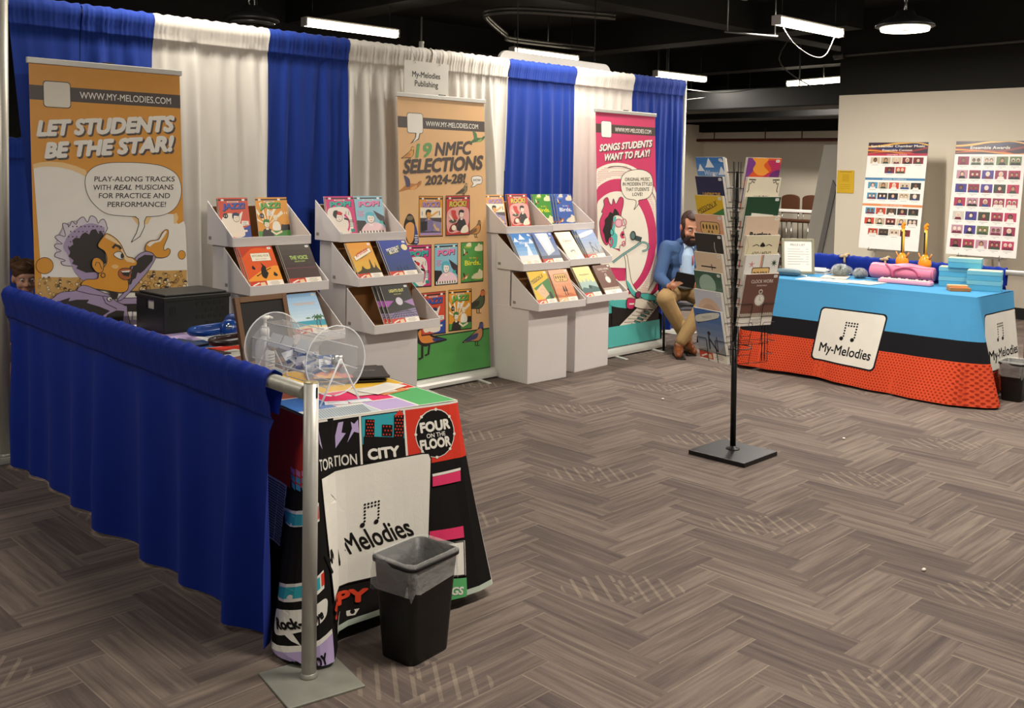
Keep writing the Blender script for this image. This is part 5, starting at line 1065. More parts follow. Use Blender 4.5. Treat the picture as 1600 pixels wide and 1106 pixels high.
# ---------------------------------------------------------------- cloth-covered tables
def interp(stn, U):
    """stn: list of (U, top(x,y), hem(x,y), hem z); smooth interpolation along the cloth edge"""
    k = 0
    while k < len(stn) - 2 and U > stn[k + 1][0]: k += 1
    a, b = stn[k], stn[k + 1]; p = stn[max(0, k - 1)]; n = stn[min(len(stn) - 1, k + 2)]
    t = min(1, max(0, (U - a[0]) / (b[0] - a[0])))
    def cr(f):
        v0, v1, v2, v3 = f(p), f(a), f(b), f(n); h = b[0] - a[0]
        m1 = (v2 - v0) / max(1e-6, b[0] - p[0]) * h; m2 = (v3 - v1) / max(1e-6, n[0] - a[0]) * h
        return (2 * t ** 3 - 3 * t ** 2 + 1) * v1 + (t ** 3 - 2 * t ** 2 + t) * m1 + (-2 * t ** 3 + 3 * t ** 2) * v2 + (t ** 3 - t ** 2) * m2
    return [cr(lambda s, i=i, j=j: s[i][j]) for i, j in ((1, 0), (1, 1), (2, 0), (2, 1))] + [cr(lambda s: s[3])]
def skirt_map(stn, zt_, drop, ripple):
    def pos(U, V):
        tx, ty, hx, hy, hz = interp(stn, U); v = min(1.0, max(0.0, V / drop)); w = v ** 1.12
        r = ripple(U, v)
        return Vector((tx + (hx - tx) * w + r[0], ty + (hy - ty) * w + r[1], zt_ - v * (zt_ - hz) - (0.004 * (1 - v / 0.03) if v < 0.03 else 0) * 0))
    def mp(U, V, d):
        P = pos(U, V)
        if d:
            e = 0.01; du = pos(U + e, V) - pos(U - e, V); dv = pos(U, min(drop, V + e)) - pos(U, max(0, V - e)); n = dv.cross(du)
            n = n.normalized() if n.length > 1e-9 else Vector((0, -1, 0)); P = P + n * d
        return P
    return mp
def note_mark(p, x, y, s, c, up=1):   # two quavers made of dots; s unit size; y grows with 'up'
    D = lambda a, b, r: p.ell(x + a * s, y + b * s * up, r * s, r * s, c, 10)
    for i in range(5):
        D(-0.36 + i * 0.18, 1.0, 0.062); D(-0.36 + i * 0.18, 0.83, 0.062)
    for j in range(4): D(-0.36, 0.66 - j * 0.17, 0.062); D(0.36, 0.66 - j * 0.17, 0.062)
    D(-0.47, -0.02, 0.13); D(0.25, -0.02, 0.13)
M_TBL = mat('grey_table_top', '#8d8b86', 0.5); M_TLEG = mat('grey_table_leg', '#5a5a5a', 0.4, 0.6)
def folding_table(label, corners, zt_):
    c = sum((Vector((*q, 0)) for q in corners), Vector()) / 4; t = thing('folding_table', label, 'table', c)
    L = [Vector((*q, 0)) - c for q in corners]
    MB().prism([(*(q * 0.985).xy, zt_ - 0.035) for q in L], (0, 0, 0.03)).obj('table_top', M_TBL, t, 0.004)
    for q in L:
        e = q * 0.82; MB().tube([(e.x, e.y, zt_ - 0.035), (e.x, e.y, 0)], 0.014, 10).obj('leg', M_TLEG, t)
    return t
# ---- table with the comic print cloth (left)
TZ = 0.745
def left_table():
    folding_table('folding table hidden under the comic print cloth by the front post', [(1.80, 2.93), (2.36, 2.865), (2.50, 5.27), (1.93, 5.30)], TZ)
    t = thing('tablecloth', 'comic print tablecloth with the white company name panel, behind the front post', 'tablecloth', (0, 0, 0))
    st = [(-2.7, (1.93, 5.3), (1.90, 5.34), .03), (-0.9, (1.82, 3.6), (1.75, 3.6), .04), (-0.5, (1.795, 3.22), (1.72, 3.22), .03), (-0.33, (1.786, 3.06), (1.69, 3.03), .025), (-0.22, (1.785, 2.97), (1.60, 2.855), .02), (-0.12, (1.788, 2.935), (1.645, 2.715), .02), (-0.02, (1.795, 2.924), (1.705, 2.682), .02), (0.02, (1.812, 2.921), (1.745, 2.70), .03), (0.06, (1.85, 2.917), (1.80, 2.79), .045), (0.16, (1.95, 2.905), (1.92, 2.815), .05), (0.36, (2.15, 2.88), (2.16, 2.79), .045), (0.56, (2.35, 2.857), (2.39, 2.745), .045), (0.60, (2.362, 2.862), (2.46, 2.755), .05), (0.66, (2.366, 2.90), (2.49, 2.83), .05), (0.78, (2.375, 3.02), (2.455, 3.0), .05), (1.4, (2.41, 3.6), (2.46, 3.6), .05), (3.05, (2.50, 5.27), (2.53, 5.3), .05)]
    rip = lambda U, v: (0.0, 0.008 * v * sin(U * 22 + 1) + 0.004 * sin(U * 9 + v * 6)) if 0.06 < U < 0.56 else ((0.006 * v * sin(U * 17), 0.0) if U > 0.66 or U < -0.4 else (0, 0))
    mp = skirt_map(st, TZ, 0.72, rip); A = Art(0.0006); M = Pen(A, lambda u, v: (u, v)); K = '#1b1817'; Wt = '#e4dfd4'; RD = '#d23c2c'; PKc = '#dc3b68'; TL = '#3aa3b0'; LV = '#b7a3cc'; GR = '#5aa868'
    for a, b in ((-2.7, -0.9), (-0.9, -0.3), (-0.3, 0.06), (0.06, 0.60), (0.60, 3.05)): M.rect(a, 0, b, 0.72, K)
    Hf = hom([(518, 653.5), (711, 626), (749.6, 921), (531, 985)], [(.06, 0), (.56, 0), (.56, .72), (.06, .72)])
    q = Pen(A, lambda x, y: Hf(440 + x / 3.16, 620 - y / 3.16)); cl = lambda pts: pts
    # comic squares along the front edge (crop coordinates, y up)
    M.rect(0.0, 0, 0.585, 0.008, Wt)
    M.rect(0.345, 0.008, 0.60, 0.215, RD); M.rect(0.337, 0.008, 0.345, 0.2, Wt); M.rect(0.165, 0.008, 0.173, 0.2, Wt); M.rect(0.175, 0.012, 0.335, 0.11, TL)
    q.poly([(272, -240), (268, -185), (290, -190), (282, -125), (308, -120), (300, -170), (322, -172)], LV); q.poly([(330, -215), (352, -150), (345, -120), (362, -130), (380, -110), (388, -170), (362, -165)], LV)
    q.text('TORTION', 268, -322, 50, '#d9d4ca', w=225, rot=0.09, bold=0.02); q.poly([(160, -155), (190, -240), (165, -215)], LV)
    q.text('CITY', 510, -280, 48, Wt, w=150, rot=0.14, bold=0.05)
    for x0, x1, y0, y1 in ((416, 462, -222, -108), (498, 550, -182, -130), (556, 604, -185, -85)):
        q.rect(x0, y0, x1, y1, K); q.dots(x0 + 8, y0 + 8, x1 - 6, y1 - 8, 3, max(2, int((y1 - y0) / 14)), 4, RD)
    q.rect(410, -300, 604, -185, K); q.poly([(556, -90), (604, -85), (582, -62)], RD); q.text('CITY', 510, -280, 48, Wt, w=150, rot=0.14, bold=0.05)
    q.ell(755, -165, 96, 110, Wt); q.ell(755, -165, 92, 106, K)
    for a in range(8): q.ell(755 + 94 * cos(a * .8), -165 + 108 * sin(a * .8), 7, 7, Wt, 8)
    q.text('FOUR', 755, -150, 44, Wt, w=140, rot=0.17, bold=0.05); q.text('ON THE', 758, -179, 20, Wt, w=90, rot=0.17, bold=0.02); q.text('FLOOR', 759, -228, 44, Wt, w=145, rot=0.17, bold=0.05)
    # white panel
    q.poly([(160, -362), (690, -254), (725, -252), (738, -280), (742, -760), (600, -860), (210, -925)], K); q.poly([(166, -366), (690, -260), (722, -258), (732, -282), (736, -755), (600, -850), (215, -918)], Wt)
    H2 = Pen(A, lambda x, y: Hf(440 + (x + 0.0 * y) / 3.16, 620 - (y + 0.235 * (x - 455)) / 3.16)); note_mark(H2, 452, -590, 96, K)
    q.text('My-Melodies', 440, -722, 108, K, w=485, rot=0.27, shear=-0.26, bold=0.02)
    # below the panel
    q.text('SPY', 330, -1002, 70, '#d8472c', w=230, rot=0.02, bold=0.05)
    for x in (262, 372): q.poly([(x - 40, -1050), (x + 40, -1040), (x + 20, -1075), (x - 20, -1078)], Wt); q.ell(x + 5, -1055, 13, 14, K, 10)
    M.rect(0.06, 0.70, 0.60, 0.72, '#b9c4b4')
    # right strip of the front
    q.poly([(744, -365), (884, -335), (886, -385), (746, -412)], PKc); q.poly([(742, -352), (884, -322), (884, -334), (744, -364)], Wt)
    q.poly([(740, -635), (898, -606), (902, -664), (740, -690)], PKc); q.poly([(742, -705), (905, -680), (908, -860), (745, -880)], Wt); q.line([(745, -705), (900, -684), (903, -858), (745, -872)], 6, K)
    q.ell(838, -755, 26, 40, '#e5951f'); q.poly([(800, -712), (826, -730), (858, -712), (830, -700)], '#3f8a3e'); q.poly([(700, -890), (910, -873), (914, -1008), (700, -1030)], GR); q.text('SONGS', 815, -965, 42, Wt, w=150, bold=0.04, shear=0.2, rot=0.05)
    q.poly([(700, -1030), (914, -1008), (914, -1020), (700, -1045)], Wt)
    # right side drop
    M.rect(0.60, 0.0, 0.605, 0.72, Wt); M.rect(0.605, 0.22, 0.75, 0.28, RD); M.rect(0.605, 0.43, 0.72, 0.50, RD); M.rect(0.605, 0.50, 0.64, 0.72, '#49b5bd'); M.rect(0.64, 0.50, 0.95, 0.68, '#2f6fc4'); M.rect(0.64, 0.62, 0.66, 0.7, Wt); M.ell(0.7, 0.6, 0.035, 0.05, Wt); M.rect(0.66, 0.68, 0.95, 0.72, '#e39a2d'); M.rect(0.8, 0.05, 1.4, 0.3, TL)
    # forward corner pleat
    def Hc(x, y):   # the pleat opens like a fan towards the hem
        v = (y - 654) / 376; a = 480 - 55 * v; b = 497.4 + 20 * v; return (-.22 + .20 * (x - a) / max(8, b - a), .72 * v)
    r = Pen(A, lambda x, y: Hc(410 + x / 2.573, 630 - y / 2.573))
    M.rect(-0.9, 0.0, -0.30, 0.25, RD); M.rect(-0.30, 0.0, -0.10, 0.22, RD); M.rect(-0.9, 0.25, -0.33, 0.46, Wt); M.dots(-0.88, 0.26, -0.34, 0.45, 60, 22, 0.0036, K)
    r.poly([(40, -500), (95, -472), (230, -405), (232, -480), (160, -505), (50, -552)], Wt); r.poly([(45, -508), (95, -482), (160, -458), (160, -500), (52, -545)], TL); r.poly([(168, -458), (228, -418), (230, -470), (168, -498)], RD)
    r.poly([(15, -795), (60, -765), (250, -675), (252, -745), (15, -850)], Wt); r.poly([(18, -805), (60, -778), (225, -698), (228, -742), (18, -838)], TL); r.poly([(234, -690), (252, -682), (254, -730), (236, -738)], RD)
    r.blob([(20, -905), (40, -870), (150, -825), (255, -785), (266, -825), (245, -862), (150, -905), (55, -955), (25, -945)], Wt); r.poly([(80, -938), (110, -928), (135, -965), (105, -955)], Wt)
    r.text('Rock-A-Bye', 148, -893, 36, K, w=205, rot=0.40, bold=0.05)
    r.poly([(20, -1000), (70, -985), (285, -908), (287, -925), (80, -1005), (25, -1020)], Wt); r.poly([(25, -1020), (80, -1005), (287, -925), (300, -1120), (60, -1090)], LV); r.text('MUDDY', 175, -1052, 44, K, w=175, rot=0.30, bold=0.05)
    for i in range(3):
        for j in range(3): r.rect(100 + i * 26, -325 - j * 28 + i * 8, 120 + i * 26, -303 - j * 28 + i * 8, '#5aa9c9' if j else '#e08ab0')
    sk = A.build('skirt', M_CLOTHP, t, mp, cell=0.035)
    B = Art(0.00006); T = Pen(B, lambda u, v: (u, v))   # top print, metres from the front left corner
    def tm(u, v, d):
        P = Vector((1.796, 2.925)) + Vector((0.567, -0.066)) * (u / 0.57) + Vector((0.056, 1.0)) * v * 0.993; return Vector((P.x, P.y, TZ + 0.0003 + d))
    T.rect(0, 0, 0.57, 2.38, Wt)
    T.rect(0.0, 0.008, 0.25, 0.13, '#b9c2c6'); [T.line([(0.002 + 0.01 * i, 0.01), (0.03 + 0.01 * i, 0.128)], 0.003, '#8f999e') for i in range(22)]
    T.rect(0.255, 0.008, 0.40, 0.15, LV); T.rect(0.41, 0.008, 0.565, 0.27, GR); T.rect(0, 0.138, 0.15, 0.34, '#3f6fb5'); T.rect(0.155, 0.16, 0.40, 0.36, PKc); T.rect(0, 0.35, 0.2, 0.8, '#a65a4a'); T.rect(0.21, 0.37, 0.565, 0.8, '#e0b13c'); T.rect(0.41, 0.28, 0.565, 0.36, RD)
    T.rect(0.0, 0.81, 0.28, 1.2, '#7fb8c4'); T.rect(0.29, 0.81, 0.565, 1.15, K); T.poly([(0, 1.22), (0.28, 1.16), (0.565, 1.17), (0.565, 1.52), (0, 1.52)], RD); T.rect(0.0, 1.53, 0.3, 1.75, '#33507a'); T.rect(0.31, 1.53, 0.565, 2.0, '#cfcfcf'); T.rect(0, 1.76, 0.3, 2.3, LV); T.rect(0.31, 2.01, 0.565, 2.3, LV); T.line([(0.0, 1.36), (0.565, 1.3)], 0.012, PKc)
    B.build('top_print', M_CLOTHP, t, tm)
left_table()
# ---- blue table (right)
def right_table():
    folding_table('folding table hidden under the blue, black and orange cloth', [(7.25, 4.85), (7.40, 3.04), (8.09, 3.06), (7.99, 4.88)], TZ)
    t = thing('tablecloth', 'blue tablecloth with a black band and dotted orange hem, on the right hand table', 'tablecloth', (0, 0, 0))
    st = [(-0.95, (8.0, 4.90), (8.03, 4.97), .03), (-0.29, (7.30, 4.89), (7.19, 4.97), .03), (-0.22, (7.255, 4.88), (6.985, 4.84), .03), (-0.19, (7.235, 4.86), (6.962, 4.76), .03), (-0.05, (7.246, 4.72), (6.978, 4.65), .03), (0.12, (7.26, 4.55), (6.99, 4.52), .03), (0.45, (7.288, 4.22), (7.035, 4.22), .03), (0.9, (7.326, 3.77), (7.0, 3.76), .02), (1.35, (7.364, 3.32), (6.97, 3.30), .015), (1.55, (7.381, 3.12), (6.99, 3.05), .015), (1.63, (7.388, 3.045), (7.08, 2.84), .015), (1.67, (7.395, 3.028), (7.185, 2.765), .015), (1.71, (7.42, 3.023), (7.28, 2.81), .02), (1.78, (7.49, 3.022), (7.42, 2.96), .03), (1.95, (7.66, 3.025), (7.68, 2.95), .04), (2.3, (8.06, 3.035), (8.09, 2.97), .05), (2.36, (8.10, 3.06), (8.13, 3.03), .05), (2.6, (8.09, 3.3), (8.12, 3.3), .05)]
    rip = lambda U, v: ((0.012 * v * sin(U * 9 + v * 3) + 0.008 * v * sin(U * 21 + 2), 0.0) if 0 < U < 1.6 else ((0, 0.012 * v * sin(U * 16)) if U > 1.7 else (0, 0)))
    mp = skirt_map(st, TZ, 0.76, rip); A = Art(0.0006); M = Pen(A, lambda u, v: (u, v)); BL = '#478dba'; K = '#17161a'; OG = '#c94a2b'; DO = '#8f2a18'; Wt = '#d3cfc5'
    for a, b in ((-0.95, -0.05), (-0.05, 0.5), (0.5, 1.1), (1.1, 1.66), (1.66, 2.6)):
        M.rect(a, 0, b, 0.32, BL); M.rect(a, 0.32, b, 0.47, K); M.rect(a, 0.47, b, 0.76, OG)
    for k in range(7): M.dots(-0.94 + k * 0.47, 0.482, -0.94 + (k + 1) * 0.47 - 0.012, 0.75, 20, 15, 0.0062, DO, n=7)
    M.rrect(0.485, 0.195, 1.035, 0.63, 0.035, K); M.rrect(0.497, 0.207, 1.023, 0.618, 0.03, Wt)
    F_ = Pen(A, lambda a, b: (a, -b)); note_mark(F_, 0.765, -0.425, 0.125, K); F_.text('My-Melodies', 0.76, -0.555, 0.075, K, w=0.44, bold=0.02)
    M.rrect(1.78, 0.14, 2.33, 0.60, 0.03, K); M.rrect(1.79, 0.15, 2.32, 0.59, 0.03, Wt); note_mark(F_, 2.03, -0.36, 0.12, K); F_.text('My-Melodies', 2.06, -0.51, 0.08, K, w=0.44, bold=0.02)
    A.build('skirt', M_CLOTHP, t, mp, cell=0.04)
    B = Art(0.0004); T = Pen(B, lambda u, v: (u, v))
    T.rect(0, 0, 1, 1, BL)
    def tm(u, v, d):
        a = Vector((7.235, 4.86)).lerp(Vector((7.39, 3.03)), u); b = Vector((8.0, 4.90)).lerp(Vector((8.10, 3.05)), u); P = a.lerp(b, v); return Vector((P.x, P.y, TZ + d))
    B.build('top_panel', M_CLOTHP, t, tm)
    # low rail with a blue drape behind the table
    a = Vector((8.235, 2.99)); b = Vector((8.15, 4.84)); d = (b - a); Ln = d.length; d.normalize(); n = Vector((-d.y, d.x))
    drape('rail_curtain', lambda s, o, z: Vector((*(a + d * (0.16 + s) - n * (-o)).xy, z)) if False else Vector(((a + d * (0.16 + s) + n * o).x, (a + d * (0.16 + s) + n * o).y, z)), Ln - 0.16, 0.04, 0.873, M_BLUED, 'low blue curtain on the rail behind the blue table', 'curtain', 31, 0.02, 0.2, 0.026, 0.05)
    tag(MB().tube([(a.x, a.y + 0.024, 0.87), (b.x, b.y, 0.87)], 0.022, 14).obj('rail_pipe', M_POST), 'rail pipe ending at the post beside the blue boxes', 'pole')
    upright('upright_post', 'short steel post at the right end of the blue table', (a.x, a.y - 0.01, 0), 0.9, M_POST, 0.3, 0.05, 0.022)
    for s, lab in ((1.13, 'tan knotted tie on the low blue rail curtain behind the pink case'), (1.50, 'tan knotted tie on the low blue rail curtain behind the plastic bags')):
        p = a + d * s; mb = MB(); mb.tube([(p.x + 0.052 * cos(q), p.y, 0.87 + 0.052 * sin(q)) for q in [-0.6 + 4.3 * i / 14 for i in range(15)]], 0.010, 6); mb.ell((p.x - 0.045, p.y, 0.905), (0.016, 0.026, 0.016)); mb.ell((p.x - 0.05, p.y + 0.03, 0.90), (0.012, 0.022, 0.012))
        tag(mb.obj('tie', mat('tan_tie', '#b9a27c', 0.7)), lab, 'tie')
right_table()

# ---------------------------------------------------------------- bins
M_BIN = mat('black_bin_plastic', '#121211', 0.42, bump=0.08, bscale=200)
M_LINER = mat('clear_bag_film', '#f4f3ee', 0.16, alpha=0.2, bump=0.9, bscale=25, var=0.1)
def bin_(label, loc, rz, w, d, h, tw=1.12):
    t = thing('waste_bin', label, 'trash can', loc, rz)
    def ring(sx, sy, z, r=0.03, n=5):
        P = []
        for cx, cy, a in ((sx - r, -sy + r, -pi / 2), (sx - r, sy - r, 0), (-sx + r, sy - r, pi / 2), (-sx + r, -sy + r, pi)):
            P += [Vector((cx + r * cos(a + i * pi / 2 / n), cy + r * sin(a + i * pi / 2 / n), z)) for i in range(n + 1)]
        return P
    def loft(rings, close=True):
        m = MB(); k = len(rings[0]); vs = [p for r in rings for p in r]
        m.add(vs, [(i * k + j, i * k + (j + 1) % k, (i + 1) * k + (j + 1) % k, (i + 1) * k + j) for i in range(len(rings) - 1) for j in range(k)], True); 
        if close: m.f.append(tuple(range(k))[::-1]); m.s.append(False)
        return m
    sx, sy = w / 2, d / 2
    R = [ring(sx * .8, sy * .8, 0.0), ring(sx * .81, sy * .81, 0.004), ring(sx * .9, sy * .9, h * .5), ring(sx, sy, h - 0.012), ring(sx + .006, sy + .006, h - 0.012), ring(sx + .006, sy + .006, h), ring(sx - .003, sy - .003, h), ring(sx * .9 - .003, sy * .9 - .003, h * .5), ring(sx * .8 - .003, sy * .8 - .003, 0.006)]
    m = loft(R); m.f.append(tuple(len(m.v) - len(R[0]) + i for i in range(len(R[0])))); m.s.append(False); m.obj('body', M_BIN, t)
    rr = random.Random(4); k = len(R[0]); L = []
    for (sc, z, am) in ((1.045, h - 0.062, .012), (1.05, h - 0.048, .008), (1.05, h - 0.03, .004), (1.04, h + 0.006, .003), (1.0, h + 0.012, .002), (0.955, h + 0.0, .002), (0.90, h - 0.06, .004), (0.85, h - 0.13, .005), (0.79, h - 0.19, .005), (0.70, h - 0.23, .006)):
        L.append([Vector((p.x * sc + rr.uniform(-am, am), p.y * sc + rr.uniform(-am, am), z + rr.uniform(-am, am) * (2.5 if z < h - .05 and sc > 1 else .6) - (0.035 * abs(sin(i * .8)) if sc > 1.03 and z < h - .055 else 0))) for i, p in enumerate(ring(sx, sy, 0))])
    m = loft(L, False); m.f.append(tuple(len(m.v) - k + i for i in range(k))); m.s.append(True); m.obj('bin_liner', M_LINER, t)
    return t
bin_('black waste bin with a clear bag, standing before the comic print tablecloth', (1.985, 2.605, 0), radians(10), 0.235, 0.185, 0.335)
bin_('small black waste bin at the right end of the blue table', (7.62, 2.83, 0), radians(5), 0.23, 0.17, 0.28)

# ---------------------------------------------------------------- things on the left table
ZT2 = TZ + 0.0022
def crate():
    t = thing('file_crate', 'black plastic file crate standing at the far end of the comic print table', 'crate', (2.10, 4.88, ZT2), radians(4)); m = mat('black_crate_plastic', '#191a17', 0.45, var=0.15)
    w, d, h = 0.37, 0.30, 0.185
    MB().box(0, w, 0, d, 0, 0.008).obj('bottom', m, t)
    f = MB(); f.box(0, w, 0, 0.006, 0, h).obj('front_panel', m, t, 0.002)
    MB().box(0, w, d - 0.006, d, 0, h).obj('rear_panel', m, t, 0.002)
    def end(x):
        e = MB(); e.box(x, x + 0.006, 0.006, d - 0.006, 0, h * 0.62); e.box(x, x + 0.006, 0.006, d * .36, h * .62, h * .86); e.box(x, x + 0.006, d * .64, d - 0.006, h * .62, h * .86); e.box(x, x + 0.006, 0.006, d - 0.006, h * .86, h); e.obj('end_panel', m, t)
    end(0.0); end(w - 0.006)
    MB().box(-0.006, w + 0.006, -0.006, d + 0.006, h - 0.022, h).box(0.01, w - 0.01, 0.01, d - 0.01, h, h + 0.012).obj('lid', m, t, 0.004)
    x = MB()
    for j in range(4):
        for i in range(5 if j % 2 else 4): x.box(w - 0.04 - i * 0.034 - (0.017 if j % 2 else 0), w - 0.018 - i * 0.034 - (0.017 if j % 2 else 0), -0.0015, 0.0, 0.025 + j * 0.035, 0.045 + j * 0.035)
    x.obj('vent_relief', mat('crate_recess', '#0d0d0b', 0.7), t); x = MB()
    for i in range(3): x.box(0.03 + i * 0.014, 0.036 + i * 0.014, -0.0015, 0.0, h * .5, h * .72)
    x.obj('latch_relief', mat('crate_recess', '#0d0d0b', 0.7), t)
    MB().box(0.012, w - 0.012, 0.02, d - 0.02, 0.01, h * 0.9).obj('hanging_files', mat('cream_files', '#d9d2bd', 0.8), t)
crate()
def headphones(label, loc, rz, col, s=1.0):
    t = thing('headphones', label, 'headphones', loc, rz); m = mat(col[0], col[1], 0.28, var=0.1); pad = mat(col[0] + '_pad', col[2], 0.6)
    path = sm([(-0.085, 0.0, 0.03), (-0.09, -0.06, 0.022), (-0.05, -0.125, 0.018), (0.0, -0.14, 0.018), (0.05, -0.125, 0.018), (0.09, -0.06, 0.022), (0.085, 0.0, 0.03)], 6)
    MB().tube([(p[0] * s, p[1] * s, p[2] * s) for p in path], 0.014 * s, 10).obj('headband', m, t)
    for x in (-1, 1):
        mt = Matrix.Translation((x * 0.082 * s, 0.03 * s, 0.042 * s)) @ Matrix.Rotation(x * radians(62), 4, 'Y')
        MB().lathe([(0.0, 0.026), (0.022, 0.025), (0.036, 0.016), (0.04, 0.0), (0.038, -0.008)], 24, mtx=mt @ Matrix.Scale(s, 4)).obj('ear_cup', m, t)
        MB().lathe([(0.02, -0.012), (0.03, -0.026), (0.042, -0.02), (0.042, -0.006), (0.03, -0.004)], 24, mtx=mt @ Matrix.Scale(s, 4)).obj('ear_pad', pad, t)
        MB().lathe([(0.0, 0.0275), (0.012, 0.027), (0.013, 0.024)], 16, mtx=mt @ Matrix.Scale(s, 4)).obj('badge', mat('chrome_badge', '#b9c4d6', 0.15, 0.9), t)
headphones('glossy blue headphones lying on the comic print table', (2.30, 4.63, ZT2 + 0.012), radians(-122), ('glossy_blue', '#14408c', '#0f2f66'), 1.15)
headphones('black and brown headphones lying behind the wooden framed board', (2.25, 4.33, ZT2 + 0.012), radians(-118), ('dark_brown_plastic', '#2a1f1c', '#171212'), 1.05)
def chalkboard():
    t = thing('framed_chalkboard', 'small black board in a brown wooden frame propped behind the hand sanitiser', 'picture frame', (1.985, 3.80, ZT2 + 0.013), radians(8)); t.rotation_euler.x = radians(-15)
    w, h = 0.27, 0.30; m = mat('brown_frame_wood', '#6b4a2c', 0.5, var=0.25, vscale=12, stretch=(1, 1, 8)); f = MB()
    f.box(0, 0.024, 0, 0.02, 0, h).box(w - 0.024, w, 0, 0.02, 0, h).box(0.024, w - 0.024, 0, 0.02, 0, 0.024).box(0.024, w - 0.024, 0, 0.02, h - 0.024, h).obj('frame', m, t, 0.002)
    box('board', mat('matt_black_board', '#1b1714', 0.7), 0.024, w - 0.024, 0.008, 0.014, 0.024, h - 0.024, t)
    MB().box(w / 2 - 0.03, w / 2 + 0.03, 0.014, 0.02, 0.0, h * .7, Matrix.Translation((0, 0.02, 0)) @ Matrix.Rotation(radians(-18), 4, 'X') @ Matrix.Translation((0, 0.0, 0.005))).obj('easel_back', mat('card_back', '#3a2f26', 0.8), t)
chalkboard()
M_CLEAR = mat('clear_acrylic', '#f4f7f8', 0.05, alpha=0.11, var=0.0, spec=0.8)
M_ACED = mat('frosted_acrylic_edge', '#f4f6f7', 0.15, alpha=0.7, var=0.0)
def sanitizer():
    t = thing('pump_bottle', 'clear hand sanitiser bottle with a white pump beside the raffle drum', 'bottle', (2.0, 3.66, ZT2), 0.4)
    MB().lathe([(0.0, 0.0), (0.036, 0.0), (0.039, 0.006), (0.039, 0.13), (0.034, 0.15), (0.016, 0.165), (0.014, 0.175)], 28).obj('bottle', mat('bottle_plastic', '#eef1f1', 0.12, alpha=0.35, var=0.02), t)
    MB().lathe([(0.0, 0.004), (0.034, 0.004), (0.036, 0.01), (0.036, 0.125), (0.0, 0.125)], 28).obj('gel', mat('clear_gel', '#e6ebea', 0.1, alpha=0.4, var=0.02), t)
    wp = mat('white_pump_plastic', '#e8e6e0', 0.35)
    MB().lathe([(0.017, 0.172), (0.018, 0.195), (0.014, 0.2), (0.006, 0.205), (0.006, 0.235), (0.016, 0.24), (0.016, 0.25), (0.0, 0.252)], 20).tube([(0, 0, 0.244), (0.02, 0, 0.246), (0.045, 0, 0.236)], 0.005, 8).obj('pump', wp, t)
    MB().tube([(0, 0, 0.18), (0.006, 0, 0.02)], 0.003, 6).obj('dip_tube', wp, t)
    A = Art(0.0003); p = Pen(A, lambda x, y: (x, y)); p.rect(-0.9, 0.03, 0.9, 0.115, '#dfe4e2'); 
    for i in range(5): p.rect(-0.6, 0.045 + i * 0.012, 0.55 - 0.1 * (i % 2), 0.049 + i * 0.012, '#8a9a9c')
    A.build('label_wrap', M_PAPER, t, lambda u, v, d: ((0.0396 + d) * sin(u), -(0.0396 + d) * cos(u), v), cell=0.2)
sanitizer()
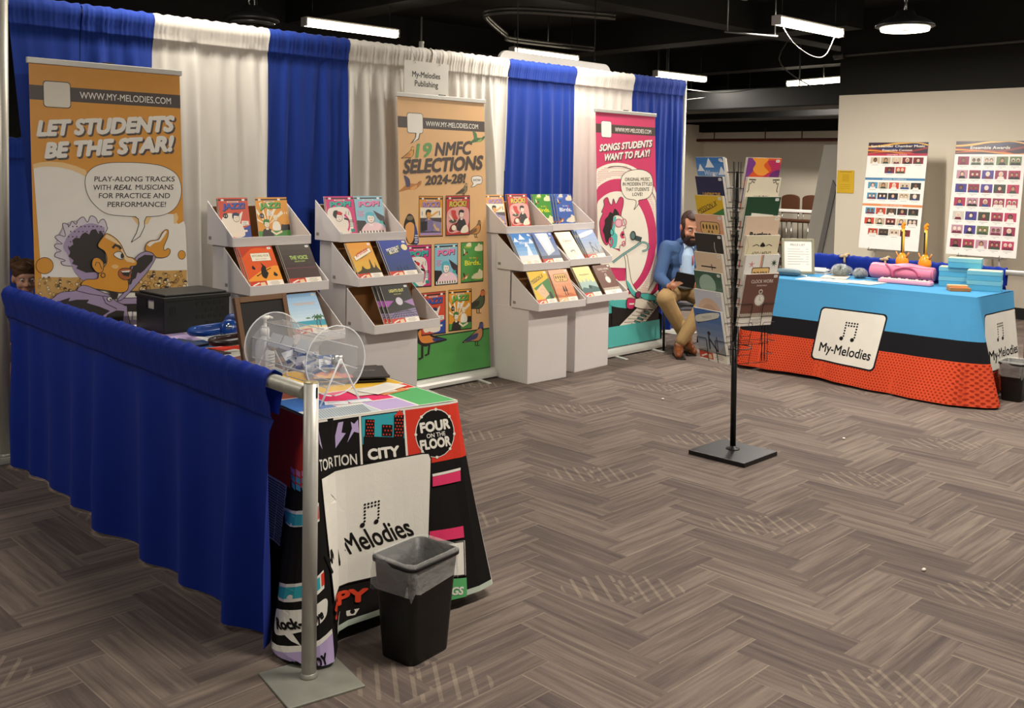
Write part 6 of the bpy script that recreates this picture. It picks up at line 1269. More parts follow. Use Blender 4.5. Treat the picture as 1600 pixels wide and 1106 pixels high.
def raffle():
    c = Vector((1.965, 3.30, 0.905)); ax = Vector((0.03, -1, 0)).normalized(); t = thing('raffle_drum', 'clear eight sided acrylic raffle drum on clear stands, full of cards', 'raffle drum', (c.x, c.y, ZT2), math.atan2(ax.y, ax.x) + pi / 2)
    zc = c.z - ZT2; R = 0.102; Lh = 0.215   # local axis runs along y, front end at -y
    oct_ = [(R * cos(pi / 8 + i * pi / 4), R * sin(pi / 8 + i * pi / 4)) for i in range(8)]
    d = MB()
    for i in range(8):
        a = oct_[i]; b = oct_[(i + 1) % 8]; e = Vector((b[0] - a[0], 0, b[1] - a[1])).normalized(); nrm = Vector((e.z, 0, -e.x))
        d.prism([(a[0], -Lh, a[1] + zc), (b[0], -Lh, b[1] + zc), (b[0] - nrm.x * -0.0025 * 0, -Lh, b[1] + zc), (b[0] * .976, -Lh, b[1] * .976 + zc), (a[0] * .976, -Lh, a[1] * .976 + zc)][:2] + [(b[0] * .976, -Lh, b[1] * .976 + zc), (a[0] * .976, -Lh, a[1] * .976 + zc)], (0, 2 * Lh, 0))
    d.obj('drum', M_CLEAR, t)
    for i in range(8):
        a = oct_[i]; MB().tube([(a[0], -Lh, a[1] + zc), (a[0], Lh, a[1] + zc)], 0.0022, 6).obj('glued_edge', M_ACED, t)
    for s in (-1, 1):
        y = s * Lh; rim = MB().tube([(0.128 * cos(q), y, 0.128 * sin(q) + zc) for q in [2 * pi * i / 40 for i in range(40)]], 0.0028, 6, closed=True)
        MB().prism([(0.127 * cos(2 * pi * i / 40), y - 0.0015, 0.127 * sin(2 * pi * i / 40) + zc) for i in range(40)], (0, 0.003, 0)).obj('end_disc', M_CLEAR, t); rim.obj('disc_rim', M_ACED, t)
        yy = s * (Lh + 0.03)
        for x in (-1, 1): MB().tube([(0.0, yy, zc + 0.012), (x * 0.085, yy, 0.008)], 0.0035, 6).obj('stand_leg', M_ACED, t)
        MB().box(-0.1, 0.1, yy - 0.02, yy + 0.02, 0, 0.004).obj('stand_foot', M_CLEAR, t)
        MB().lathe([(0.012, 0), (0.026, 0.002), (0.026, 0.01), (0.01, 0.012)], 24, mtx=Matrix.Translation((0, y - 0.006 * (s < 0) + 0.0, zc)) @ Matrix.Rotation(pi / 2 * (1 if s < 0 else -1), 4, 'X')).obj('hub', mat('nickel_hub', '#cfd0d0', 0.2, 0.7), t)
    MB().tube([(0, -Lh - 0.035, zc), (0, Lh + 0.04, zc)], 0.006, 12).obj('axle', M_ACED, t)
    MB().tube([(0, Lh + 0.04, zc), (0.0, Lh + 0.045, zc + 0.06), (0, Lh + 0.085, zc + 0.06)], 0.005, 8).obj('crank_handle', M_ACED, t)
    mw = Matrix.Translation((c.x, c.y, ZT2)) @ Matrix.Rotation(math.atan2(ax.y, ax.x) + pi / 2, 4, 'Z')
    rr = random.Random(12); protos = []
    for k in range(20):
        q = k % 3; 
        if len(protos) < 3:
            A = Art(0.00015); p = ident(A, 0.085, 0.052); p.rect(0, 0, 1, 1, '#e9ebee'); p.rect(0, 0.75 if q else 0, 1, 1 if q else 0.3, '#2d5aa0'); p.ell(0.75, 0.4, 0.09, 0.15, '#c0392f' if q == 1 else '#7f95bb'); [p.rect(0.1, 0.2 + i * 0.13, 0.5, 0.25 + i * 0.13, '#8a94a8') for i in range(3)]
            o = A.build('ticket_card', M_PAPER, None, base=(*slab(0.085, 0.052, 0.0006), '#dfe3e8')); protos.append(o)
        else: o = protos[q].copy(); COL.objects.link(o)
        y = -0.15 + 0.0135 * k + rr.uniform(-.01, .01); x = rr.uniform(-0.024, 0.02); z = zc - 0.036 + rr.uniform(-.008, 0.03)
        o.matrix_world = mw @ Matrix.Translation((x, y, z)) @ Matrix.Rotation(rr.uniform(-1.2, 1.2), 4, 'Z') @ Matrix.Rotation(rr.uniform(-1.1, 0.5), 4, 'X') @ Matrix.Rotation(rr.uniform(-.35, .35), 4, 'Y') @ Matrix.Translation((-.0425, 0, -.026))
        tag(o, 'small blue and white entry card tumbled inside the clear raffle drum', 'card', 'entry cards in the raffle drum')
    for i, (y, z, rx) in enumerate(((0.06, 0.05, 0.5), (-0.05, 0.055, 0.6), (0.145, 0.05, 0.45))):
        o = protos[i].copy(); COL.objects.link(o); o.matrix_world = mw @ Matrix.Translation((-0.035, y, zc + z - 0.02)) @ Matrix.Rotation(1.5, 4, 'Z') @ Matrix.Rotation(rx, 4, 'X') @ Matrix.Translation((-.0425, 0, -.026))
        tag(o, 'small blue and white entry card tumbled inside the clear raffle drum', 'card', 'entry cards in the raffle drum')
raffle()
def flat(name, label, cat, x, y, rz, w, d, t, col, art=None, z=None, group=None, parent=None):
    A = Art(0.0002); 
    if art: art(ident(A, w, d))
    z = ZT2 if z is None else z
    vs = [(0, 0, t), (w, 0, t), (w, d, t), (0, d, t), (0, 0, 0), (w, 0, 0), (w, d, 0), (0, d, 0)]; fs = [(0, 1, 2, 3), (5, 4, 7, 6), (1, 0, 4, 5), (2, 1, 5, 6), (3, 2, 6, 7), (0, 3, 7, 4)]
    o = A.build(name, M_PAPER, parent, lambda u, v, dd: (u, v, t + dd), base=(vs, fs, col)); o.location = (x, y, z); o.rotation_euler = (0, 0, rz)
    return tag(o, label, cat, group)
def fire(p):
    p.rect(0, 0, 1, 1, '#1d1a19'); p.blob([(0, 0), (0, 0.3), (0.1, 0.6), (0.2, 0.4), (0.3, 0.7), (0.38, 0.35), (0.45, 0.4), (0.5, 0.0)], '#c8552a'); p.blob([(0.02, 0), (0.08, 0.35), (0.18, 0.2), (0.26, 0.45), (0.32, 0.15), (0.36, 0)], '#eeb04a'); p.text('THE DUNE', 0.72, 0.55, 0.07, '#a9a49a', w=0.28)
def paper_lines(p): lines(p, 9, 0.1, 0.85, 0.85, 0.08, '#9a968e', 0.008)
flat('booklet', 'black booklet with orange flames on its cover, lowest of the pile by the raffle drum', 'book', 2.06, 3.40, radians(-25), 0.30, 0.23, 0.006, '#1d1a19', fire, ZT2 + 0.0042, group='booklets by the raffle drum')
flat('booklet', 'black booklet in the middle of the pile by the raffle drum', 'book', 2.09, 3.41, radians(-21), 0.30, 0.23, 0.006, '#1d1a19', fire, ZT2 + 0.0108, group='booklets by the raffle drum')
flat('booklet', 'glossy black booklet on top of the pile by the raffle drum', 'book', 2.075, 3.405, radians(-28), 0.30, 0.23, 0.006, '#1d1a19', fire, ZT2 + 0.0174, group='booklets by the raffle drum')
flat('booklet', 'brown and red booklet lying under the left end of the raffle drum', 'book', 1.86, 3.60, radians(-4), 0.12, 0.12, 0.006, '#5a2a22', lambda p: (p.rect(0.1, 0.2, 0.9, 0.8, '#8a3a2a'), p.rect(0.2, 0.3, 0.5, 0.7, '#2a1c18')))
flat('booklet', 'yellow booklet showing behind the black ones', 'book', 2.22, 3.52, radians(-30), 0.2, 0.15, 0.003, '#e6bf4a')
flat('paper_sheet', 'white printed sheet lying on the green square of the tablecloth', 'paper', 2.17, 3.10, radians(18), 0.19, 0.10, 0.0008, '#ece9e0', paper_lines, ZT2 + 0.003)
flat('paper_sheet', 'white sheet lying half under the other one beside the black booklets', 'paper', 2.10, 3.13, radians(-8), 0.17, 0.12, 0.0006, '#e2dccb', paper_lines, ZT2 + 0.0012)
flat('paper_sheet', 'orange edged flyer lying under the white sheets', 'paper', 2.19, 3.085, radians(10), 0.14, 0.05, 0.0004, '#d8894a', None, ZT2)
flat('business_card', 'white card lying at the foot of the raffle drum, left one of two', 'card', 1.93, 3.09, radians(-30), 0.085, 0.052, 0.0008, '#e8e8ea', lambda p: lines(p, 3, 0.1, 0.7, 0.7, 0.2, '#9aa4b4', 0.05), group='cards at the foot of the drum')
flat('business_card', 'white card lying at the foot of the raffle drum, right one of two', 'card', 2.02, 3.055, radians(-12), 0.085, 0.052, 0.0008, '#e8e8ea', lambda p: p.rect(0.0, 0.8, 1, 1, '#4a6ea8'), group='cards at the foot of the drum')
flat('tablet_computer', 'dark blue tablet lying flat on the comic print table by the red square', 'tablet', 1.99, 4.43, radians(14), 0.16, 0.22, 0.008, '#1b2436', lambda p: p.rrect(0.04, 0.03, 0.96, 0.97, 0.03, '#2b3d5e'))
flat('paper_sheet', 'white lined sheet lying before the crate on the comic print table', 'paper', 2.24, 4.66, radians(15), 0.21, 0.16, 0.0006, '#dfe2e6', paper_lines)
flat('paper_sheet', 'cream printed sheet lying by the black headphones', 'paper', 2.05, 4.10, radians(20), 0.2, 0.14, 0.0006, '#e0dccd', paper_lines)
flat('booklet', 'dark booklet with a brown cover lying just over the blue rail curtain', 'book', 1.93, 4.16, radians(12), 0.2, 0.16, 0.005, '#2c1d1b', lambda p: p.rect(0.1, 0.1, 0.9, 0.9, '#4a2c26'))
flat('booklet', 'red and grey booklet with triangles lying near the chalkboard', 'book', 1.97, 3.93, radians(8), 0.2, 0.15, 0.005, '#7a2f2a', lambda p: (p.poly([(0.5, 0.2), (0.8, 0.8), (0.9, 0.2)], '#b9bdb6'), p.poly([(0.1, 0.2), (0.3, 0.8), (0.45, 0.2)], '#a8483a')))

# ---------------------------------------------------------------- things on the blue table
M_BOXB = mat('turquoise_box_card', '#4fa3c4', 0.55, var=0.03)
def gift(label, x, y, z, rz=radians(98)):
    t = thing('gift_box', label, 'box', (x, y, z), rz, 'turquoise boxes on the blue table'); w, d, h = 0.24, 0.17, 0.076
    MB().box(-w / 2, w / 2, -d / 2, d / 2, 0, h - 0.03).obj('box_base', M_BOXB, t, 0.002)
    MB().box(-w / 2 - .002, w / 2 + .002, -d / 2 - .002, d / 2 + .002, h - 0.032, h).obj('lid', mat('pale_cream_lid_top', '#6fb3c6', 0.5, var=0.03), t, 0.002)
    A = Art(0.0003); p = Pen(A, lambda x_, y_: (x_, y_)); p.rect(-w / 2, -d / 2, w / 2, d / 2, '#d9dcb8'); A.build('top_paper', M_PAPER, t, lambda u, v, dd: (u, v, h + 0.0004 + dd))
    return t
Z1 = TZ + 0.001
rzb = math.atan2(3.264 - 3.072, 7.811 - 7.874)
ux = Vector((cos(rzb), sin(rzb), 0)); uy = Vector((-ux.y, ux.x, 0)); 
pR = Vector((7.845, 3.17, 0)) - uy * 0.085; pL = Vector((7.945, 3.435, 0)) - uy * 0.085
gift('turquoise gift box at the bottom of the right hand pile', pR.x, pR.y, Z1, rzb); gift('turquoise gift box on top of the right hand pile of two', pR.x, pR.y, Z1 + 0.077, rzb)
gift('turquoise gift box at the bottom of the taller left hand pile', pL.x, pL.y, Z1, rzb); gift('turquoise gift box in the middle of the taller left hand pile', pL.x, pL.y, Z1 + 0.077, rzb); gift('turquoise gift box topmost of the taller left hand pile', pL.x + 0.0, pL.y - 0.07, Z1 + 0.154, rzb)
def wood_tray():
    t = thing('wooden_tray', 'small orange brown wooden box in front of the turquoise gift boxes', 'box', (7.70, 3.30, Z1), radians(-52)); m = mat('warm_wood', '#a8703c', 0.45, var=0.3, vscale=14, stretch=(1, 8, 1))
    MB().box(-0.075, 0.075, -0.06, 0.06, 0, 0.028).obj('body', m, t, 0.003); MB().box(-0.072, 0.072, 0.01, 0.062, 0.029, 0.042).obj('lid', mat('pale_wood', '#d6b684', 0.5, var=0.2), t, 0.003); MB().box(-0.06, 0.06, -0.05, 0.0, 0.0282, 0.030).obj('inlay', mat('orange_inlay', '#c9652a', 0.5), t)
wood_tray()
M_PINK = mat('pink_nylon', '#d97f9d', 0.5, bump=0.25, bscale=18, var=0.1); M_PINKP = mat('pink_plastic', '#e0a0b6', 0.35)
def pink_things():
    t = thing('keyboard_case', 'pink soft zip case lying behind the pink melodica', 'bag', (7.945, 3.87, Z1 + 0.006), radians(-82))
    def f(u, v):
        x = (u - .5) * 0.5; a = 2 * pi * v; k = 1 - 0.18 * abs(2 * u - 1) ** 4; return Vector((x + 0.006 * sin(9 * v), 0.075 * k * cos(a) * (1 + 0.03 * sin(u * 23)), 0.072 + 0.07 * k * sin(a) + 0.008 * sin(u * 11 + v * 6) * max(0, sin(a))))
    MB().grid(f, 40, 20).obj('case_body', M_PINK, t)
    for s in (-1, 1): MB().ell((s * 0.25, 0, 0.072), (0.014, 0.06, 0.057)).obj('end_panel', M_PINK, t)
    MB().tube([(-0.245 + 0.49 * i / 20, -0.052, 0.128 + 0.004 * sin(i)) for i in range(21)], 0.0035, 6).obj('zip', mat('pale_zip', '#e8b7c6', 0.4), t)
    MB().tube(sm([(-0.12, -0.05, 0.135), (-0.06, -0.09, 0.09), (-0.05, -0.085, 0.03), (-0.04, -0.08, 0.09), (0.05, -0.075, 0.12), (0.12, -0.07, 0.1), (0.16, -0.075, 0.05)]), 0.008, 8).obj('carry_strap', mat('rose_strap', '#b9557a', 0.6), t)
    k = thing('melodica', 'pink melodica keyboard lying in front of the pink case', 'musical instrument', (7.79, 3.765, Z1), radians(-84))
    w, d = 0.42, 0.10; MB().box(-w / 2, w / 2, -d / 2, d / 2, 0.0, 0.034).obj('body', M_PINKP, k, 0.012, 3)
    kb = MB(); 
    for i in range(19): kb.box(-w / 2 + 0.02 + i * 0.02, -w / 2 + 0.0385 + i * 0.02, -d / 2 + 0.006, d / 2 - 0.035, 0.034, 0.041)
    kb.obj('white_keys', mat('ivory_keys', '#efe9df', 0.3), k)
    kb = MB()
    for i in range(18):
        if i % 7 not in (2, 6): kb.box(-w / 2 + 0.034 + i * 0.02, -w / 2 + 0.044 + i * 0.02, -0.01, d / 2 - 0.035, 0.041, 0.049)
    kb.obj('black_keys', mat('black_keys', '#171717', 0.3), k)
    MB().box(-w / 2 + 0.01, w / 2 - 0.01, d / 2 - 0.033, d / 2 - 0.004, 0.034, 0.043).obj('top_cover', mat('pink_cover_gloss', '#d883a4', 0.3), k, 0.006)
pink_things()
def toy(label, y, h):
    t = thing('electronic_toy_instrument', label, 'musical instrument', (8.085, y, Z1), radians(-100), 'orange toy instruments on the blue table'); m = mat('orange_plastic', '#e8941d', 0.3); yb = mat('yellow_stem', '#d9b13a', 0.35)
    MB().lathe([(0.0, 0.0), (0.03, 0.004), (0.05, 0.03), (0.053, 0.055), (0.045, 0.085), (0.028, 0.11), (0.018, 0.125)], 24, (0, 0, 0.10)).obj('head', m, t)
    MB().lathe([(0.0, 0), (0.045, 0), (0.045, 0.012), (0.02, 0.03), (0.016, 0.1)], 20).obj('stand', m, t)
    for s in (-1, 1): MB().tube([(s * 0.04, 0, 0.19), (s * 0.062, 0, 0.235)], [0.008, 0.006], 8).obj('horn', mat('tan_horn', '#c98a4a', 0.5), t)
    MB().tube([(0, 0, 0.215), (0, 0, h - 0.05)], [0.014, 0.013], 12).obj('stem', yb, t); MB().box(-0.005, 0.005, -0.0165, -0.012, 0.235, h - 0.07).obj('ribbon_switch', M_RACK, t)
    MB().tube(sm([(0, 0, h - 0.055), (-0.004, 0, h - 0.03), (0.006, 0, h - 0.01), (0.018, 0, h)]), [0.013] * 6 + [0.016] * 6 + [0.013] * 6 + [0.007], 10).obj('tail_fin', m, t)
    MB().ell((0.0, 0.0, h - 0.035), (0.02, 0.012, 0.012)).obj('tail_knob', m, t)
toy('orange toy instrument with a long yellow stem, left one standing behind the pink case', 3.945, 0.48)
toy('orange toy instrument with a long yellow stem, right one standing behind the pink case', 3.75, 0.48)
def bags():
    r = random.Random(5); protos = []
    for i, (x, y, rz, lab, col) in enumerate(((7.90, 4.40, 0.0, 'crinkled clear bag of dark green goods, beside the white leaflets', '#24392c'), (7.90, 4.222, 0.0, 'smaller crinkled clear bag of slate goods right against the pink case', '#39474c'))):
        t = thing('plastic_bag', lab, 'bag', (x, y, Z1), rz); s = 0.105 - 0.03 * i; h = 0.085 - 0.015 * i; rr = random.Random(i); ph = [rr.uniform(0, 6) for _ in range(6)]
        def f(u, v, k=1.0, s=s, h=h, ph=ph):
            a = 2 * pi * u; e = sin(pi * v); z = 0.5 - 0.5 * cos(pi * v); w = 1 + 0.15 * sin(5 * a + ph[0]) + 0.1 * sin(9 * a + ph[1] + v * 5)
            return Vector((s * k * e ** .6 * w * cos(a), s * k * 0.75 * e ** .6 * w * sin(a), max(0.0005, h * k * z * (1 + 0.2 * sin(4 * a + ph[2]) + 0.12 * sin(11 * a + ph[3])))))
        MB().grid(lambda u, v: f(u, v, .86) + Vector((0, 0, .002)), 30, 10).obj('packed_goods', mat('bag_goods_%s' % ('green', 'pale', 'slate')[i], col, 0.45, var=0.6, vscale=14), t)
        MB().grid(lambda u, v: f(u, v, 1.0), 40, 12).obj('film', mat('crinkled_film', '#eef2f2', 0.12, alpha=0.2, bump=1.0, bscale=40, var=0.1), t)
bags()
def r_items():
    t = thing('price_list_frame', 'printed price list in a slim olive grey frame standing on the blue table', 'picture frame', (7.72, 4.70, Z1 + 0.004), math.atan2(4.575 - 4.775, 7.841 - 7.624)); t.rotation_euler.x = radians(-9); w, h = 0.285, 0.31
    f = MB(); f.box(-w / 2, -w / 2 + .022, 0, .018, 0, h).box(w / 2 - .022, w / 2, 0, .018, 0, h).box(-w / 2 + .022, w / 2 - .022, 0, .018, 0, .022).box(-w / 2 + .022, w / 2 - .022, 0, .018, h - .022, h).obj('frame', mat('olive_grey_frame', '#8f8a72', 0.4, 0.2), t, .003)
    A = Art(.0003); p = Pen(A, lambda x, y: (x, y)); p.text('PRICE LIST', 0, .245, .02, '#4a4a4a', w=.13)
    for i in range(7): p.rect(-.09, .215 - i * .022, .02 + .03 * (i % 3), .219 - i * .022, '#a9a9a4'); p.rect(.07, .215 - i * .022, .095, .219 - i * .022, '#a9a9a4')
    vs, fs = slab(w - .044, h - .044, .003, -w / 2 + .022, .022); o = A.build('paper', M_PAPER, t, base=(vs, fs, '#eeeae0')); o.location = (0, .008, 0)
    MB().box(-.03, .03, .02, .026, 0.012, h * .6, Matrix.Translation((0, .0, .0)) @ Matrix.Rotation(radians(-14), 4, 'X')).obj('easel_back', mat('card_back', '#3a2f26', .8), t)
    g = thing('eyeglass_case', 'grey blue hard glasses case at the left front of the blue table', 'case', (7.52, 4.68, Z1), radians(-72))
    def fc(u, v):
        a = 2 * pi * v; k = (1 - abs(2 * u - 1) ** 5 * .35); return Vector(((u - .5) * .2, .036 * k * cos(a), .032 + .031 * k * sin(a) * (1 if sin(a) > 0 else 1)))
    MB().grid(fc, 24, 20).ell((-.1, 0, .032), (.012, .023, .02)).ell((.1, 0, .032), (.012, .023, .02)).obj('shell', mat('grey_blue_leatherette', '#5f7a86', .5, bump=.1, bscale=200), g); MB().tube([(-.1, -.037, .033), (.1, -.037, .033)], .0012, 5).obj('seam', mat('dark_seam', '#33424a', .6), g)
    b = thing('water_bottle', 'clear plastic water bottle with a blue label behind the glasses case', 'bottle', (7.78, 4.815, Z1), .3)
    MB().lathe([(0, 0), (.03, 0), (.032, .01), (.029, .04), (.032, .06), (.032, .14), (.028, .165), (.014, .185), (.013, .2)], 24).obj('bottle', mat('water_plastic', '#dfeefa', .08, alpha=.3, var=0), b); MB().lathe([(.0325, .06), (.0328, .062), (.0328, .125), (.0325, .127)], 24).obj('label_wrap', mat('blue_label', '#2f6fc4', .4, var=.4, vscale=40), b); MB().lathe([(.015, .195), (.015, .213), (0, .214)], 16).obj('cap', mat('white_pump_plastic', '#e8e6e0', .35), b)
    for i in range(6): flat('paper_stack_sheet', 'white leaflet in the stack beside the price list, number %s from the bottom' % ('one', 'two', 'three', 'four', 'five', 'six')[i], 'paper', 7.88 + .004 * (i % 3), 4.70 + .006 * (i % 2), radians(-75 + 7 * (i % 3)), .15, .21, .006, '#e3e2df', lambda p: lines(p, 6, .15, .8, .8, .1, '#a8a8a8', .01), Z1 + i * .0064, 'leaflets stacked beside the price list')
    def fl(p):
        lines(p, 10, .1, .85, .85, .075, '#8f8a80', .012); p.rect(.1, .9, .7, .95, '#4a463f')
    for i, (x, y, rz) in enumerate(((7.34, 4.50, -1.45), (7.39, 4.28, -1.5), (7.45, 4.10, -1.6), (7.60, 4.42, -1.2))):
        flat('flyer', ('cream flyer lying nearest the spinner rack on the blue table', 'cream flyer lying second from the spinner rack on the blue table', 'cream flyer lying third from the spinner rack on the blue table', 'cream flyer lying behind the row of three on the blue table')[i], 'paper', x, y, rz, .21, .27, .0012, '#e4dfcf', fl, Z1 + .0016 * i, 'cream flyers on the blue table')
    flat('pen', 'small white pen lying between the glasses case and the flyers', 'pen', 7.56, 4.52, 1.2, .13, .012, .01, '#e8e4d8', None, Z1 + .007)
r_items()

# ---------------------------------------------------------------- people
def cap(m, a, ra, b, rb, n=10):
    a = Vector(a); b = Vector(b); d = b - a; L = d.length
    ax = d.normalized() if L > 1e-6 else Vector((0, 0, 1)); u = ax.orthogonal().normalized(); v = ax.cross(u); prof = []
    for i in range(5): t = pi / 2 * i / 4; prof.append((-ra * cos(t), ra * sin(t)))
    for i in range(5): t = pi / 2 * i / 4; prof.append((L + rb * sin(t), rb * cos(t)))
    vs = []
    for (h, r) in prof:
        for j in range(n): q = 2 * pi * j / n; vs.append(a + ax * h + (u * cos(q) + v * sin(q)) * max(r, 1e-4))
    k = len(prof); fs = [(i * n + j, i * n + (j + 1) % n, (i + 1) * n + (j + 1) % n, (i + 1) * n + j) for i in range(k - 1) for j in range(n)] + [tuple(range(n))[::-1], tuple((k - 1) * n + j for j in range(n))]
    m.add(vs, fs, True); return m
def fuse(name, mb, mt, parent, vox=0.008, sm_=4, loc=None):
    """one continuous skin grown around overlapping shapes"""
    me = mb.mesh('raw', None); ob = bpy.data.objects.new('raw', me); COL.objects.link(ob)
    r = ob.modifiers.new('r', 'REMESH'); r.mode = 'VOXEL'; r.voxel_size = vox; r.use_smooth_shade = True
    s = ob.modifiers.new('s', 'SMOOTH'); s.factor = 0.5; s.iterations = sm_
    dg = bpy.context.evaluated_depsgraph_get(); dg.update(); out = bpy.data.meshes.new_from_object(ob.evaluated_get(dg), depsgraph=dg)
    bpy.data.objects.remove(ob); bpy.data.meshes.remove(me); out.name = name; out.materials.clear(); out.materials.append(mt)
    for p in out.polygons: p.use_smooth = True
    o = bpy.data.objects.new(name, out); return link(o, parent)
M_SKIN = mat('skin', '#c08a6e', 0.5, var=0.08, vscale=20); M_EYE = mat('eye_white', '#e6e0d8', 0.3); M_IRIS = mat('dark_iris', '#2a1c14', 0.2)
def head_shapes(m, T, s=1.0, nose=1.0):
    E = lambda c, r: m.ell(T @ (Vector(c) * s), [q * s for q in r], 18, 12, T.to_3x3().to_4x4())
    E((0, 0.012, 0.03), (.076, .095, .092)); E((0, -0.02, -0.03), (.062, .07, .075)); E((0, -0.045, -0.085), (.04, .04, .03)); E((0, -.07, .03), (.055, .02, .02))
    cap(m, T @ (Vector((0, -.085, .015)) * s), .011 * s, T @ (Vector((0, -.108, -.022)) * s), .015 * s * nose)
    for x in (-1, 1):
        E((x * .078, .012, -.005), (.012, .024, .034)); E((x * .038, -.062, -.03), (.026, .022, .022)); cap(m, T @ (Vector((x * .016, -.098, -.027)) * s), .009 * s, T @ (Vector((x * .01, -.1, -.027)) * s), .009 * s)
    cap(m, T @ (Vector((-.02, -.083, -.062)) * s), .009 * s, T @ (Vector((.02, -.083, -.062)) * s), .009 * s); cap(m, T @ (Vector((-.016, -.082, -.074)) * s), .009 * s, T @ (Vector((.016, -.082, -.074)) * s), .009 * s)
def eyes(T, parent, s=1.0):
    for x in (-1, 1):
        p = T @ (Vector((x * .032, -.079, .012)) * s)
        e = MB().ell(p, (.012 * s, .008 * s, .008 * s), 12, 8); o = e.obj('eye', M_EYE, parent)
        MB().ell(T @ (Vector((x * .032, -.0865, .009)) * s), (.005 * s, .003 * s, .005 * s), 10, 6).obj('iris', M_IRIS, o)
def hand(m, w, pal, fdir, thumb, side, curl):
    """w wrist, pal palm centre, fdir finger direction, curl direction the fingers bend towards, side across the knuckles, thumb direction"""
    w, pal, fdir, curl, side, thumb = [Vector(q) for q in (w, pal, fdir, curl, side, thumb)]; fdir.normalize(); curl.normalize(); side.normalize(); thumb.normalize()
    cap(m, w, .024, pal, .027)
    for i in range(4): cap(m, pal - fdir * .02 + side * (i - 1.5) * .018, .013, pal + fdir * .03 + side * (i - 1.5) * .019, .0115)
    for i, ln in enumerate((.038, .045, .042, .032)):
        b = pal + fdir * .038 + side * (i - 1.5) * .0205; k1 = b + (fdir * .85 + curl * .45) * ln * .8; k2 = k1 + (fdir * .25 + curl * .95) * ln * .65; k3 = k2 + (curl * .8 - fdir * .45) * ln * .5
        cap(m, b, .0098, k1, .009); cap(m, k1, .009, k2, .0083); cap(m, k2, .0083, k3, .0075)
    b = pal - side * .026 - fdir * .015; k1 = b + (thumb + fdir * .3).normalized() * .036; k2 = k1 + (thumb * .5 + fdir * .9).normalized() * .03
    cap(m, b, .0135, k1, .0115); cap(m, k1, .0115, k2, .009)
def man():
    t = thing('person', 'seated bearded person in blue jacket and khaki trousers looking down at a tablet', 'person', (7.2, 5.59, 0), radians(-42.5))
    J = dict(pel=(.07, .24, .53), belly=(.07, .17, .66), chest=(.075, .17, .83), neck=(.085, .13, .97), hd=(.10, .055, 1.12), sl=(-.10, .15, .925), sr=(.265, .19, .925), el=(-.175, .06, .66), er=(.335, .10, .66), wl=(-.115, -.13, .60), wr=(.165, -.12, .61), hl=(-.03, .2, .5), hr=(.17, .21, .5), kl=(-.165, -.24, .50), kr=(.215, -.20, .50), al=(.075, -.10, .105), ar=(-.035, -.27, .105))
    T = Matrix.Translation(J['hd']) @ Matrix.Rotation(radians(8), 4, 'Z') @ Matrix.Rotation(radians(22), 4, 'X')
    m = MB(); head_shapes(m, T, 1.1); cap(m, J['neck'], .058, T @ Vector((0, .02, -.06)), .056)
    m.ell(J['chest'], (.16, .10, .17)); m.ell(J['belly'], (.15, .12, .14)); m.ell(J['pel'], (.16, .12, .1))
    for s, e, w, h, k, a in (('sl', 'el', 'wl', 'hl', 'kl', 'al'), ('sr', 'er', 'wr', 'hr', 'kr', 'ar')):
        cap(m, J[s], .05, J[e], .04); cap(m, J[e], .04, J[w], .026); cap(m, J[h], .08, J[k], .056); cap(m, J[k], .055, J[a], .036); cap(m, J['chest'], .09, J[s], .05); f = Vector(J[a]); cap(m, f + Vector((0, .03, -.06)), .035, f + Vector((-.02 if a == 'ar' else .02, -.12, -.075)), .025)
    hand(m, J['wl'], (-.088, -.185, .615), (.45, -.25, .5), (.3, -.1, .95), (-.25, .0, .6), (.9, .3, .1))
    hand(m, J['wr'], (.115, -.178, .628), (-.5, -.25, .5), (-.3, -.1, .95), (.25, .0, .6), (-.9, .3, .1))
    fuse('body', m, M_SKIN, t, .0065, 3); eyes(T, t, 1.1)
    # jacket
    MJ = mat('blue_tweed', '#43608c', 0.85, bump=.3, bscale=160, var=.16, vscale=60); m = MB()
    m.ell((.078, .185, .83), (.185, .125, .165)); m.ell((.075, .2, .66), (.185, .15, .15)); m.ell((.075, .24, .56), (.185, .14, .09))
    for s, e, w in (('sl', 'el', 'wl'), ('sr', 'er', 'wr')):
        W_ = Vector(J[e]).lerp(Vector(J[w]), .82); cap(m, J[s], .07, J[e], .058); cap(m, J[e], .057, W_, .043); cap(m, (.08, .17, .88), .1, J[s], .068)
    cap(m, (.035, .1, .985), .028, (.14, .12, .985), .028); cap(m, (.02, .16, .98), .035, (.155, .17, .98), .035)
    jk = fuse('jacket', m, MJ, t, .009, 4)
    for x0, x1, x2 in ((.035, -.005, .005), (.135, .175, .165)):
        MB().prism([(x0, .062, .975), (x1, .045, .86), (x2 - .004 if x0 < .1 else x2 + .004, .035, .79), (.075 + (-.02 if x0 < .1 else .02), .02, .74)], (0, .014, 0)).obj('lapel', MJ, jk, .004)
    m = MB(); cap(m, (.085, .085, .955), .04, (.078, .06, .85), .06); cap(m, (.078, .062, .85), .062, (.075, .055, .70), .07); m.ell((.075, .08, .60), (.1, .075, .05)); sh = fuse('shirt', m, mat('pale_blue_shirt', '#a9c2dd', .7, bump=.1, bscale=90, var=.08, vscale=50), t, .009, 3)
    for x in (-1, 1): MB().prism([(.085 + x * .012, .03, .955), (.085 + x * .05, .06, .975), (.085 + x * .045, .035, .925)], (0, .008, 0)).obj('collar', mat('pale_blue_shirt', '#a9c2dd'), sh, .002)
    MB().tube([(.118, .0, .87), (.115, -.004, .78)], .006, 6).obj('lanyard', mat('red_lanyard', '#b5403a', .6), sh)
    MK = mat('khaki_twill', '#a4875a', .85, bump=.2, bscale=120, var=.1, vscale=12); m = MB(); m.ell((.07, .24, .52), (.185, .15, .095))
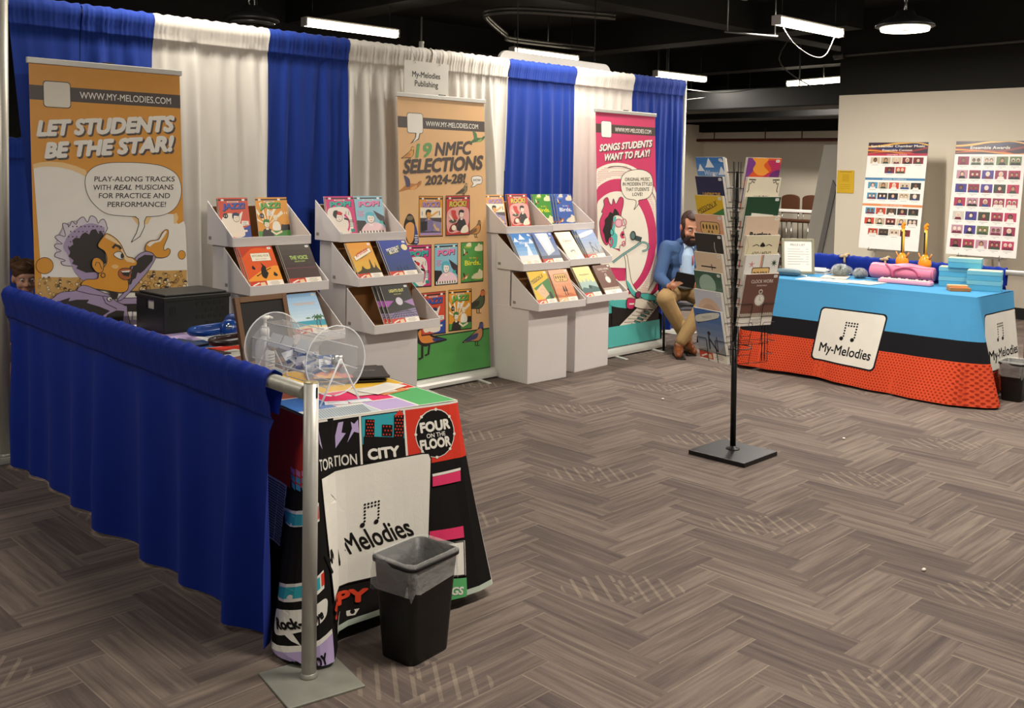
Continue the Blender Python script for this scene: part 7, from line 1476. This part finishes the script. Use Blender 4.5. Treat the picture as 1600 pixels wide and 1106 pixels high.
    for h, k, a in (('hl', 'kl', 'al'), ('hr', 'kr', 'ar')):
        cap(m, J[h], .1, J[k], .079); A = Vector(J[k]).lerp(Vector(J[a]), .92); cap(m, J[k], .078, A, .056)
    fuse('trousers', m, MK, t, .009, 3)
    for a, dx, dy in (('al', .03, -.13), ('ar', -.03, -.15)):
        f = Vector(J[a]); m = MB(); cap(m, f + Vector((0, .045, -.055)), .042, f + Vector((dx * .5, dy * .45, -.058)), .045); cap(m, f + Vector((dx * .5, dy * .45, -.062)), .042, f + Vector((dx, dy, -.072)), .03); cap(m, f + Vector((0, .02, -.02)), .046, f + Vector((0, .02, -.05)), .046)
        so = fuse('shoe', m, mat('brown_leather', '#7c4422', .3, var=.15), t, .007, 3)
        MB().box(-.042, .042, dy - .03, .085, 0, .012, Matrix.Translation((f.x + dx * .3, f.y, 0))).obj('sole', mat('dark_sole', '#1f1712', .7), so, .005)
    m = MB(); E = lambda c, r: m.ell(T @ (Vector(c) * 1.1), [q * 1.1 for q in r], 18, 12, T.to_3x3().to_4x4())
    E((0, .035, .05), (.08, .085, .083)); E((0, .055, -.005), (.074, .065, .08)); E((-.06, .01, .03), (.025, .05, .05)); E((.06, .01, .03), (.025, .05, .05)); E((0, -.02, .105), (.055, .06, .022))
    fuse('hair', m, mat('dark_brown_hair', '#38241a', .6, bump=.5, bscale=90, var=.3, vscale=60), t, .007, 2)
    m = MB(); E((0, -.04, -.1), (.062, .06, .05)); E((-.056, -.005, -.06), (.024, .04, .052)); E((.056, -.005, -.06), (.024, .04, .052)); E((0, -.088, -.05), (.036, .014, .009)); E((-.036, -.075, -.072), (.016, .02, .03)); E((.036, -.075, -.072), (.016, .02, .03))
    fuse('beard', m, mat('dark_beard', '#261811', .75, bump=.6, bscale=90, var=.3, vscale=60), t, .006, 2)
    for x in (-1, 1): MB().tube([T @ (Vector((x * .016, -.088, .03)) * 1.1), T @ (Vector((x * .034, -.087, .036)) * 1.1), T @ (Vector((x * .052, -.074, .03)) * 1.1)], [.005, .006, .004], 8).obj('eyebrow', mat('dark_brown_hair', '#38241a'), t)
    # tablet held in both hands
    mt = Matrix.Rotation(radians(-42.5), 4, 'Z'); tb = thing('tablet_computer', 'black tablet held in both hands by the seated person', 'tablet', Vector((7.2, 5.59, 0)) + (mt @ Vector((.012, -.215, .668))), radians(-42.5)); tb.rotation_euler = (radians(24), radians(10), radians(-42.5))
    MB().box(-.092, .092, -.004, .004, -.068, .068).obj('casing', mat('black_tablet_case', '#17181b', .35), tb, .004, 3); MB().box(-.084, .084, .0042, .0048, -.06, .06).obj('screen', mat('tablet_screen', '#26303a', .1), tb); MB().ell((.075, -.0045, .052), (.006, .001, .006), 10, 6).obj('camera_lens', M_RACK, tb)
    # chair under the person
    c = thing('chair', 'black framed chair the person in the blue jacket sits on', 'chair', (7.2, 5.59, 0), radians(-42.5)); mk = mat('black_chair_frame', '#131313', .4, .4); ms = mat('grey_seat', '#6f7078', .6)
    MB().box(-.14, .28, .0, .42, .362, .392).obj('seat', ms, c, .012, 3); MB().box(-.14, .28, .44, .465, .62, .82).obj('backrest', ms, c, .01, 3)
    for x in (-.13, .27):
        MB().tube([(x, .02, .37), (x, -.01, 0)], .011, 8).obj('leg', mk, c); MB().tube([(x, .40, .37), (x, .47, 0)], .011, 8).obj('leg', mk, c); MB().tube([(x, .40, .40), (x, .455, .82)], .011, 8).obj('back_post', mk, c)
    b = thing('shoulder_bag', 'dark bag on the floor between the pink banner and the chair', 'bag', (7.25, 5.96, 0), radians(-20)); MB().box(-.10, .10, -.07, .07, 0, .30).obj('bag_body', mat('black_nylon', '#121214', .7, bump=.2, bscale=60), b, .03, 3); MB().tube(sm([(-.07, 0, .29), (-.05, 0, .37), (.05, 0, .37), (.07, 0, .29)]), .008, 6).obj('carry_strap', mat('black_nylon', '#121214'), b)
man()
def boy():
    p = W(.335, -.62, 0); t = thing('person', 'smiling child with tousled brown hair peeking over the low blue curtain at the far left', 'person', p, radians(-18)); s = .86
    T = Matrix.Translation((0, 0, .90)) @ Matrix.Rotation(radians(8), 4, 'Z') @ Matrix.Rotation(radians(10), 4, 'X'); m = MB(); head_shapes(m, T, s, .85); cap(m, (0, .02, .76), .04, (0, .01, .84), .04); m.ell((0, .02, .62), (.12, .075, .14)); m.ell((0, .02, .45), (.11, .08, .11))
    for x in (-1, 1): cap(m, (x * .12, .02, .69), .035, (x * .16, .02, .52), .028); cap(m, (x * .16, .02, .52), .028, (x * .12, -.09, .42), .02); cap(m, (x * .055, .02, .4), .06, (x * .06, -.02, .22), .042); cap(m, (x * .06, -.02, .22), .04, (x * .06, .03, .04), .027); cap(m, (x * .06, .03, .03), .027, (x * .06, -.08, .025), .022)
    for x in (-1, 1): hand(m, (x * .12, -.09, .42), (x * .105, -.13, .40), (-x * .2, -.8, -.3), (-x * .8, -.2, .3), (x * .9, 0, .3), (0, .3, -.9))
    fuse('body', m, mat('child_skin', '#cf9c80', .5, var=.06), t, .0065, 3); eyes(T, t, s)
    m = MB(); E = lambda c, r: m.ell(T @ (Vector(c) * s), [q * s for q in r], 18, 12, T.to_3x3().to_4x4()); E((0, .02, .055), (.09, .1, .085)); E((0, .05, 0), (.085, .075, .08)); E((0, -.03, .088), (.07, .05, .035)); r = random.Random(2)
    for i in range(26):
        a = r.uniform(0, 6.28); z = r.uniform(.05, .125); E((.08 * cos(a), .03 + .08 * sin(a), z), (.022, .022, .02))
    fuse('hair', m, mat('tousled_brown_hair', '#5a3c22', .6, bump=.6, bscale=70, var=.35, vscale=50), t, .007, 2)
    m = MB(); m.ell((0, .02, .62), (.135, .09, .15)); cap(m, (-.1, .02, .70), .05, (.1, .02, .70), .05); [cap(m, (x * .12, .02, .69), .045, (x * .155, .02, .55), .042) for x in (-1, 1)]; fuse('shirt', m, mat('navy_shirt', '#232c52', .8), t, .009, 3)
    m = MB(); m.ell((0, .02, .43), (.125, .095, .11)); [cap(m, (x * .055, .02, .4), .07, (x * .06, -.01, .2), .055) for x in (-1, 1)]; fuse('shorts', m, mat('grey_shorts', '#4a4a4c', .8), t, .009, 3)
    MB().tube([T @ (Vector(q) * s) for q in ((-.024, -.091, -.06), (-.01, -.094, -.068), (.01, -.094, -.068), (.024, -.091, -.06))], [.002, .004, .004, .002], 6).obj('smile', mat('lip', '#a85a50', .4), t)
boy()

# ---------------------------------------------------------------- posters on easels, wall notice
def swirl(p, y0, y1):
    p.rect(0, y0, 1, y1, '#3c2a3a')
    for k, (c, a) in enumerate((('#c9622e', .15), ('#e39a3e', .3), ('#8e3a3a', .5), ('#2a3a66', .68), ('#e0b05a', .82))):
        P = []; h = y1 - y0
        for i in range(13): x = i / 12; P.append((x, y0 + h * min(.98, max(.02, a + .3 * sin(x * 4.2 + k * 1.3) * (.4 + .6 * x)))))
        w = .16 * h; P2 = [(x, max(y0, y - w * (0.3 + .7 * abs(sin(x * 3 + k))))) for x, y in P[::-1]]; p.poly(P + P2, c)
def thumb(p, x, y, w, h, r, pal):
    bg = r.choice(pal); p.rect(x, y, x + w, y + h, bg); k = r.random(); c = r.choice(['#d9b49a', '#b98a6a', '#e6cdb6', '#7a5a44']); hc = r.choice(['#1d1714', '#3a261b', '#57351f', '#d9d2c6']); bd = r.choice(['#1f1c20', '#e3ddd4', '#2a3d7a', '#6a2438', '#3b4a3a'])
    n = 1 if k < .6 else 2
    for i in range(n):
        cx = x + w * (.5 if n == 1 else .3 + .4 * i); q = w * (.16 if n == 1 else .12); qy = q * .56
        p.poly([(cx - 2 * q, y), (cx - 1.4 * q, y + h * .3), (cx + 1.4 * q, y + h * .3), (cx + 2 * q, y)], bd); p.ell(cx, y + h * .58, q * 1.25, qy * 1.5, hc, 10); p.ell(cx, y + h * .53, q * .9, qy * 1.1, c, 10)
def easel(label, blabel, base, rz, art, w, h, zb):
    t = thing('easel', label, 'easel', base, rz); lean = radians(8); top = zb + h * .55
    for x in (-1, 1):
        MB().tube([(x * .03, .12, 1.62), (x * .30, -.11, 0.0)], .012, 8).obj('leg', M_ALU, t); MB().tube([(x * .22, -.05, zb - .012), (x * .22, -.115, zb - .012), (x * .22, -.115, zb + .02)], .008, 6).obj('peg', M_ALU, t)
    MB().tube([(0, .13, 1.6), (0, .45, 0)], .012, 8).obj('rear_leg', M_ALU, t); MB().box(-.27, .27, -.045, -.025, zb - .03, zb - .01).obj('ledge', M_ALU, t, .003); MB().ell((0, .12, 1.62), (.05, .025, .03)).obj('head_joint', M_BLACKM, t)
    A = Art(.0005); art(ident(A, w, h)); vs, fs = slab(w, h, .008); m = Matrix.Translation(base) @ Matrix.Rotation(rz, 4, 'Z')
    o = A.build('poster_board', M_BOARD, None, base=(vs, fs, '#eceae4')); o.location = m @ Vector((-w / 2, -.075, zb)); o.rotation_euler = (-lean, 0, rz); tag(o, blabel, 'poster')
def art_a(p):
    r = random.Random(8); swirl(p, .885, 1); p.text('San Leander Chamber Music', .5, .955, .022, '#ece6dc', w=.9, bold=.02); p.text('Ensemble Contest', .5, .918, .02, '#ece6dc', w=.5, bold=.02); p.rect(0, .875, 1, .897, '#b8324f'); p.text('CHAMBER WINDS', .5, .88, .011, '#f0dfe0', w=.34)
    pal = ['#c0452e', '#c9b79a', '#4a4038', '#7a2a30', '#2e2a2a', '#b9a58a', '#4f8fb0']; 
    def row(y, n, x0=.06, pal=pal): [(thumb(p, x0 + i * .18 + (0), y, .165, .06, r, pal), lines(p, 1, x0 + .03 + i * .18, x0 + .14 + i * .18, y - .014, .01, '#b0aca6', .004)) for i in range(n)]
    row(.80, 5); row(.71, 2, .32); p.rect(0, .645, 1, .667, '#3f7ba6'); p.text('STRING ENSEMBLE', .5, .65, .01, '#dfe9ef', w=.4); row(.565, 5); row(.465, 5); p.rect(0, .40, 1, .422, '#d98a55'); p.text('MIXED ENSEMBLE', .5, .405, .01, '#f4e6da', w=.36); row(.325, 5); row(.23, 5); row(.13, 4, .14)
def art_b(p):
    r = random.Random(21); swirl(p, .885, 1); p.text('Ensemble Awards', .5, .93, .026, '#ece6dc', w=.56, bold=.02); pal = ['#b8325a', '#a82f52', '#8e2a4a', '#c9c2b6', '#3a4238', '#b98a9a', '#6a7a4a', '#4a3a8a']
    for j in range(7): [(thumb(p, .05 + i * .185, .79 - j * .121, .165, .075, r, pal), lines(p, 2, .075 + i * .185, .19 + i * .185, .775 - j * .121, .011, '#b5b0aa', .004)) for i in range(5)]
rzE = radians(-88)
easel('aluminium easel holding the left poster by the beige wall', 'left poster of small photos with an orange swirl heading, on an easel', (11.50, 5.765, 0), rzE, art_a, .74, 1.305, .735)
easel('aluminium easel holding the right poster by the beige wall', 'right poster of award portraits with an orange swirl heading, on an easel', (11.45, 4.655, 0), rzE, art_b, .76, 1.30, .745)
A = Art(.0004); p = ident(A, .235, .295); p.rect(0, 0, 1, 1, '#e0b72a'); p.rect(.15, .93, .85, .95, '#6a5620'); p.rrect(.3, .5, .72, .85, .02, '#d4aa1f'); lines(p, 3, .15, .8, .36, .08, '#b08f25', .012)
o = A.build('wall_notice', M_PAPER, None, base=(*slab(.235, .295, .0012), '#e0b72a')); o.location = (11.992, 6.775, 1.388); o.rotation_euler = (0, 0, radians(-88.8)); tag(o, 'yellow paper notice taped on the beige wall left of the posters', 'notice')

# ---------------------------------------------------------------- far background through the gap
def brown_chair(name, label, cat, group, zs):
    t = thing(name, label, cat, (0, 0, 0), 0, group); mb_ = mat('brown_vinyl', '#5e3a26', .5, var=.12); mc = mat('chrome_leg', '#b9b6b0', .2, .9)
    MB().box(-.19, .19, -.19, .19, zs - .05, zs).obj('seat', mb_, t, .02, 3)
    pr = [(-.19, .2, zs + .10), (.19, .2, zs + .10), (.19, .2, zs + .38)] + [(.19 * cos(a), .2, zs + .38 + .07 * sin(a)) for a in [pi * i / 8 for i in range(1, 8)]] + [(-.19, .2, zs + .38)]
    MB().prism(pr, (0, .04, 0)).obj('backrest', mb_, t, .012, 3)
    for x in (-.17, .17): MB().tube([(x, -.19, .0), (x, -.16, zs - .045)], .011, 8).obj('leg', mc, t); MB().tube([(x, .25, 0), (x, .215, zs - .03), (x, .225, zs + .15)], .011, 8).obj('leg', mc, t)
    return t
c0 = brown_chair('bar_chair', 'tall brown cushioned chair with chrome legs behind the white counter', 'chair', 'tall brown chairs behind the counter', .80)
for i, (x, y) in enumerate(((16.15, 9.30), (16.15, 9.74), (16.15, 10.18), (16.15, 10.62))):
    o = c0
    if i:
        o = c0.copy(); COL.objects.link(o)
        for ch in c0.children: d = ch.copy(); COL.objects.link(d); d.parent = o
    o.location = (x, y, 0); o.rotation_euler = (0, 0, radians(-90))
o = brown_chair('chair', 'low brown chair with chrome legs standing in front of the white counter', 'chair', None, .47); o.location = (14.75, 9.42, 0); o.rotation_euler = (0, 0, radians(70))
t = thing('counter', 'white topped counter in front of the brown chairs in the far room', 'counter', (15.5, 9.9, 0), radians(3)); MB().box(-.2, .22, -.85, 1.2, .96, 1.0).obj('counter_top', mat('white_laminate', '#e3e0da'), t, .005)
for y in (-.8, .2, 1.15): MB().box(-.17, .19, y - .02, y + .02, 0, .96).obj('support_panel', mat('dark_support', '#2c2622', .7), t)
MB().box(-.17, .19, -.8, 1.15, .45, .48).obj('shelf', mat('dark_support', '#2c2622', .7), t)
t = thing('partition_panel', 'tall grey felt partition panel leaning at the end of the beige wall', 'partition', (13.0, 7.3, 0)); mg = mat('grey_felt', '#a9a59c', .9, bump=.2, bscale=150)
MB().prism([(0, .05, 0), (0, .62, 0), (0, .27, 2.05), (0, .05, 2.05)], (.06, 0, 0)).obj('felt_face', mg, t, .006); MB().prism([(-.03, .33, 0), (-.03, .40, 0), (-.03, .10, 1.55), (-.03, .04, 1.45)], (.028, 0, 0)).obj('support_strut', mat('grey_strut', '#74726f', .6), t)
t = thing('coat_stand', 'dark wooden post standing in the far room behind the seated person', 'stand', (14.0, 11.25, 0)); mw_ = mat('dark_wood', '#4a2f1d', .5, var=.3); MB().box(-.05, .05, -.055, .055, 0, 1.2).obj('post', mw_, t, .01); MB().box(-.04, .04, -.2, .2, 1.04, 1.09).obj('peg_rail', mw_, t, .006); MB().box(-.18, .18, -.18, .18, 0, .04).obj('foot', mw_, t, .01)
# neighbouring booth's blue drape seen past the left post
drape('curtain', lambda s, o, z: W(-1.2 + s, -2.2 + o, z), 2.2, 0.03, 1.75, M_BLUE, 'blue curtain of the next booth seen past the tall left post', 'curtain', 41, .03, .14)
crumb = mat('paper_crumb', '#e6e0d2', .8)
for i, (x, y) in enumerate(((5.60, 3.06), (5.55, 4.43), (3.98, 1.80))):
    tag(MB().ell((x, y, .006), (.012, .008, .006), 8, 6).obj('paper_scrap', crumb), ('tiny pale paper scrap on the carpet right of the rack base', 'tiny pale scrap on the carpet far behind the rack base', 'tiny pale scrap on the carpet in the lower right')[i], 'litter')
